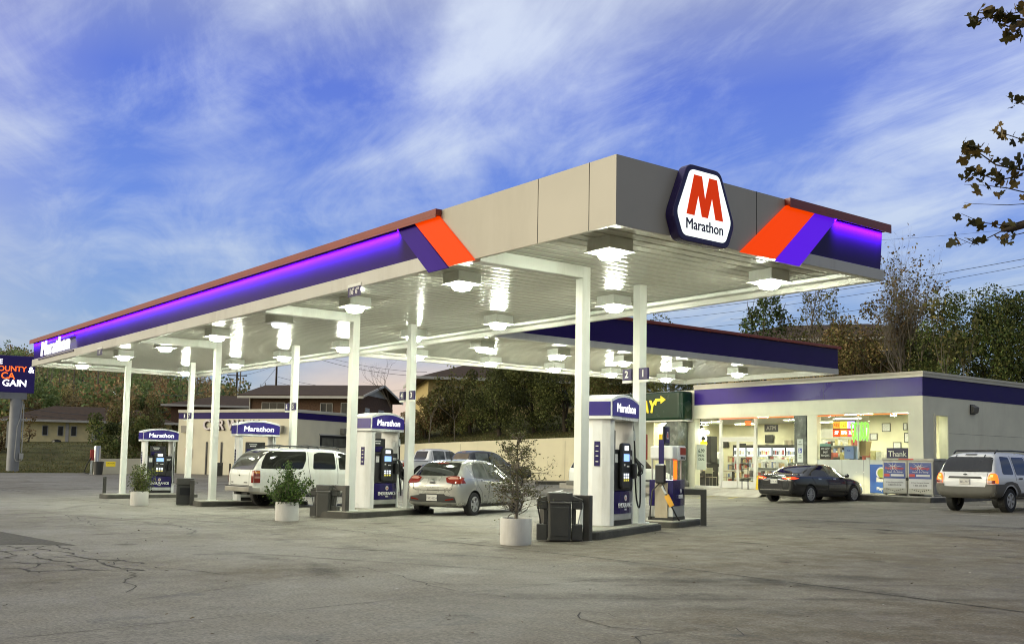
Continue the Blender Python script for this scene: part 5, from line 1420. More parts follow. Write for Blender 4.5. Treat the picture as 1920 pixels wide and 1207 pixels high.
# ---- white compact wagon with grey bumper at the right edge
st = [(0.0, .50, .80, .88, .78, .80, .74), (.05, .44, .96, 1.06, .87, .865, .80), (.12, .42, 1.03, 1.22, .89, .875, .78), (.22, .40, 1.04, 1.42, .895, .88, .74), (.34, .40, 1.04, 1.60, .90, .88, .70), (.56, .39, 1.04, 1.69, .90, .88, .68), (1.2, .39, 1.04, 1.715, .90, .88, .67), (2.3, .39, 1.03, 1.71, .90, .88, .67), (2.7, .39, 1.02, 1.60, .90, .875, .67), (3.0, .39, 1.01, 1.34, .90, .87, .70), (3.2, .39, 1.0, 1.10, .90, .86, .74), (3.8, .40, .95, 1.03, .89, .83, .72), (4.2, .44, .86, .95, .84, .78, .68), (4.36, .5, .75, .82, .72, .70, .58), (4.4, .56, .68, .72, .64, .62, .5)]
c = Car('sport_utility_vehicle', 'compact white wagon with grey bumper and lit amber tail lamps at the right edge', 'car', st, [(.86, .345, .41), (3.48, .345, .41)], P_WHITE2, None, (-15.45, 28.35), 0)
for x in (-.77, .77):
    for y in (.86, 3.48): c.wheel(x, y, .345, .225, 6, rr=.62)
c.patch('rear_window', 'B', [(-.74, 1.13), (.74, 1.13), (.68, 1.50), (.62, 1.555), (-.62, 1.555), (-.68, 1.50)], mat('smoked_glass', (.022, .022, .021), .06, var=.2, spec=.7), r=.05)
c.patch('bumper', 'B', [(-.86, .42), (.86, .42), (.86, .80), (.62, .80), (.60, .72), (-.60, .72), (-.62, .80), (-.86, .80)], M_CLAD, .03)
for s_ in (1, -1):
    S_ = 'R' if s_ > 0 else 'L'
    c.patch('side_window', S_, [(.50, 1.08), (1.10, 1.07), (1.10, 1.56), (.62, 1.575)], M_GLASS, r=.06)
    c.patch('side_window', S_, [(1.26, 1.065), (1.98, 1.055), (1.98, 1.56), (1.26, 1.565)], M_GLASS, r=.05)
    c.patch('side_window', S_, [(2.08, 1.05), (2.98, 1.04), (2.78, 1.30), (2.52, 1.54), (2.08, 1.56)], M_GLASS, r=.04)
    c.patch('cladding', S_, [(.02, .44), (.40, .44), (.47, .60), (.60, .74), (.80, .80), (.98, .79), (1.16, .70), (1.26, .58), (1.30, .40), (1.42, .40), (1.42, .60), (1.2, .82), (.9, .88), (.62, .86), (.45, .80), (.02, .80)], M_CLAD, .022)
    c.patch('cladding', S_, [(1.30, .40), (3.05, .40), (3.05, .56), (1.36, .56)], M_CLAD, .02)
    for pts in ([(1.20, 1.6), (1.20, .9)], [(2.03, 1.6), (2.03, .5)]): c.line('shut_line', S_, pts, .012, M_SEAMC)
    c.patch('door_handle', S_, [(1.34, .94), (1.54, .94), (1.54, .98), (1.34, .98)], M_TRIMB, .02)
    tl = c.patch('tail_lamp', 'B', [(s_ * .66, .82), (s_ * .855, .82), (s_ * .86, 1.0), (s_ * .83, 1.09), (s_ * .72, 1.09), (s_ * .66, 1.0)], E_TAILA, .018, r=.02)
    c.patch('tail_lamp', S_, [(.03, .82), (.17, .82), (.17, 1.05), (.10, 1.09)], E_TAILA, .012)
    c.patch('lamp_lens', 'B', [(s_ * .665, .82), (s_ * .85, .82), (s_ * .855, .90), (s_ * .665, .90)], M_TAILR, .022, .05, tl)
    c.patch('lamp_core', 'B', [(s_ * .72, .99), (s_ * .80, .99), (s_ * .80, 1.05), (s_ * .72, 1.05)], E_TAILH, .024, .05, tl)
    mb = MB(); mb.tube([(s_ * .60, .55, 1.66), (s_ * .60, .66, 1.735), (s_ * .60, 1.5, 1.752), (s_ * .60, 2.35, 1.735), (s_ * .60, 2.5, 1.66)], .022, 8); mb.build('roof_rail', M_TRIMB, c.t, smooth=50)
    c.patch('hinge', 'B', [(s_ * .42 - .015, 1.54), (s_ * .42 + .015, 1.54), (s_ * .42 + .015, 1.61), (s_ * .42 - .015, 1.61)], M_TRIMB, .016)
for y in (.75, 1.9): mb = MB(); mb.tube([(-.60, y, 1.748), (.60, y, 1.748)], .02, 8); mb.build('roof_bar', M_TRIMB, c.t, smooth=50)
c.patch('brake_lamp', 'B', [(-.17, 1.60), (.17, 1.60), (.17, 1.635), (-.17, 1.635)], M_TRIMB, .01)
c.patch('handle_bar', 'B', [(-.50, .945), (.50, .945), (.46, 1.0), (-.46, 1.0)], M_TRIMB, .022)
c.patch('badge', 'B', [(-.06, 1.05), (0, 1.035), (.06, 1.05), (.06, 1.07), (0, 1.085), (-.06, 1.07)], M_TRIMB, .012, .04)
c.line('wiper', 'B', [(-.05, 1.15), (.38, 1.18)], .025, M_TRIMB, .02)
c.line('shut_line', 'B', [(-.64, 1.1), (-.62, .74)], .012, M_SEAMC); c.line('shut_line', 'B', [(.64, 1.1), (.62, .74)], .012, M_SEAMC)
h, nn, d = c.hit('B', 0, .86); c.plate(h.y - .014, .86, 'BEL-757')
c.mirror(1.0, 2.9, 1.08, M_TRIMB)
# ================================================================== the shop
FY, SXR, SXL, SYB = 35.8, -21.08, -38.6, 50.0
SZ0, SZ1 = SLAB, 5.02
M_STUC = mat('cream_stucco', (.78, .77, .60), .85, var=.06, scale=1.2, bump=.25, bscale=60, dirt=(.62, .58, .44), dscale=.3)
M_BAND = mat('purple_band', (.036, .018, .185), .28, var=.10, scale=.8, spec=.22)
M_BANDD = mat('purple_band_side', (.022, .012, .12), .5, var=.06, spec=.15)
M_COPING = mat('parapet_coping', (.60, .58, .47), .6, var=.06)
M_GREENF = mat('dark_green_fascia', (.008, .030, .015), .25, var=.15, scale=1, spec=.25)
M_MARBLE = mat('green_marble', (.085, .10, .085), .25, var=.5, scale=3, dirt=(.22, .24, .20), dscale=2)
M_ALU = mat('white_door_frame', (.62, .62, .57), .35, var=.05)
M_INT = mat('cream_interior', (.66, .63, .46), .8, var=.06)
M_CEIL = mat('ceiling_tile', (.62, .62, .56), .9, var=.05)
M_FLOORT = mat('shop_tile', (.42, .38, .30), .35, var=.15, scale=2)
M_COUNTER = mat('grey_counter', (.50, .53, .49), .5, var=.06)
GL = glassmat('shop_glass', (.97, .985, .97), .85)
E_TUBE = emitter('shop_tube', (1.0, 1.0, .72), 95.0)
E_ORL = emitter('orange_led_tube', (1.0, .16, .02), 2.0)
shop = thing('shop_building', 'cream forecourt shop with purple band and lit windows', 'shop')
def wall(name, mb, m_, **k): return mb.build(name, m_, shop, **k)
mb = MB()    # front wall over the glazing, right pier, middle pier
mb.box(SXL, SXR, FY, FY + .35, 3.49, 4.10)
mb.box(SXL, SXR, FY + .02, FY + .35, 4.101, 4.80)
mb.box(-21.68, SXR, FY, FY + .35, SZ0 - .1, 3.489)
mb.box(-26.22, -25.76, FY + .02, FY + .30, SZ0 - .1, 3.489)
mb.box(-33.0, -32.35, FY + .05, FY + .40, SZ0 - .1, 3.489)
mb.box(SXL, -37.9, FY, FY + .35, SZ0 - .1, 3.489)
# side wall with its door opening
mb.box(SXR - .35, SXR, FY + .351, 36.56, SZ0 - .1, 4.10); mb.box(SXR - .35, SXR, 36.56, 37.52, 3.46, 4.10); mb.box(SXR - .35, SXR, 37.52, SYB, SZ0 - .1, 4.10)
mb.box(SXR - .35, SXR - .02, FY + .351, SYB, 4.101, 4.80)
mb.box(SXL, SXR, SYB, SYB + .3, SZ0 - .1, 4.8); mb.box(SXL - .3, SXL, FY, SYB + .3, SZ0 - .1, 4.8)
wall('wall', mb, M_STUC)
mb = MB(); mb.box(SXR + .0005, SXR + .003, 37.53, SYB, 2.745, 2.757); wall('score_line', mb, mat('score_grey', (.30, .28, .21), .9))
mb = MB(); mb.box(-32.33, SXR + .005, FY - .012, FY + .015, 4.10, 4.80); wall('purple_band', mb, M_BAND)
mb = MB(); mb.box(SXR - .015, SXR + .008, FY + .016, SYB, 4.10, 4.80); wall('purple_band', mb, M_BANDD)
mb = MB()
mb.box(-32.33, SXR + .06, FY - .06, FY + .40, 4.805, 5.02); mb.box(SXR - .40, SXR + .06, FY + .401, SYB, 4.805, 5.02)
mb.box(-32.33, SXR + .09, FY - .09, FY + .42, 4.93, 5.0); mb.box(SXR - .42, SXR + .09, FY + .421, SYB, 4.93, 5.0)
wall('parapet', mb, M_COPING)
for x in (-30.3, -27.9, -25.4, -23.0):
    mb = MB(); mb.box(x - .004, x + .004, FY - .014, FY - .0125, 4.11, 4.79); wall('band_seam', mb, M_SEAM)
mb = MB(); mb.box(SXL, SXR - .36, FY + .36, SYB, 4.3, 4.45); wall('roof', mb, M_SEAM)
# interior shell
mb = MB(); mb.box(SXL + .01, SXR - .36, FY + .36, SYB - .01, SZ0 - .05, SZ0 + .004); wall('floor', mb, M_FLOORT)
mb = MB(); mb.box(SXL + .01, SXR - .36, FY + .36, SYB - .01, 3.62, 3.70); wall('ceiling', mb, M_CEIL)
mb = MB(); mb.box(SXL + .01, SXR - .36, 44.6, 44.8, SZ0, 3.62); mb.box(-25.75, -25.65, 39.6, 44.6, SZ0, 3.62); mb.box(-25.75, SXR - .36, 39.5, 39.6, SZ0, 3.62)
mb.box(-38.55, -38.45, 37.4, 44.6, SZ0, 3.62)
wall('inner_wall', mb, M_INT)
# glazing
mb = MB()
for x0, x1 in ((-37.9, -33.4), (-32.35, -30.9), (-28.9, -26.85), (-25.75, -21.69)): mb.quad((x0, FY + .12, SZ0 + .05 if x0 < -26 else 1.74), (x1, FY + .12, SZ0 + .05 if x0 < -26 else 1.74), (x1, FY + .12, 3.46), (x0, FY + .12, 3.46))
mb.quad((-30.85, FY + .12, 2.64), (-28.95, FY + .12, 2.64), (-28.95, FY + .12, 3.44), (-30.85, FY + .12, 3.44))
wall('window', mb, GL)
mb = MB()
for x in (-30.88, -28.93): mb.box(x - .05, x + .05, FY + .06, FY + .18, SZ0, 3.488)
mb.box(-30.83, -28.98, FY + .06, FY + .18, 2.55, 2.64); mb.box(-32.35, -30.94, FY + .07, FY + .17, SZ0, SZ0 + .08)
mb.box(-28.88, -26.85, FY + .07, FY + .17, SZ0, SZ0 + .10); mb.box(-30.83, -28.98, FY + .07, FY + .17, 3.42, 3.487); mb.box(-37.9, -33.4, FY + .07, FY + .17, SZ0, SZ0 + .1)
for x in (-23.9, -35.6): mb.box(x - .025, x + .025, FY + .09, FY + .15, 1.75 if x > -26 else SZ0 + .1, 3.48)
wall('window_frame', mb, M_ALU, bevel=.006)
for x0, x1, hx in ((-30.82, -29.92, -30.02), (-29.90, -29.0, -29.80)):
    mb = MB(); mb.box(x0, x1, FY + .09, FY + .15, SZ0 + .02, SZ0 + .32); mb.box(x0, x1, FY + .09, FY + .15, 2.44, 2.54)
    mb.box(x0, x0 + .05, FY + .09, FY + .15, SZ0 + .321, 2.439); mb.box(x1 - .05, x1, FY + .09, FY + .15, SZ0 + .321, 2.439)
    d = wall('door', mb, M_ALU, bevel=.004)
    mb = MB(); mb.quad((x0 + .05, FY + .12, SZ0 + .32), (x1 - .05, FY + .12, SZ0 + .32), (x1 - .05, FY + .12, 2.44), (x0 + .05, FY + .12, 2.44)); mb.build('pane', GL, d)
    mb = MB(); mb.tube([(hx, FY + .09, 1.25), (hx, FY + .02, 1.25), (hx, FY + .02, 1.75), (hx, FY + .09, 1.75)], .014, 6); mb.build('handle', M_STEEL, d)
mb = MB(); mb.box(-25.75, -21.69, FY + .04, FY + .22, SZ0 - .05, 1.70); wall('sill_panel', mb, M_COUNTER)
mb = MB()
for x in (-24.6, -23.62, -23.35, -22.6): mb.box(x - .006, x + .006, FY + .036, FY + .0395, SZ0, 1.70)
wall('panel_seam', mb, M_SEAM)
mb = MB()
for x in (-23.95, -23.62, -23.2): mb.lathe([(.03, -.004), (.03, .0)], 10, c=(x, FY + .033, 1.22), axis='y')
wall('panel_bolt', mb, M_ALU)
mb = MB(); mb.tube([(-30.85, FY + .03, 3.455), (-26.9, FY + .03, 3.455)], .015, 6); mb.tube([(-25.7, FY + .03, 3.455), (-21.72, FY + .03, 3.455)], .015, 6); wall('orange_tube_light', mb, E_ORL)
mb = MB(); mb.box(-26.84, -26.23, FY - .02, FY + .34, SZ0 - .05, 3.485); wall('stone_pillar', mb, M_MARBLE, bevel=.02)
mb = MB(); mb.box(-33.42, -32.68, FY - .75, FY - .05, SZ0 - .05, 3.35); wall('stone_pillar', mb, M_MARBLE, bevel=.02)
mb = MB(); mb.prism(rounded([(-38.3, FY - .85), (-32.31, FY - .85), (-32.31, FY - .02), (-38.3, FY - .02)], .3, 5), 3.42, 4.72); gf = wall('sandwich_fascia', mb, M_GREENF, bevel=.10, seg=4)
mb = MB(); mb.box(-38.3, -32.36, FY - .80, FY - .03, 3.36, 3.418); wall('fascia_soffit', mb, M_SOFFIT)
M_YEL2 = mat('sandwich_yellow', (.80, .62, .02), .4, var=0, emit=(.8, .6, .02), estr=.25)
text('WAY', face((-34.80, FY - .858, 4.03), -90), .80, M_YEL2, gf, extrude=.02, bold=.03, sx=.88, shear=.18)
mb = MB(); mb.prism([(-34.05, 4.22), (-33.95, 4.42), (-33.62, 4.42), (-33.62, 4.54), (-33.30, 4.36), (-33.62, 4.18), (-33.62, 4.30), (-33.85, 4.30), (-33.92, 4.10)], FY - .88, FY - .853, 'y'); mb.build('arrow', M_YEL2, gf)
mb = MB(); mb.box(SXR - .03, SXR + .05, 36.555, 36.62, SZ0 + .05, 3.459); mb.box(SXR - .03, SXR + .05, 37.46, 37.525, SZ0 + .05, 3.459); mb.box(SXR - .03, SXR + .045, 36.62, 37.46, 3.39, 3.455); wall('side_frame', mb, M_STUC, bevel=.005)
mb = MB(); mb.quad((SXR - .2, 36.62, .9), (SXR - .2, 37.46, .9), (SXR - .2, 37.46, 3.39), (SXR - .2, 36.62, 3.39)); wall('side_window', mb, GL)
mb = MB(); mb.box(SXR - .3, SXR - .05, 36.561, 37.519, SZ0, .89); wall('side_sill', mb, M_STUC)
t = thing('wall_light', 'dark bulkhead light on the side wall of the shop', 'light', (SXR, 39.35, 3.72))
mb = MB(); mb.box(.002, .05, -.16, .16, -.18, .2); mb.build('back_plate', M_BLK, t); mb = MB(); mb.prism([(.051, -.16), (.16, -.10), (.20, .10), (.051, .18)], -.2, .2, 'y'); mb.build('housing', mat('grey_housing', (.14, .135, .115), .5), t, bevel=.015)
# ---- inside the shop
mp_ = None
for i, (x, y) in enumerate([(x, y) for x in (-38.5, -35.2, -30.0, -27.3, -24.8, -22.6) for y in (37.3, 40.2, 42.9)]):
    t_lab = 'bright ceiling strip inside the shop, row %d window side, bay %d' % (i % 3 + 1, i // 3 + 1)
    if x == -22.6 and y > 39: continue
    if mp_ is None:
        mp_ = thing('ceiling_strip', 'bright ceiling strip light seen through the shop glass', 'light', (x, y, 3.61), 0, 'strip lights inside the shop')
        mb = MB(); mb.box(-.65, .65, -.14, .14, -.05, 0); mb.build('casing', M_CEIL, mp_); mb = MB(); mb.box(-.62, .62, -.12, .12, -.056, -.0505); mb.build('diffuser', E_TUBE, mp_)
    else:
        o = copy_tree(mp_); o.location = (x, y, 3.61)
PRODC = [mat('product_%d' % i, c, .45, var=.25, scale=8) for i, c in enumerate([(.30, .07, .05), (.52, .46, .22), (.16, .20, .32), (.62, .60, .52), (.62, .62, .58), (.32, .24, .14), (.06, .055, .05), (.45, .47, .46)])]
def gondola(x, y, w, h, label, seed, group=None):
    rr = random.Random(seed); x = x * y / FY
    t = thing('display_shelf', label, 'shelf', (x, y, SZ0 + .005), 0, group)
    mb = MB(); mb.box(-w / 2, w / 2, -.03, .03, 0, h)
    n = max(2, int(h / .36))
    for k in range(n): mb.box(-w / 2, w / 2, -.30, -.031, k * h / n + .04, k * h / n + .06)
    mb.build('frame', M_COUNTER, t)
    mb = MB()
    for k in range(n):
        px_ = -w / 2 + .03
        while px_ < w / 2 - .12:
            pw = rr.uniform(.07, .17); ph = rr.uniform(.14, .30); mb.mi = rr.randrange(8)
            mb.box(px_, px_ + pw, -.28, -.06, k * h / n + .062, k * h / n + .062 + min(ph, h / n - .05)); px_ += pw + rr.uniform(.004, .03)
    o = mb.build('merchandise', PRODC, t); o['kind'] = 'stuff'
    return t
gondola(-28.1, 37.6, 1.9, 1.30, 'low shelf of colourful snacks just inside the middle window', 1)
gondola(-29.2, 39.4, 2.2, 1.45, 'shelf of small bright packets behind the shop doors', 2)
gondola(-27.0, 40.6, 2.4, 1.5, 'longer snack shelf deeper in the shop behind the middle window', 3)
gondola(-31.5, 41.8, 2.0, 1.7, 'tall shelf of bottles and cups by the rear left wall', 4)
gondola(-24.4, 42.6, 3.6, 2.35, 'dark shelf wall of cigarette packs behind the counter', 5)
t = thing('drinks_cooler', 'row of glowing white drinks coolers on the back wall', 'cooler', (-34.3, 44.2, SZ0))
mb = MB(); mb.box(-2.6, 2.6, -.3, .29, 0, 2.1); mb.build('case', M_BLK, t)
E_COOL = emitter('cooler_glow', (.85, .95, .95), 1.3)
for k in range(6):
    x = -2.55 + .85 * k; mb = MB(); mb.box(x + .04, x + .80, -.312, -.305, .25, 1.95); d = mb.build('glass_door', E_COOL, t)
    mb = MB(); rr = random.Random(k)
    for q in range(5):
        px_ = x + .07
        while px_ < x + .72: mb.mi = rr.randrange(8); w = rr.uniform(.06, .11); mb.box(px_, px_ + w, -.335, -.313, .28 + .33 * q, .28 + .33 * q + rr.uniform(.16, .24)); px_ += w + .03
    mb.build('bottle_row', PRODC, d)
t = thing('counter', 'long pale sales counter behind the right window', 'counter', (-25.2, 37.7, SZ0))
mb = MB(); mb.box(-1.7, 1.6, -.3, .3, 0, 1.25); mb.build('front', M_COUNTER, t); mb = MB(); mb.box(-1.75, 1.65, -.36, .34, 1.251, 1.29); mb.build('top', M_ALU, t)
mb = MB(); rr = random.Random(9)
x = -1.6
while x < 1.3: w = rr.uniform(.1, .28); mb.mi = rr.randrange(8); mb.box(x, x + w, -.28, .1, 1.291, 1.291 + rr.uniform(.08, .4)); x += w + rr.uniform(.02, .12)
o = mb.build('merchandise', PRODC, t); o['kind'] = 'stuff'
t = thing('shelf_valance', 'pale lit board above the cigarette shelf', 'board', (-29.2, 42.3, 3.0)); mb = MB(); mb.box(-1.7, 1.5, -.06, .05, -.22, .22); mb.build('board', M_ALU, t)
def card(name, label, cat, x, z, w, h, m_, y=FY + .14, lines=(), frame=None, th=.012):
    t = thing(name, label, cat, (x, y, z))
    mb = MB(); mb.box(-w / 2, w / 2, 0, th, -h / 2, h / 2); mb.build('panel', m_, t)
    if frame:
        mb = MB(); f = .03
        mb.box(-w / 2 - f, w / 2 + f, -.006, th - .002, h / 2 + .0005, h / 2 + f); mb.box(-w / 2 - f, w / 2 + f, -.006, th - .002, -h / 2 - f, -h / 2 - .0005)
        mb.box(-w / 2 - f, -w / 2 - .0005, -.006, th - .002, -h / 2, h / 2); mb.box(w / 2 + .0005, w / 2 + f, -.006, th - .002, -h / 2, h / 2); mb.build('frame', frame, t)
    for s_, dz, size, m2 in lines: text(s_, face((0, -.004, dz), -90), size, m2, t, extrude=.002, bold=size * .02)
    return t
M_POSTER = mat('pale_poster', (.60, .66, .58), .6, var=.08); M_TXTD = mat('dark_green_letter', (.02, .06, .03), .6, var=0)
card('poster', 'pale meal deal poster in the window left of the doors', 'poster', -32.03, 1.75, .52, 1.10, M_POSTER, lines=(('6.99', .28, .22, M_TXTD), ('MEAL', .07, .15, M_TXTD), ('DEAL', -.10, .15, M_TXTD)), frame=M_ALU)
t = thing('neon_sign', 'glowing white open sign over a yellow neon figure left of the doors', 'neon sign', (-32.05, FY + .30, 2.72))
E_NW, E_NY = emitter('neon_white', (.85, .97, 1.0), 4.5), emitter('neon_yellow', (1.0, .72, .02), 2.2)
text('Open', face((-.02, 0, .18), -90), .30, E_NW, t, extrude=.015, bold=.012)
mb = MB(); mb.tube([(.18 * cos(a) - .02, 0, -.13 + .14 * sin(a)) for a in [k * pi / 8 for k in range(-3, 12)]], .035, 6); mb.build('tube', E_NW, t, smooth=60)
mb = MB(); mb.prism([(.02 + .21 * cos(a), -.35 + .15 * sin(a)) for a in [k * pi / 8 for k in range(16)]], -.03, .0, 'y'); mb.build('glow_panel', E_NY, t, bevel=.01)
t = thing('drinks_machine', 'tall black drinks machine behind the meal deal poster', 'machine', (-33.0, 37.5, SZ0)); mb = MB(); mb.box(-.35, .35, -.3, .3, 0, 1.1); mb.build('base', M_BLK, t, bevel=.02); mb = MB(); mb.box(-.3, .3, -.2, .3, 1.101, 2.35); mb.build('tower', M_BLK, t, bevel=.03)
mb = MB(); mb.lathe([(.13, -.01), (.13, 0)], 16, c=(.05, -.301, .85), axis='y'); mb.build('badge', M_YEL2, t)
card('atm_sign', 'black ATM sign hung inside the window right of the doors', 'sign', -28.45, 3.02, .72, .32, M_BLK, FY + .55, (('ATM', 0, .24, mat('dim_letter', (.40, .38, .32), .5, var=0)),))
M_PINK = mat('orange_exit_sign', (.6, .08, .02), .4, var=0, emit=(1, .14, .02), estr=1.2)
card('exit_sign', 'small glowing orange sign above the shop doors', 'sign', -29.75, 3.27, .34, .20, M_PINK, FY + .6)
M_SIGNP = mat('access_sign', (.55, .60, .56), .5, var=.05); M_BLUE = mat('blue_square', (.02, .05, .35), .5, var=0)
t = card('access_sign', 'pale sign with blue wheelchair square on the stone pillar', 'sign', -26.53, 2.05, .28, .95, M_SIGNP, FY - .036, (('NO', .36, .07, M_TXTD), ('PARKING', .25, .055, M_TXTD), ('VAN', -.2, .06, M_TXTD), ('ONLY', -.29, .06, M_TXTD)))
mb = MB(); mb.box(-.08, .08, -.004, -.0005, -.10, .10); mb.build('symbol_square', M_BLUE, t)
mb = MB(); mb.lathe([(.018, -.003), (.018, 0)], 10, c=(-.01, -.0045, .065), axis='y'); mb.prism([(-.02, .04), (.0, .04), (.0, .0), (.035, .0), (.05, -.05), (.03, -.05), (.02, -.02), (-.02, -.02)], -.0075, -.0045, 'y'); mb.prism([(-.045, .0), (-.03, .01), (-.035, -.04), (-.005, -.065), (.02, -.055), (.01, -.075), (-.01, -.08), (-.05, -.05)], -.0075, -.0045, 'y'); mb.build('symbol', M_LETW, t)
M_TEAL = mat('teal_strip', (.22, .42, .36), .5, var=0)
t = card('notice_board', 'black notice with teal top on the sill beside the pillar', 'sign', -25.45, 2.02, .52, .62, M_BLK, FY + .16, (("IT'S NOT", .10, .10, M_LETW), ('EASY', -.03, .10, M_LETW), ('TO QUIT.', -.16, .10, M_LETW)))
mb = MB(); mb.box(-.26, .26, -.006, -.0005, .21, .31); mb.build('strip', M_TEAL, t)
t = thing('lottery_neon', 'hanging lottery sign with orange, yellow and violet lit squares', 'neon sign', (-24.75, FY + .42, 2.93))
E_SQ = [emitter('square_%d' % i, c, 1.5) for i, c in enumerate([(1.0, .30, .04), (1.0, .75, .06), (.55, .40, 1.0), (1.0, .07, .01), (1.0, .22, .02), (.9, .08, .10)])]
mb = MB(); mb.box(-.52, .52, 0, .05, -.32, .32); mb.build('backing', M_BLK, t)
for k in range(6):
    x = -.50 + .335 * (k % 3); z = .02 if k < 3 else -.30; mb = MB(); mb.box(x, x + .325, -.012, -.001, z, z + .28); q = mb.build('lit_square', E_SQ[k], t)
    text(['435', '125', '35', '57', '370', '3.7'][k], face((x + .16, -.014, z + .14), -90), .17, E_NW if k in (3, 4, 5) else E_SQ[3], q, extrude=.002, bold=.004)
mb = MB(); mb.tube([(-.4, .02, .32), (-.4, .02, .66)], .006, 5); mb.tube([(.4, .02, .32), (.4, .02, .66)], .006, 5); mb.build('chain', M_BLK, t)
t = thing('hanging_tubes', 'cluster of glowing green plastic tubes hung over a tan bucket in the window', 'decoration', (-23.98, FY + .38, 2.75))
E_GRN = emitter('green_glow', (.22, 1.0, .08), 1.6)
for k in range(5):
    x = -.30 + .15 * k; mb = MB(); mb.tube([(x, .0, .36), (x - .07, 0, .42), (x - .11, 0, .30), (x - .05, .0, -.10 - .05 * (k % 3)), (x, 0, -.34 + .06 * (k % 2)), (x + .03, 0, -.1), (x + .06, 0, .3), (x, 0, .40)], .028, 6); mb.build('tube', E_GRN, t, smooth=60)
t = thing('bucket', 'tan tapering bucket below the green tubes', 'bucket', (-23.82, FY + .42, 1.86)); mb = MB(); mb.lathe([(.17, .0), (.27, .58)], 4, M=Matrix.Rotation(RAD(45), 4, 'Z')); mb.build('tub', mat('tan_bucket', (.34, .26, .12), .6), t)
mb = MB(); mb.tube([(-.1, 0, .58), (-.1, 0, .62)], .004, 4); mb.build('hook', M_BLK, t)
card('donation_box', 'pale blue carton standing on the sill in the right window', 'box', -24.42, 1.98, .42, .50, mat('blue_carton', (.22, .32, .58), .6, var=.1), FY + .25, (('ICE', .08, .10, M_BLUE),), th=.3)
card('thank_sign', 'navy sign reading Thank inside the right window', 'sign', -22.25, 1.93, .90, .46, M_SIGNB, FY + .16, (('Thank', .0, .30, M_LETW),))
for x, z, w, h in ((-22.75, 2.95, .30, .26), (-21.95, 2.97, .12, .2), (-22.3, 2.22, .28, .26), (-21.9, 2.55, .13, .3), (-23.3, 2.6, .26, .2)):
    card('picture_frame', 'small black framed certificate on the cream wall behind the right window', 'picture', x * 1.095, EYE + (z - EYE) * 1.095, w * 1.15, h * 1.15, M_STICK, 39.46, frame=M_BLK).__setitem__('group', 'framed certificates in the shop')
M_LOT_ = mat('blue_lottery_poster', (.02, .10, .42), .5, var=.06)
t = card('poster', 'blue lottery poster with a round yellow badge low on the panel', 'poster', -22.92, .98, .82, 1.10, M_LOT_, FY + .018, (('Play', -.38, .17, M_LETW),))
mb = MB(); mb.lathe([(.23, -.004), (.23, 0)], 20, c=(.08, -.001, .22), axis='y'); mb.build('badge', M_LETW, t); mb = MB(); mb.lathe([(.17, -.004), (.17, 0)], 20, c=(.08, -.0055, .22), axis='y'); mb.build('badge', mat('badge_lime', (.42, .48, .05), .5), t)
mb = MB(); mb.box(-.14, .36, -.005, -.0005, -.12, .06); mb.build('caption', M_STICK, t)
# wall pieces of the sandwich bar
mb = MB()
for s_, x, c in (('B', -34.75, (.75, .55, .02)), ('U', -34.1, (.03, .25, .05))):
    t = thing('wall_letter', 'large %s letter %s on the wall inside the sandwich bar' % ('yellow' if s_ == 'B' else 'green', s_), 'letter', (x - 1.1, 37.35, 2.62)); text(s_, face((0, 0, 0), -90), .60, mat('letter_' + s_, c, .5, var=0, emit=c, estr=.3), t, extrude=.05, bold=.03)
mb = MB(); mb.box(-38.5, -36.45, 37.4, 37.5, SZ0, 3.6); wall('inner_wall', mb, M_INT)
t = thing('drinks_banner', 'tall red drinks panel with a white script on the wall', 'banner', (-35.35, FY - .45, 2.2)); mb = MB(); mb.box(-.24, .24, 0, .30, -.62, .62); mb.build('panel', mat('drinks_red', (.22, .012, .012), .35), t, bevel=.06, seg=3); text('COLD', face((0, -.004, 0), -90) @ Matrix.Rotation(RAD(90), 4, 'Z'), .26, M_LETW, t)
for i, (x, y) in enumerate(((-34.2, 38.3), (-34.9, 36.7))):
    t = thing('ceiling_fan', 'dark ceiling fan inside the %s' % ('shop by the doors' if i == 0 else 'sandwich bar'), 'fan', (x, y, 3.62)); mb = MB(); mb.tube([(0, 0, 0), (0, 0, -.3)], .02, 6); mb.lathe([(.05, -.30), (.12, -.33), (.12, -.42), (.04, -.46)], 14); mb.build('motor', M_BLK, t)
    for k in range(4): mb = MB(); mb.box(.1, .62, -.07, .07, -.375, -.365, Matrix.Rotation(k * pi / 2 + .5, 4, 'Z')); mb.build('blade', M_TANM, t)
M_CHAIRB = mat('cream_chair_back', (.62, .60, .48), .5, var=.05); M_CHAIRL = mat('chair_metal', (.30, .29, .25), .4, metal=.5)
cp = None
for i, (x, y, a, lab) in enumerate(((-33.2, 37.0, 10, 'cream backed chair nearest the pillar behind the poster'), (-32.3, 36.9, 190, 'cream backed chair facing the poster side table'), (-31.5, 37.1, 170, 'cream backed chair just behind the left door'), (-30.7, 37.3, 0, 'cream backed chair behind the right door leaf'))):
    if cp is None:
        cp = thing('chair', lab, 'chair', (x, y, SZ0), RAD(a), 'chairs by the shop doors')
        mb = MB(); mb.box(-.2, .2, -.2, .2, .44, .47); mb.build('seat', M_TANM, cp, bevel=.01); mb = MB(); mb.box(-.2, .2, .19, .215, .62, .88); mb.build('backrest', M_CHAIRB, cp, bevel=.008)
        for u in (-.18, .18):
            for v in (-.18, .2): mb = MB(); mb.tube([(u, v, 0), (u, v, .44 if v < 0 else .88)], .013, 6); mb.build('leg', M_CHAIRL, cp)
    else:
        o = copy_tree(cp); o.location = (x, y, SZ0); o.rotation_euler = (0, 0, RAD(a)); o['label'] = lab
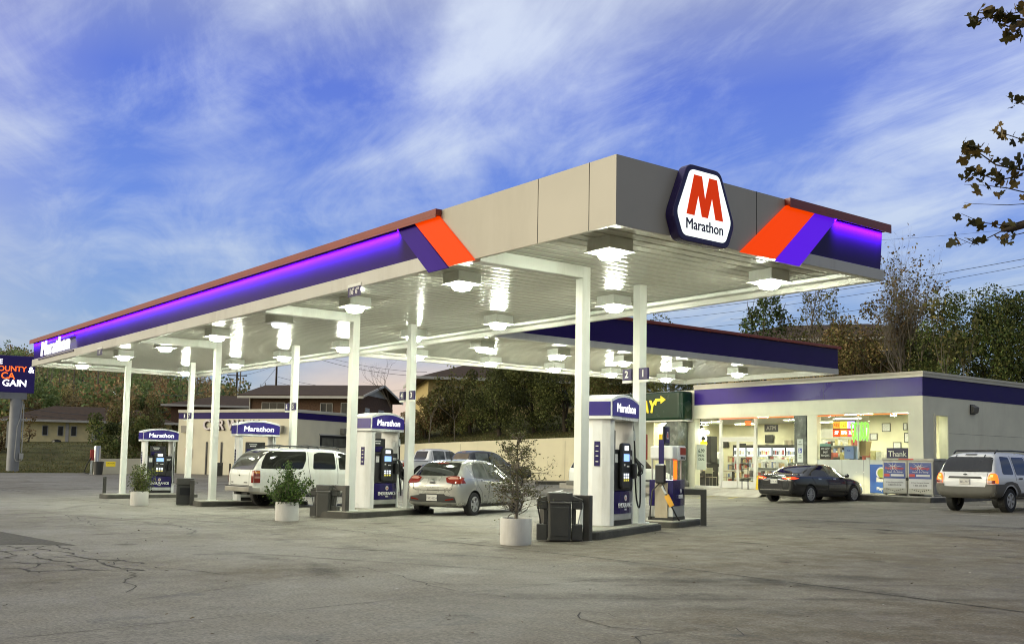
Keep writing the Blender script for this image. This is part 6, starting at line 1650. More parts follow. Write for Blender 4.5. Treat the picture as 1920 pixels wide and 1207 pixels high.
for x, lab in ((-32.75, 'small dark pedestal table behind the poster'), (-31.1, 'small dark pedestal table behind the doors')):
    t = thing('table', lab, 'table', (x, 37.0, SZ0)); mb = MB(); mb.box(-.3, .3, -.3, .3, .72, .75); mb.build('tabletop', M_TANM, t, bevel=.008); mb = MB(); mb.tube([(0, 0, .02), (0, 0, .72)], .04, 8); mb.lathe([(.25, 0), (.25, .03)], 16); mb.build('pedestal', M_BLK, t)
for i, (x, z, w, h) in enumerate(((-30.6, 2.35, .34, .34), (-29.7, 2.2, .5, .30), (-28.2, 2.55, .42, .32), (-27.2, 2.3, .4, .36))):
    card('wall_sign', ['square dark picture', 'dark half round sign', 'dark mounted tackle picture', 'brown framed board'][i] + ' on the back wall of the shop', 'sign', x * 1.24, EYE + (z - EYE) * 1.24, w * 1.3, h * 1.3, M_BLK if i != 3 else M_TANM, 44.5)
# ---- outside by the doors
t = thing('ash_stand', 'dark flask shaped ash stand left of the shop doors', 'ash stand', (-32.2, 35.0, SZ0)); mb = MB(); mb.lathe([(.21, 0), (.22, .12), (.19, .22), (.07, .34), (.035, .42), (.03, .85)], 20); mb.build('stand', M_BIN, t, smooth=50)
t = thing('bike_hoop', 'black wire hoop rack beside the right door', 'rack', (-28.85, 35.1, SZ0)); mb = MB(); mb.tube([(-.16, 0, 0), (-.16, 0, 1.15), (-.11, 0, 1.27), (0, 0, 1.32), (.11, 0, 1.27), (.16, 0, 1.15), (.16, 0, 0)], .02, 8); mb.tube([(-.16, 0, .35), (.16, 0, .35)], .012, 6); mb.tube([(-.16, 0, .85), (.16, 0, .85)], .012, 6); mb.build('hoop', M_BLK, t, smooth=60)
t = thing('wet_floor_sign', 'yellow folding floor sign behind the black saloon', 'sign', (-28.2, 35.2, SZ0)); mb = MB(); mb.prism([(-.16, 0), (.16, 0), (.09, .6), (-.09, .6)], -.02, .0, 'y'); mb.prism([(-.16, 0), (.16, 0), (.09, .6), (-.09, .6)], .10, .12, 'y'); mb.build('board', mat('sign_yellow', (.7, .5, .02), .5), t)
M_CAGE = mat('galvanised_cage', (.40, .39, .34), .5, metal=.3, var=.15, scale=4); M_CAGED = mat('dark_cage', (.25, .24, .21), .6, metal=.2, var=.3)
M_XBLUE = mat('exchange_blue', (.05, .075, .26), .45, var=.15, scale=6); M_XWHITE = mat('exchange_white', (.56, .56, .56), .5, var=.1); M_XRED = mat('exchange_red', (.5, .06, .04), .5, var=0)
t = thing('gas_exchange_cage', 'steel gas bottle exchange cage with two blue poster doors', 'cage', (-21.2, 34.95, SZ0))
mb = MB(); mb.box(-1.02, 1.02, -.02, .82, .06, 1.28); mb.build('case', M_CAGED, t, bevel=.008)
mb = MB(); mb.box(-1.04, 1.04, -.05, .84, 1.281, 1.36); mb.build('top', M_CAGE, t, bevel=.01)
mb = MB()
for x in (-.95, 0, .95): mb.box(x - .04, x + .04, .0, .08, -.0, .06); mb.box(x - .04, x + .04, .7, .78, -.0, .06)
mb.build('foot', M_CAGE, t)
for s_ in (-1, 1):
    c = .51 * s_
    mb = MB(); mb.box(c - .49, c + .49, -.055, -.021, .08, 1.26); d = mb.build('door', M_CAGE, t, bevel=.006)
    mb = MB(); mb.box(c - .44, c + .44, -.063, -.056, .62, 1.20); mb.build('poster', M_XBLUE, d)
    mb = MB(); mb.box(c - .44, c + .44, -.063, -.056, .27, .618); mb.build('poster', M_XWHITE, d)
    mb = MB(); mb.box(c - .15, c + .38, -.066, -.0635, .70, .78); mb.build('price_strip', M_XWHITE, d); mb = MB(); mb.box(c - .42, c - .20, -.066, -.0635, .69, .79); mb.build('price_tag', M_XRED, d)
    mb = MB()
    for k in range(12):
        a = k * pi / 6 + .2; r1 = .17 if k % 2 else .30
        mb.prism([(c - .04 + .03 * cos(a + .5), 1.03 + .03 * sin(a + .5)), (c - .04 + r1 * 1.3 * cos(a), 1.03 + min(.165, max(-.2, r1 * sin(a)))), (c - .04 + .03 * cos(a - .5), 1.03 + .03 * sin(a - .5))], -.067, -.064, 'y')
    mb.build('burst', M_XWHITE, d)
    text('Rapid Xchange', face((c, -.070, 1.0), -90), .125, M_XRED, d, extrude=.001, bold=.003)
    text('Propane - fill or exchange', face((c + .02, -.066, .86), -90), .06, M_LETW, d, extrude=.001)
    text('24 Hour Emergency Number', face((c, -.066, .48), -90), .06, M_BLK, d, extrude=.001); text('1-800-555-0198', face((c, -.066, .38), -90), .085, M_BLK, d, extrude=.001)
    mb = MB()
    for k in range(9): mb.lathe([(.02, -.003), (.02, 0)], 8, c=(c - .32 + .08 * k, -.056, .16 + .03 * abs(4 - k) * .6), axis='y')
    mb.build('vent_hole', M_BLK, d)
mb = MB(); mb.box(-.05, .05, -.09, -.056, .55, .66); mb.build('lock', M_BLK, t, bevel=.01)
mb = MB(); mb.box(-.35, .25, -.052, -.0505, 1.30, 1.35); mb.build('top_label', M_XRED, t)
# ================================================================== walls, houses and the car wash
M_CREAMW = mat('cream_wall', (.76, .70, .48), .85, var=.05, scale=.8, bump=.2, bscale=30, dirt=(.52, .46, .30), dscale=.25)
M_WASH = mat('cream_block', (.78, .73, .54), .85, var=.05, scale=1, bump=.2, bscale=20)
M_ROOF = mat('brown_shingle', (.055, .032, .018), .95, var=.3, scale=3, bump=.4, bscale=12)
M_BRICK = mat('dark_brick', (.13, .075, .045), .9, var=.35, scale=9, bump=.3, bscale=25)
M_YBRICK = mat('tan_brick', (.50, .39, .17), .9, var=.2, scale=8, bump=.3, bscale=25)
M_YWALL = mat('yellow_siding', (.78, .68, .36), .8, var=.1, scale=2)
M_TRIMW = mat('white_house_trim', (.52, .51, .46), .6, var=.08)
M_PANE = mat('house_pane', (.035, .04, .04), .08, var=.3, spec=.7)
M_WOOD = mat('pole_wood', (.07, .055, .04), .9, var=.3, scale=6)
def frame_at(p, ang): return p[0], p[1], RAD(ang)
def seg_wall(name, label, cat, a, b, h0, h1, th, m_, zb=-.3, cap=None):
    """free standing wall from a to b with its own heights at the two ends"""
    a, b = Vector((*a, 0)), Vector((*b, 0)); d = b - a; L = d.length; ang = atan2(d.y, d.x)
    t = thing(name, label, cat, (a.x, a.y, G(a.x, a.y)), ang)
    gb = G(b.x, b.y) - G(a.x, a.y)
    mb = MB(); mb.prism([(0, zb), (L, gb + zb), (L, gb + h1), (0, h0)], 0, th, 'y'); mb.build('wall', m_, t, bevel=.01)
    if cap: mb = MB(); mb.prism([(-.02, h0 + .001), (L + .02, gb + h1 + .001), (L + .02, gb + h1 + .08), (-.02, h0 + .08)], -.04, th + .04, 'y'); mb.build('coping', cap, t, bevel=.01)
    return t, L, gb
RW_L, RW_R = place(690, 68.0), place(1085, 61.0)
RW_R2 = (RW_R[0] + (RW_R[0] - RW_L[0]) * .42, RW_R[1] + (RW_R[1] - RW_L[1]) * .42)
t, L, gb = seg_wall('retaining_wall', 'long plain cream retaining wall behind the parked pickups', 'wall', RW_L, RW_R2, 1.98, 2.75, .3, M_CREAMW)
mb = MB()
for k in range(1, 6): x = L * k / 6; mb.box(x - .012, x + .012, -.004, -.0005, .1, 1.9 + .7 * k / 6)
mb.build('panel_joint', mat('joint_tan', (.40, .36, .24), .9), t)
LW_L, LW_R = place(188, 68.5), place(330, 71.0)
t, L, gb = seg_wall('low_wall', 'low cream wall at the foot of the grass bank left of the car wash', 'wall', LW_L, LW_R, .98, 1.02, .25, M_WASH)
mb = MB(); mb.box(.55, 1.15, -.012, -.002, .50, .82); q = mb.build('yellow_notice', M_YEL2, t); text('CAUTION', face((.85, -.013, .70), -90), .11, M_BLK, q)

def shift(p, ang, dx, dy): return p[0] + dx * cos(ang) - dy * sin(ang), p[1] + dx * sin(ang) + dy * cos(ang)
# car wash: origin at its near corner, +x runs right along the short side, front runs left
cwx, cwy = place(549, 66.5)
ga = RAD(25.5); cz = G(cwx, cwy)
cw = thing('car_wash', 'cream car wash building with purple band and letter sign', 'car wash', (cwx, cwy, cz), ga)
FW, SD, HW = 9.6, 11.5, 4.30
mb = MB(); mb.box(-FW, 0, 0, SD, -.4, HW - .62); mb.box(-FW + .02, -.02, .02, SD, HW - .619, HW - .2); mb.build('wall', M_WASH, cw)
mb = MB(); mb.box(-FW - .01, -.018, .0, .02, HW - .62, HW - .2); mb.box(-.018, .012, .0, SD + .01, HW - .62, HW - .2); mb.build('purple_band', M_BANDD, cw)
mb = MB(); mb.box(-FW - .05, .05, -.05, SD + .05, HW - .199, HW); mb.build('parapet', M_COPING, cw, bevel=.02)
wl_ = thing_part('letter_sign', (0, 0, 0), cw)
M_CWL = mat('car_wash_letter', (.80, .73, .70), .5, var=.05)
text('CAR WASH', face((-4.93, -.05, 3.23), -90), .94, mat('letter_return', (.10, .055, .04), .6), wl_, extrude=.02, bold=.045, sx=.98, name='letter_back')
text('CAR WASH', face((-4.95, -.11, 3.25), -90), .94, M_CWL, wl_, extrude=.03, bold=.016, sx=.98, name='letter')
mb = MB(); mb.box(-7.3, -2.2, -.028, -.004, 3.22, 3.30); mb.build('rail', M_WASH, wl_)
for x in (-8.8, -.9): mb = MB(); mb.prism([(x - .28, 2.75), (x + .28, 2.75), (x + .34, 3.22), (x - .34, 3.22)], -.28, -.005, 'y'); mb.build('flood_light', mat('flood_grey', (.30, .28, .22), .5), cw, bevel=.02)
mb = MB(); mb.box(.005, .28, 5.2, 5.75, 2.85, 3.25); mb.build('flood_light', mat('flood_grey', (.30, .28, .22), .5), cw, bevel=.02)
mb = MB()
for x in (-7.0, -5.72): mb.box(x - .05, x + .05, -.06, -.003, -.1, 2.15)
mb.build('door_post', M_BLK, cw)
mb = MB(); mb.box(-8.75, -8.35, -.16, -.003, 1.1, 1.75); q = mb.build('extinguisher_box', M_XRED, cw, bevel=.01); mb = MB(); mb.box(-8.62, -8.48, -.17, -.1605, 1.2, 1.62); mb.build('pane', M_PANE, q)
mb = MB(); mb.box(.002, .05, 3.0, 7.2, 1.95, 2.72); f = mb.build('window', M_TRIMB, cw)
mb = MB()
for k in range(3): mb.box(.051, .06, 3.15 + 1.33 * k, 4.4 + 1.33 * k, 1.99, 2.55)
mb.build('pane', mat('grey_pane', (.16, .16, .13), .15, var=.2), f)
mb = MB(); mb.box(.002, .07, 2.9, 7.3, 2.721, 2.80); mb.build('lintel', M_TRIMW, cw)
mb = MB(); mb.tube([(-4.15, -.9, -.2), (-4.15, -.9, .75)], .06, 8); t = mb.build('bollard', M_POST, cw, smooth=40)
t.parent = None; t.matrix_world = Matrix.Translation((*shift((cwx, cwy), ga, 0, 0), cz)) @ Matrix.Rotation(ga, 4, 'Z'); tag(t, 'thin dark post standing before the car wash wall', 'bollard')
# vacuum post
vx, vy = place(183, 67.5)
t = thing('vacuum_post', 'red and silver vacuum post on the left before the low wall', 'vacuum', (vx, vy, G(vx, vy)), RAD(75))
mb = MB(); mb.lathe([(.22, 0), (.22, 1.75), (.18, 1.85)], 16, c=(.15, 0, 0)); mb.build('drum', M_STEEL, t, smooth=40); mb = MB(); mb.box(-.28, -.05, -.12, .12, .9, 1.6); mb.build('coin_box', M_XRED, t, bevel=.02); mb = MB(); mb.box(-.24, -.1, -.06, .06, 0, .9); mb.build('post', M_STEEL, t)
mb = MB(); mb.tube([(-.2, -.15, 1.1), (-.45, -.2, .6), (-.6, -.15, .1), (-.3, -.2, .05)], .03, 6); mb.build('hose', M_BLK, t)
vx, vy = place(191, 67.0)
t = thing('waste_drum', 'black open waste drum beside the vacuum post', 'waste bin', (vx, vy, G(vx, vy))); mb = MB(); mb.lathe([(.26, 0), (.31, .78), (.33, .80), (.33, .84), (.29, .84), (.27, .5)], 20, caps=False); mb.build('drum', M_BIN, t, smooth=40)
t = thing('parking_stop', 'low concrete parking stop in front of the cream wall', 'parking stop', (*place(1044, 56), G(*place(1044, 56))), bearing(1044) ); mb = MB(); mb.prism([(-1.1, 0), (1.1, 0), (1.05, .16), (-1.05, .16)], -.09, .09, 'y'); mb.build('block', M_KDARK, t)

def house(name, label, cat, p, zb, ang, w, d, h, wallm, roofh, over=.6, gable=None, roofm=None, wins=(), side=(), trim=True, z_face=True):
    """box house: front along local +x facing local -y, corner at the left front; windows (x, z, w, h) on the front, (y, z, w, h) on the right side"""
    t = thing(name, label, cat, (p[0], p[1], zb), ang)
    mb = MB(); mb.box(0, w, 0, d, -2.5, h)
    if gable == 'side': mb.prism([(-.0, h + .001), (d, h + .001), (d / 2, h + roofh * .92)], 0, w, 'x')
    mb.build('wall', wallm, t)
    mb = MB(); o = over
    if gable == 'side':
        e = .14
        mb.prism([(-o, h - o * roofh / (d / 2 + o)), (d / 2, h + roofh), (d / 2, h + roofh + e), (-o, h - o * roofh / (d / 2 + o) + e)], -o, w + o, 'x')
        mb.prism([(d + o, h - o * roofh / (d / 2 + o)), (d / 2 + .0005, h + roofh), (d / 2 + .0005, h + roofh + e), (d + o, h - o * roofh / (d / 2 + o) + e)], -o, w + o, 'x')
    else:
        k = min(w, d) / 2
        v = [(-o, -o, h), (w + o, -o, h), (w + o, d + o, h), (-o, d + o, h), (k, d / 2, h + roofh), (max(k + .1, w - k), d / 2, h + roofh)]
        mb.add(v, [(0, 1, 5, 4), (1, 2, 5), (2, 3, 4, 5), (3, 0, 4), (3, 2, 1, 0)])
    mb.build('roof', roofm or M_ROOF, t)
    if trim:
        mb = MB()
        zf = h - (o * roofh / (d / 2 + o) if gable == 'side' else 0)
        mb.box(-o - .02, w + o + .02, -o - .10, -o - .005, zf - .16, zf + .06)
        if gable != 'side': mb.box(w + o + .005, w + o + .10, -o, d + o, zf - .16, zf + .06); mb.box(-o - .10, -o - .005, -o, d + o, zf - .16, zf + .06)
        else:
            for s_ in (0, 1):
                y0, y1 = (-o, d / 2) if s_ == 0 else (d + o, d / 2)
                mb.prism([(y0, zf - .05), (y1, h + roofh - .05), (y1, h + roofh + .16), (y0, zf + .16)], w + o + .005, w + o + .08, 'x')
        mb.build('eaves', M_TRIMW, t)
    for x, z, ww, hh in wins:
        mb = MB(); mb.box(x - ww / 2, x + ww / 2, -.05, -.003, z - hh / 2, z + hh / 2); f = mb.build('window', M_TRIMW, t)
        mb = MB()
        n = max(1, round(ww / .75))
        for k in range(n): mb.box(x - ww / 2 + .06 + k * (ww - .06) / n, x - ww / 2 + (k + 1) * (ww - .06) / n, -.058, -.0505, z - hh / 2 + .06, z + hh / 2 - .06)
        mb.build('pane', M_PANE, f)
    for y, z, ww, hh in side:
        mb = MB(); mb.box(w + .003, w + .05, y - ww / 2, y + ww / 2, z - hh / 2, z + hh / 2); f = mb.build('window', M_TRIMW, t)
        mb = MB(); mb.box(w + .0505, w + .058, y - ww / 2 + .06, y + ww / 2 - .06, z - hh / 2 + .06, z + hh / 2 - .06); mb.build('pane', M_PANE, f)
    return t
# brick apartments beyond the car wash
p = place(468, 97); a = bearing(580) + RAD(-22)
t = house('brick_apartments', 'dark brick apartments with brown gabled roof above the car wash', 'apartments', p, 2.6, a, 10.6, 10.5, 4.6, M_BRICK, 1.2, .8, 'side', wins=((2.4, 3.2, 2.3, 1.5), (4.2, 3.2, .7, 1.5), (7.6, 3.2, 1.2, 1.4), (9.6, 3.2, 1.2, 1.5)), side=((2.6, 2.9, 1.3, 1.4), (6.8, 2.9, 1.6, 1.4)))
mb = MB(); mb.prism([(1.2, 4.78), (9.3, 4.78), (5.25, 5.62)], 10.605, 10.68, 'x'); mb.build('gable_board', M_TRIMW, t)
mb = MB(); mb.tube([(.1, -.08, 4.5), (.1, -.08, 2.9), (.9, -.08, 2.6), (1.5, -.08, 2.2)], .06, 6); mb.build('downpipe', M_TRIMW, t)
p = place(322, 112); a = bearing(400) + RAD(-6)
house('brick_apartments', 'longer low brick apartments with brown hip roof left of the gabled block', 'apartments', p, 2.4, a, 17.5, 9, 4.5, M_BRICK, 1.4, .9, None, wins=((2.4, 3.2, 1.4, 1.3), (5.8, 3.2, 1.4, 1.3), (8.4, 3.2, 1.2, 1.3), (11.8, 3.2, 2.0, 1.3), (14.5, 3.2, 2.0, 1.3)))
p = place(803, 84); a = bearing(860) + RAD(8)
house('brick_apartments', 'tan brick apartments with hip roof half hidden by the big bushes', 'apartments', p, 4.3, a, 17, 10, 3.75, M_YBRICK, 2.0, 1.0, None, wins=((2.0, 2.4, 1.6, 1.4), (7.5, 2.4, 1.8, 1.5), (12, 2.4, 1.8, 1.5)))
p = place(1345, 86); a = bearing(1460) + RAD(-4)
house('brick_apartments', 'tan brick apartments under a low brown roof behind the right hand trees', 'apartments', p, 6.7, a, 17, 10, 4.9, M_YBRICK, 1.9, .9, None, wins=((4, 3.3, 1.6, 1.4), (9, 3.3, 1.6, 1.4), (13.5, 3.3, 1.6, 1.4), (16, 3.2, 1.2, 1.4)))
p = place(8, 101); a = bearing(130) - RAD(6)
t = house('bungalow', 'long yellow bungalow with brown roof on the grass bank at the left', 'house', p, 1.95, a, 15.5, 8, 2.75, M_YWALL, 1.6, .7, None, wins=((3.8, 1.75, .55, 1.0), (5.2, 1.75, .55, 1.0), (6.4, 1.75, .55, 1.0), (8.7, 1.6, .8, 1.3)))
for x0, x1 in ((5.65, 5.95), (8.05, 8.2)): mb = MB(); mb.box(x0, x1, -.08, -.003, -.8, 2.7); mb.build('pilaster', M_TRIMW, t)
mb = MB(); mb.lathe([(.3, 0), (.5, .35), (.4, .7), (.1, .8)], 10, c=(5.0, -1.0, .1)); mb.build('covered_grill', M_BLK, t)
# distant shop front sign behind the bungalow
p = place(196, 150)
t = thing('distant_sign', 'tiny navy and white shop sign beyond the bungalow roof', 'sign', (*p, T(*p) + 4.3), bearing(196)); mb = MB(); mb.box(-2.4, 2.4, 0, .3, 0, 1.3); mb.build('board', M_NAVY, t); mb = MB(); mb.prism([(.2, .1), (2.2, .1), (1.8, 1.0), (.8, 1.0)], -.05, -.01, 'y'); mb.build('print', E_COOL, t); mb = MB(); mb.box(-.2, .2, .1, .3, -6, 0); mb.build('post', M_POST, t)

# ---- big lit roadside sign at the left edge
px_, py_ = place(31, 71); t = thing('roadside_sign', 'tall roadside sign with orange and white lit letters on a grey pole', 'sign', (px_, py_, G(px_, py_)), bearing(31))
M_POLEG = mat('grey_sign_pole', (.30, .31, .32), .5, var=.1, dirt=(.20, .19, .17))
mb = MB(); mb.lathe([(.40, -.5), (.40, 1.0), (.38, 4.9)], 24); mb.build('pole', M_POLEG, t, smooth=40)
M_CAB = mat('sign_cabinet', (.02, .014, .085), .35, var=.06, spec=.2, emit=(.05, .035, .2), estr=.14)
mb = MB(); mb.box(-4.5, 1.06, -.35, .35, 5.35, 7.85); mb.build('cabinet', M_CAB, t, bevel=.04)
mb = MB(); mb.box(-4.3, .64, -.30, .30, 4.90, 5.345)
for z in (5.0, 5.12, 5.24): mb.box(-4.3, .645, -.31, .31, z, z + .02)
mb.build('base_beam', M_POLEG, t)
E_OL, E_WL = emitter('orange_sign_letter', (1.0, .13, .02), 1.5), emitter('white_sign_letter', (1.0, 1.0, 1.0), 2.4)
def rtext(s_, x, z, size, m2): text(s_, face((x, -.36, z), -90), size, m2, t, extrude=.01, bold=size * .018, align='RIGHT')
rtext('E', -.98, 7.40, .46, E_WL); rtext('OUNTY', .52, 6.93, .50, E_OL); rtext('&', .99, 6.90, .56, E_WL); rtext('CA', -.18, 6.45, .62, E_OL); rtext('GAIN', .58, 5.96, .62, E_WL)
mb = MB(); mb.tube([(.42, -.12, 4.8), (.30, -.33, 3.6), (.14, -.40, 3.0), (.08, -.42, .9), (.2, -.42, .7), (.5, -.38, .75), (.52, -.3, 1.2)], .03, 6); mb.tube([(.48, -.2, 4.6), (.50, -.2, 1.3)], .04, 6); mb.box(.35, .62, -.35, -.1, .85, 1.25); mb.build('conduit', M_TRIMW, t)
mb = MB(); mb.box(-.5, -.30, .2, .5, 1.6, 3.4); mb.build('panel_box', M_TRIMW, t)

# ---- poles and wires
def upole(label, p, zb, h, arms=(), r=.14):
    t = thing('utility_pole', label, 'utility pole', (p[0], p[1], zb), bearing(500))
    mb = MB(); mb.lathe([(r * 1.15, -2), (r, h * .5), (r * .75, h)], 10); mb.build('pole', M_WOOD, t, smooth=40)
    for z, w in arms:
        mb = MB(); mb.box(-w / 2, w / 2, -.18, -.06, z - .06, z + .06); a_ = mb.build('crossarm', M_WOOD, t)
        mb = MB()
        for k in range(4): mb.lathe([(.05, 0), (.04, .18)], 6, c=(-w / 2 + .1 + k * (w - .2) / 3, -.12, z + .06))
        mb.build('insulator', M_STEEL, a_)
    return t
pA = place(443, 140); upole('pole with two crossarms above the brick apartments', pA, T(*pA), 14.4 - T(*pA), ((13.9 - T(*pA), 2.4), (12.4 - T(*pA), 2.6)))
pB = place(517, 122); upole('plain utility pole stub above the apartment roof', pB, T(*pB), 12.3 - T(*pB))
pC = place(60, 72); 
pD = place(1264, 100); t = upole('dark pole carrying the street lamp behind the shop canopy', pD, T(*pD), 15.0 - T(*pD), r=.12)
mb = MB(); mb.tube([(.1, 0, 14.6 - T(*pD)), (.5, 0, 14.8 - T(*pD)), (.95, 0, 14.5 - T(*pD))], .04, 6); mb.prism([(.75, 14.35 - T(*pD)), (1.35, 14.15 - T(*pD)), (1.3, 13.95 - T(*pD)), (.85, 14.05 - T(*pD))], -.12, .12, 'y'); mb.build('street_lamp', M_POLEG, t)
pE = place(1364, 105); upole('small dark pole beside the street lamp over the shop canopy', pE, T(*pE), 14.0 - T(*pE), ((13.6 - T(*pE), .5),), .11)
wn = [0]
def wire(label, a, b, sag=1.0, r=.012):
    mb = MB(); n = 16; pts = []
    for k in range(n + 1):
        u = k / n; pts.append((a[0] + (b[0] - a[0]) * u, a[1] + (b[1] - a[1]) * u, a[2] + (b[2] - a[2]) * u - sag * 4 * u * (1 - u)))
    mb.tube(pts, r, 4); o = mb.build('power_line', M_BLK); tag(o, label, 'wire', 'overhead wires')
def P3(px, D, y):
    x, yy = place(px, D); return x, yy, EYE + (851 + (px - 0) * .0172 - y) / F_PX * D
wire('highest wire crossing the sky at the right, above the shop trees', P3(1060, 95, 600), P3(2150, 62, 440), .7, .018)
wire('second wire crossing the sky at the right, under the highest', P3(1060, 95, 612), P3(2150, 62, 452), .8, .014)
wire('third wire crossing the sky at the right', P3(1060, 95, 628), P3(2150, 62, 490), .9, .014)
wire('lowest wire crossing the sky at the right', P3(1200, 95, 628), P3(2150, 62, 540), .9, .012)
wire('thin upper wire pair seen right of the canopy end', P3(1500, 90, 452), P3(2150, 70, 395), .4, .009)
wire('steep wire from the crossarm pole down to the left', P3(443, 140, 706), P3(300, 110, 740), 1.0, .02)
wire('wire from the crossarm pole rising right behind the canopy', P3(443, 140, 706), P3(600, 100, 640), .6, .02)
wire('steep wire beside the plain pole', P3(470, 125, 745), P3(540, 115, 655), .3, .02)
wire('upper long wire behind the middle columns', P3(520, 120, 707), P3(900, 110, 712), 1.4, .018)
wire('lower long wire behind the middle columns', P3(520, 120, 717), P3(900, 110, 724), 1.4, .016)
wire('slanting wire from the columns towards the bare tree', P3(590, 110, 672), P3(800, 104, 706), .4, .02)
wire('second slanting wire towards the bare tree', P3(590, 110, 664), P3(800, 104, 698), .4, .016)
wire('upper wire before the wooded hill at the left', P3(-40, 90, 748), P3(330, 120, 770), 1.0, .02)
wire('lower wire before the wooded hill at the left', P3(-40, 90, 758), P3(330, 120, 778), 1.0, .018)

# ================================================================== trees and hedges
def cloud_tree(seed, label, px, D, zb, c_h, rad, n, size, cols, cat='tree', name='tree', trunk=True, lumps=22, group=None, flat=.35, fill=.35, xy=None):
    """trunk with limbs under an uneven leafy crown; c_h is the height of the crown centre"""
    rng = np.random.default_rng(seed); x, y = xy or place(px, D)
    t = thing(name, label, cat, (x, y, zb), 0, group)
    if trunk:
        segs, tips = [], []
        grow(rng, (0, 0, -.3), (0, 0, 1), c_h * .62, max(.05, rad[0] * .06), 2, segs, tips, .5, .3, (2, 3), .6, .06, 5, .6)
        limbs_mesh(segs, 6).build('trunk', M_BARK, t, smooth=60)
    P, k = crown_points(rng, n, (0, 0, c_h), rad, lumps, fill)
    V, F_, C_ = leaves(rng, P, size, .6, .15, cols, .4)
    tone = rng.uniform(.6, 1.55, lumps)[k]; C_ = C_ * np.repeat(tone, 4)[:, None]
    pmesh('crown', V, F_, LEAF, t, cols=C_)
    return t
DKG = ((.10, .118, .036), (.125, .145, .044), (.080, .096, .028), (.16, .165, .052))
OLV = ((.105, .110, .032), (.135, .130, .040), (.075, .084, .025), (.17, .145, .048))
BRN = ((.15, .10, .042), (.18, .12, .05), (.11, .074, .03), (.21, .155, .07))
MIX = DKG + OLV[:2] + BRN[:1]
GRN = ((.065, .105, .028), (.085, .13, .034), (.05, .08, .022), (.12, .135, .045))
def zt(px, D): return T(*place(px, D))
# the dark hedge mass above the retaining wall, bush by bush
HED = [(940, 69.5, 3.3, 3.2, 3.7, 2600, DKG, 'tall dark evergreen bush in the middle above the cream wall'), (1005, 69, 3.0, 3.2, 3.5, 2600, DKG, 'dark evergreen bush left of the nearest column above the cream wall'),
       (1062, 68, 3.0, 3.3, 3.5, 2400, DKG, 'dark evergreen bush behind the nearest column above the cream wall'), (1130, 65, 3.0, 3.2, 3.5, 2000, MIX, 'dark bush behind the nearest pump above the cream wall'),
       (1185, 64.5, 3.6, 3.0, 3.8, 1800, MIX, 'dark bush right of the nearest pump, over the green fascia'), (1245, 64.5, 3.9, 3.0, 3.9, 1800, DKG, 'dark bush in the gap between the green fascia and the shop canopy'), (1300, 65, 3.4, 2.8, 3.4, 1500, DKG + OLV[:1], 'dark bush behind the end of the shop parapet'), (885, 72.5, 2.3, 2.6, 2.7, 1900, OLV + DKG[:2], 'olive bush under the tan apartments, left of the tall evergreen'), (845, 73, 1.8, 2.3, 2.1, 1500, OLV + BRN[:2], 'low yellowing bush under the tan apartment eaves'),
       (800, 73, 1.4, 2.0, 1.7, 1100, BRN + DKG[:1], 'low brown bush just right of the number 3 plate')]
for i, (px, D, ch, rx, rz_, n, cols, lab) in enumerate(HED):
    cloud_tree(40 + i, lab, px, D, zt(px, D) - .2, ch, (rx, rx * .9, rz_), int(n * 4.6), .145, cols, 'bush', 'bush', True, 26)
cloud_tree(60, 'dark spreading bush on the bank left of the car wash', 225, 82, zt(225, 82), 1.9, (3.3, 2.6, 2.3), 5280, .20, DKG + GRN[:1], 'bush', 'bush')
cloud_tree(61, 'dark bush behind the leftmost pump, close to the car wash', 290, 84, zt(290, 84), 1.6, (3.2, 2.4, 2.6), 4800, .20, MIX, 'bush', 'bush')
cloud_tree(62, 'taller rust tinged bush on the bank behind the leftmost column', 258, 92, zt(258, 92), 2.4, (3.4, 2.6, 2.8), 4320, .20, BRN + DKG, 'bush', 'bush')
cloud_tree(63, 'low straggling bush by the sign pole', 4, 84, zt(4, 84), 1.4, (2.0, 2.0, 2.0), 1680, .20, BRN + GRN[:1], 'bush', 'bush')
cloud_tree(64, 'leafless vine bush against the yellow bungalow', 58, 97, zt(58, 97), 1.3, (1.6, .8, 1.5), 260, .2, BRN, 'bush', 'bush')
# right hand trees behind the shop
RT = [(1625, 60, 4.6, 3.0, 3.4, 1900, OLV + BRN, 'tangled olive and brown thicket behind the shop parapet'), (1690, 61, 4.2, 3.0, 3.1, 1800, MIX, 'dark thicket just above the shop corner'), (1760, 58, 4.8, 3.4, 3.4, 2600, DKG + GRN[:2], 'dark green bush right of the shop corner'),
      (1840, 56, 5.4, 3.6, 4.2, 3400, DKG + GRN[:3], 'big dark green tree at the right over the shop side wall'), (1920, 55, 5.8, 3.6, 4.4, 3200, DKG + GRN[:2], 'big dark tree cut by the right edge of the picture'), (1570, 64, 3.3, 2.8, 2.7, 850, OLV + BRN[:2], 'yellow brown thicket beside the end of the purple canopy'),
      (1500, 66, 2.8, 2.6, 2.5, 560, OLV + DKG[:2], 'olive bush over the middle of the purple canopy'), (1420, 68, 2.3, 2.5, 2.1, 460, OLV + GRN[:1], 'low olive bush over the left of the purple canopy'), (1345, 70, 2.0, 2.0, 2.0, 300, BRN + OLV[:1], 'brown bush left of the green tree over the purple canopy')]
for i, (px, D, ch, rx, rz_, n, cols, lab) in enumerate(RT):
    cloud_tree(80 + i, lab, px, D, zt(px, D) - .3, ch + .6, (rx, rx * .9, rz_), int(n * 4.4), .15, cols, 'bush' if rz_ < 3.2 else 'tree', 'bush' if rz_ < 3.2 else 'tree', True, 30, None, .35, .3)
cloud_tree(95, 'small bright green tree over the purple shop canopy', 1437, 66, zt(1437, 66), 6.6, (1.9, 1.6, 2.1), 2000, .20, GRN, 'tree', 'tree')
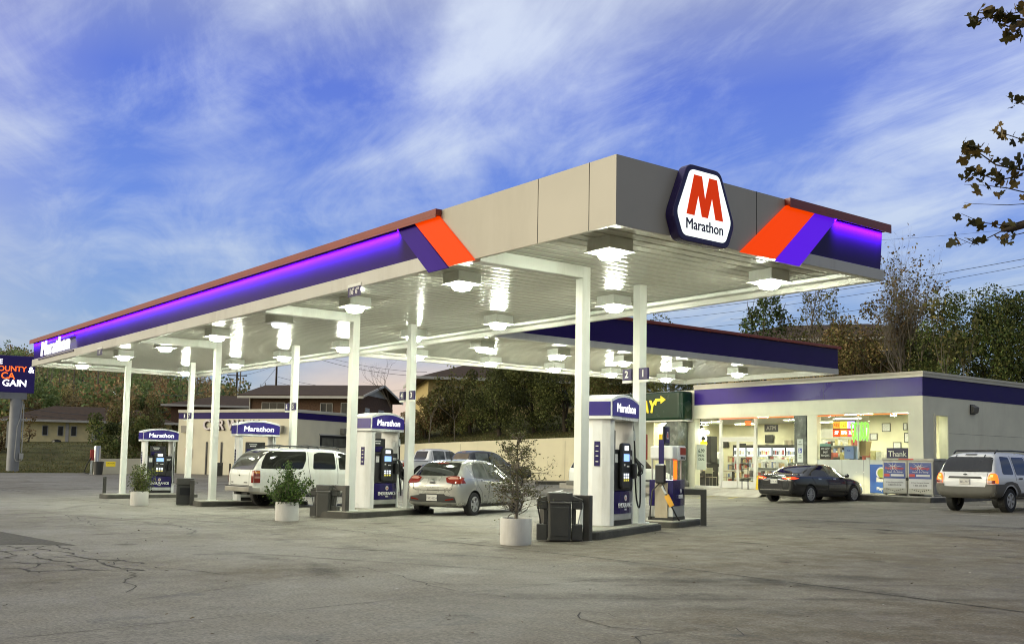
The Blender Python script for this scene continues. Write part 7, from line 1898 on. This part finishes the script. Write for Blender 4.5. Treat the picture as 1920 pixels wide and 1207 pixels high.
def bare_tree(seed, label, px, D, zb, h, r, depth, spread, leafn=0, cols=BRN, size=.16, up=.25, bark=None, kids=(2, 4), stems=1, shrink=.70):
    rng = np.random.default_rng(seed); x, y = place(px, D); segs, tips = [], []
    for s_ in range(stems):
        a = rng.uniform(0, 6.28)
        grow(rng, (rng.normal() * .15 * (stems > 1), rng.normal() * .15 * (stems > 1), -.4), (cos(a) * .16 * (stems > 1), sin(a) * .16 * (stems > 1), 1), h * rng.uniform(.30, .40), r, depth, segs, tips, spread, up, kids, shrink, .10, 4, .62)
    t = thing('tree', label, 'tree', (x, y, zb)); limbs_mesh(segs, 4).build('trunk', bark or M_BARKG, t)
    if leafn:
        tp = np.array(tips); P = tp[rng.integers(0, len(tp), leafn)] + rng.normal(size=(leafn, 3)) * .14
        pmesh('foliage', *leaves(rng, P, size, .6, .2, cols, .4)[:2], LEAF, t, cols=leaves(rng, P, size, .6, .2, cols, .4)[2])
    return t
bare_tree(5, 'small leafless tree against the dusk sky beside the number 3 plate', 733, 78, zt(733, 78) - .2, 7.6, .085, 4, .52, 0, bark=M_BARK, up=.2)
bare_tree(6, 'thin tree with few leaves before the tan apartments', 808, 70, zt(808, 70), 6.2, .06, 3, .40, 420, OLV, .2)
bare_tree(7, 'second thin leafy sapling before the tan apartments', 856, 70, zt(856, 70), 5.6, .05, 3, .36, 260, OLV, .2)
bare_tree(8, 'tall twiggy pale tree right of the canopy end', 1715, 58, zt(1715, 58), 11.0, .13, 5, .36, 1500, BRN + OLV[:2], .17, .35, kids=(3, 4), stems=3)
bare_tree(9, 'pale trunked tree with thin crown over the purple canopy', 1520, 64, zt(1520, 64), 9.8, .12, 5, .42, 1100, OLV, .18, .30, kids=(2, 4), stems=2)
bare_tree(10, 'twiggy tree between the pale tree and the canopy end', 1660, 60, zt(1660, 60), 8.6, .09, 5, .40, 1300, BRN + OLV, .17, .3, stems=3)
bare_tree(11, 'thin leaning sapling with round leaves at the right', 1800, 50, zt(1815, 56) - 1.5, 11.4, .07, 3, .30, 330, OLV, .26, .4)
bare_tree(12, 'small bare tree peeping over the red canopy crown', 1318, 88, zt(1318, 88), 8.2, .08, 4, .5, 300, BRN, .18)
bare_tree(13, 'small bare tree left of the nearest column top', 1177, 84, zt(1177, 84), 9.2, .08, 4, .5, 60, BRN, .16)
bare_tree(14, 'twiggy tree over the shop corner', 1755, 62, zt(1755, 62), 8.4, .09, 5, .42, 1000, BRN + OLV[:2], .18, .3, stems=2)
# near branches hanging in from a tree out of frame at the right
rng = np.random.default_rng(31)
t = thing('overhanging_tree', 'near tree reaching in at the right edge with dark leaves on thin twigs', 'tree', (-3.0, 8.9, G(-3, 8.9)))
o0 = np.array([-3.0, 8.9, 0.0]); segs = [([np.array([0, 0, -.3]), np.array([.05, .05, 1.6]), np.array([.0, .02, 3.2]), np.array([.1, .2, 5.4])], [.14, .12, .10, .07])]
LV = []
def rel(px, py, D):
    x, y = place(px, D); z = EYE + (851 + px * .0172 - py) / F_PX * D
    return np.array([x, y, z - G(-3, 8.9)]) - np.array([-3.0, 8.9, 0])
def branch(pts, r0, nleaf, size, jit=.03):
    P = [rel(*p) for p in pts]; segs.append((P, [r0 * (1 - .75 * i / (len(P) - 1)) for i in range(len(P))]))
    for _ in range(nleaf):
        u = rng.uniform(.1, 1) * (len(P) - 1); k = min(len(P) - 2, int(u)); LV.append((P[k] + (P[k + 1] - P[k]) * (u - k) + rng.normal(size=3) * jit, size))
D = 8.3
branch([(2000, 395, D + .3), (1950, 410, D), (1905, 425, D), (1888, 428, D)], .05, 3, .09)
branch([(1960, 400, D), (1900, 418, D), (1850, 412, D), (1812, 395, D)], .007, 12, .10, .03)
branch([(1905, 420, D), (1865, 440, D), (1835, 455, D), (1800, 440, D)], .006, 10, .10, .035)
branch([(1960, 440, D), (1930, 432, D), (1905, 438, D), (1890, 450, D)], .006, 12, .09, .03)
branch([(1990, 300, D), (1930, 310, D), (1880, 300, D), (1840, 270, D), (1822, 272, D)], .010, 40, .10, .045)
branch([(1930, 320, D), (1885, 330, D), (1850, 318, D), (1826, 308, D)], .007, 30, .095, .04)
branch([(1960, 360, D), (1900, 345, D), (1860, 340, D), (1818, 338, D)], .006, 8, .09)
branch([(1990, 260, D), (1930, 250, D), (1890, 236, D), (1868, 232, D)], .006, 12, .09)
branch([(1980, 200, D), (1925, 176, D), (1902, 164, D)], .005, 7, .08)
branch([(1990, 372, D), (1900, 378, D), (1840, 376, D), (1818, 374, D)], .004, 1, .08)
branch([(2000, 20, D), (1940, 12, D), (1880, 4, D), (1836, 16, D)], .010, 34, .11, .04)
branch([(1960, -10, D), (1905, 4, D), (1890, 25, D)], .006, 14, .10, .035)
branch([(1960, 20, D), (1930, 30, D), (1915, 42, D)], .006, 10, .11, .03)
limbs_mesh(segs, 6).build('trunk', M_BARK, t, smooth=60)
Vs, Fs_, Cs = [], [], []
for sz in sorted(set(s_ for _, s_ in LV)):
    C0 = [p for p, s_ in LV if s_ == sz]
    V_, F_, C_ = lobed(rng, C0, sz, ((.050, .046, .014), (.075, .064, .02), (.034, .032, .011), (.12, .08, .024), (.14, .10, .03)))
    Fs_.append(F_ + sum(len(v) for v in Vs)); Vs.append(V_); Cs.append(C_)
pmesh('foliage', np.vstack(Vs), np.vstack(Fs_), LEAF, t, cols=np.vstack(Cs))

# ---- wooded hill at the left: too many trees to tell apart
rng = np.random.default_rng(77)
Vs, Fs_, Cs = [], [], []; base = 0
pal = [((.055, .075, .026), (.068, .085, .03), (.045, .062, .022))] * 4 + [((.085, .070, .032), (.105, .080, .038), (.07, .06, .03))] * 4 + [((.12, .075, .036), (.095, .060, .030))] * 2 + [((.13, .105, .045), (.10, .085, .036))] * 1 + [((.035, .055, .022), (.045, .065, .026))] * 2
for i in range(2100):
    a = rng.uniform(-31, -10.5); r = 128 + 330 * rng.uniform() ** .85
    x, y = xy_at(a, r); r3 = land(a)[6]
    if r > r3 * 1.04: continue
    if a > -14.5 and r < 220: continue
    z = T(x, y); R = rng.uniform(1.8, 3.6); Hh = rng.uniform(1.0, 1.5)
    k = rng.integers(0, len(pal)); n = int(380 if r < 250 else 210)
    P, kk = crown_points(rng, n, (x, y, z + R * Hh * .9), (R, R, R * Hh), 7, .25)
    V_, F_, C_ = leaves(rng, P, .42 if r < 250 else .60, .75, .1, pal[k], .35)
    C_ = C_ * rng.uniform(2.6, 4.4)
    Vs.append(V_); Fs_.append(F_ + base); Cs.append(C_); base += len(V_)
o = pmesh('woodland', np.vstack(Vs), np.vstack(Fs_), LEAF, cols=np.vstack(Cs))
tag(o, 'mixed green and autumn brown woods covering the hill at the left', 'woods', kind='stuff')
mb = MB()
for i in range(150):
    a = rng.uniform(-30, -12); r = rng.uniform(140, 380); x, y = xy_at(a, r)
    if r > land(a)[6]: continue
    z = T(x, y); h = rng.uniform(6, 10); mb.tube([(x, y, z), (x + rng.normal() * .3, y, z + h)], [.16, .06], 4)
o = mb.build('woodland_trunk', M_BARKG); tag(o, 'pale bare trunks standing among the hill woods', 'woods', kind='stuff')
# tufts and leaf litter on the banks
pts = []
for i in range(42000):
    a = rng.uniform(-30, 8); r0, z0, r1, *_ = land(a); r = r0 + .3 + (r1 - r0) * rng.uniform() ** 1.5 * 1.1; x, y = xy_at(a, r); pts.append((x, y, T(x, y) + .06))
V_, F_, C_ = leaves(rng, pts, .13, .35, -.6, ((.11, .12, .04), (.135, .128, .046), (.18, .14, .06), (.085, .10, .032)), .3)
o = pmesh('bank_grass', V_, F_, LEAF, cols=C_); tag(o, 'rough grass and dead leaves on the banks', 'grass', kind='stuff')
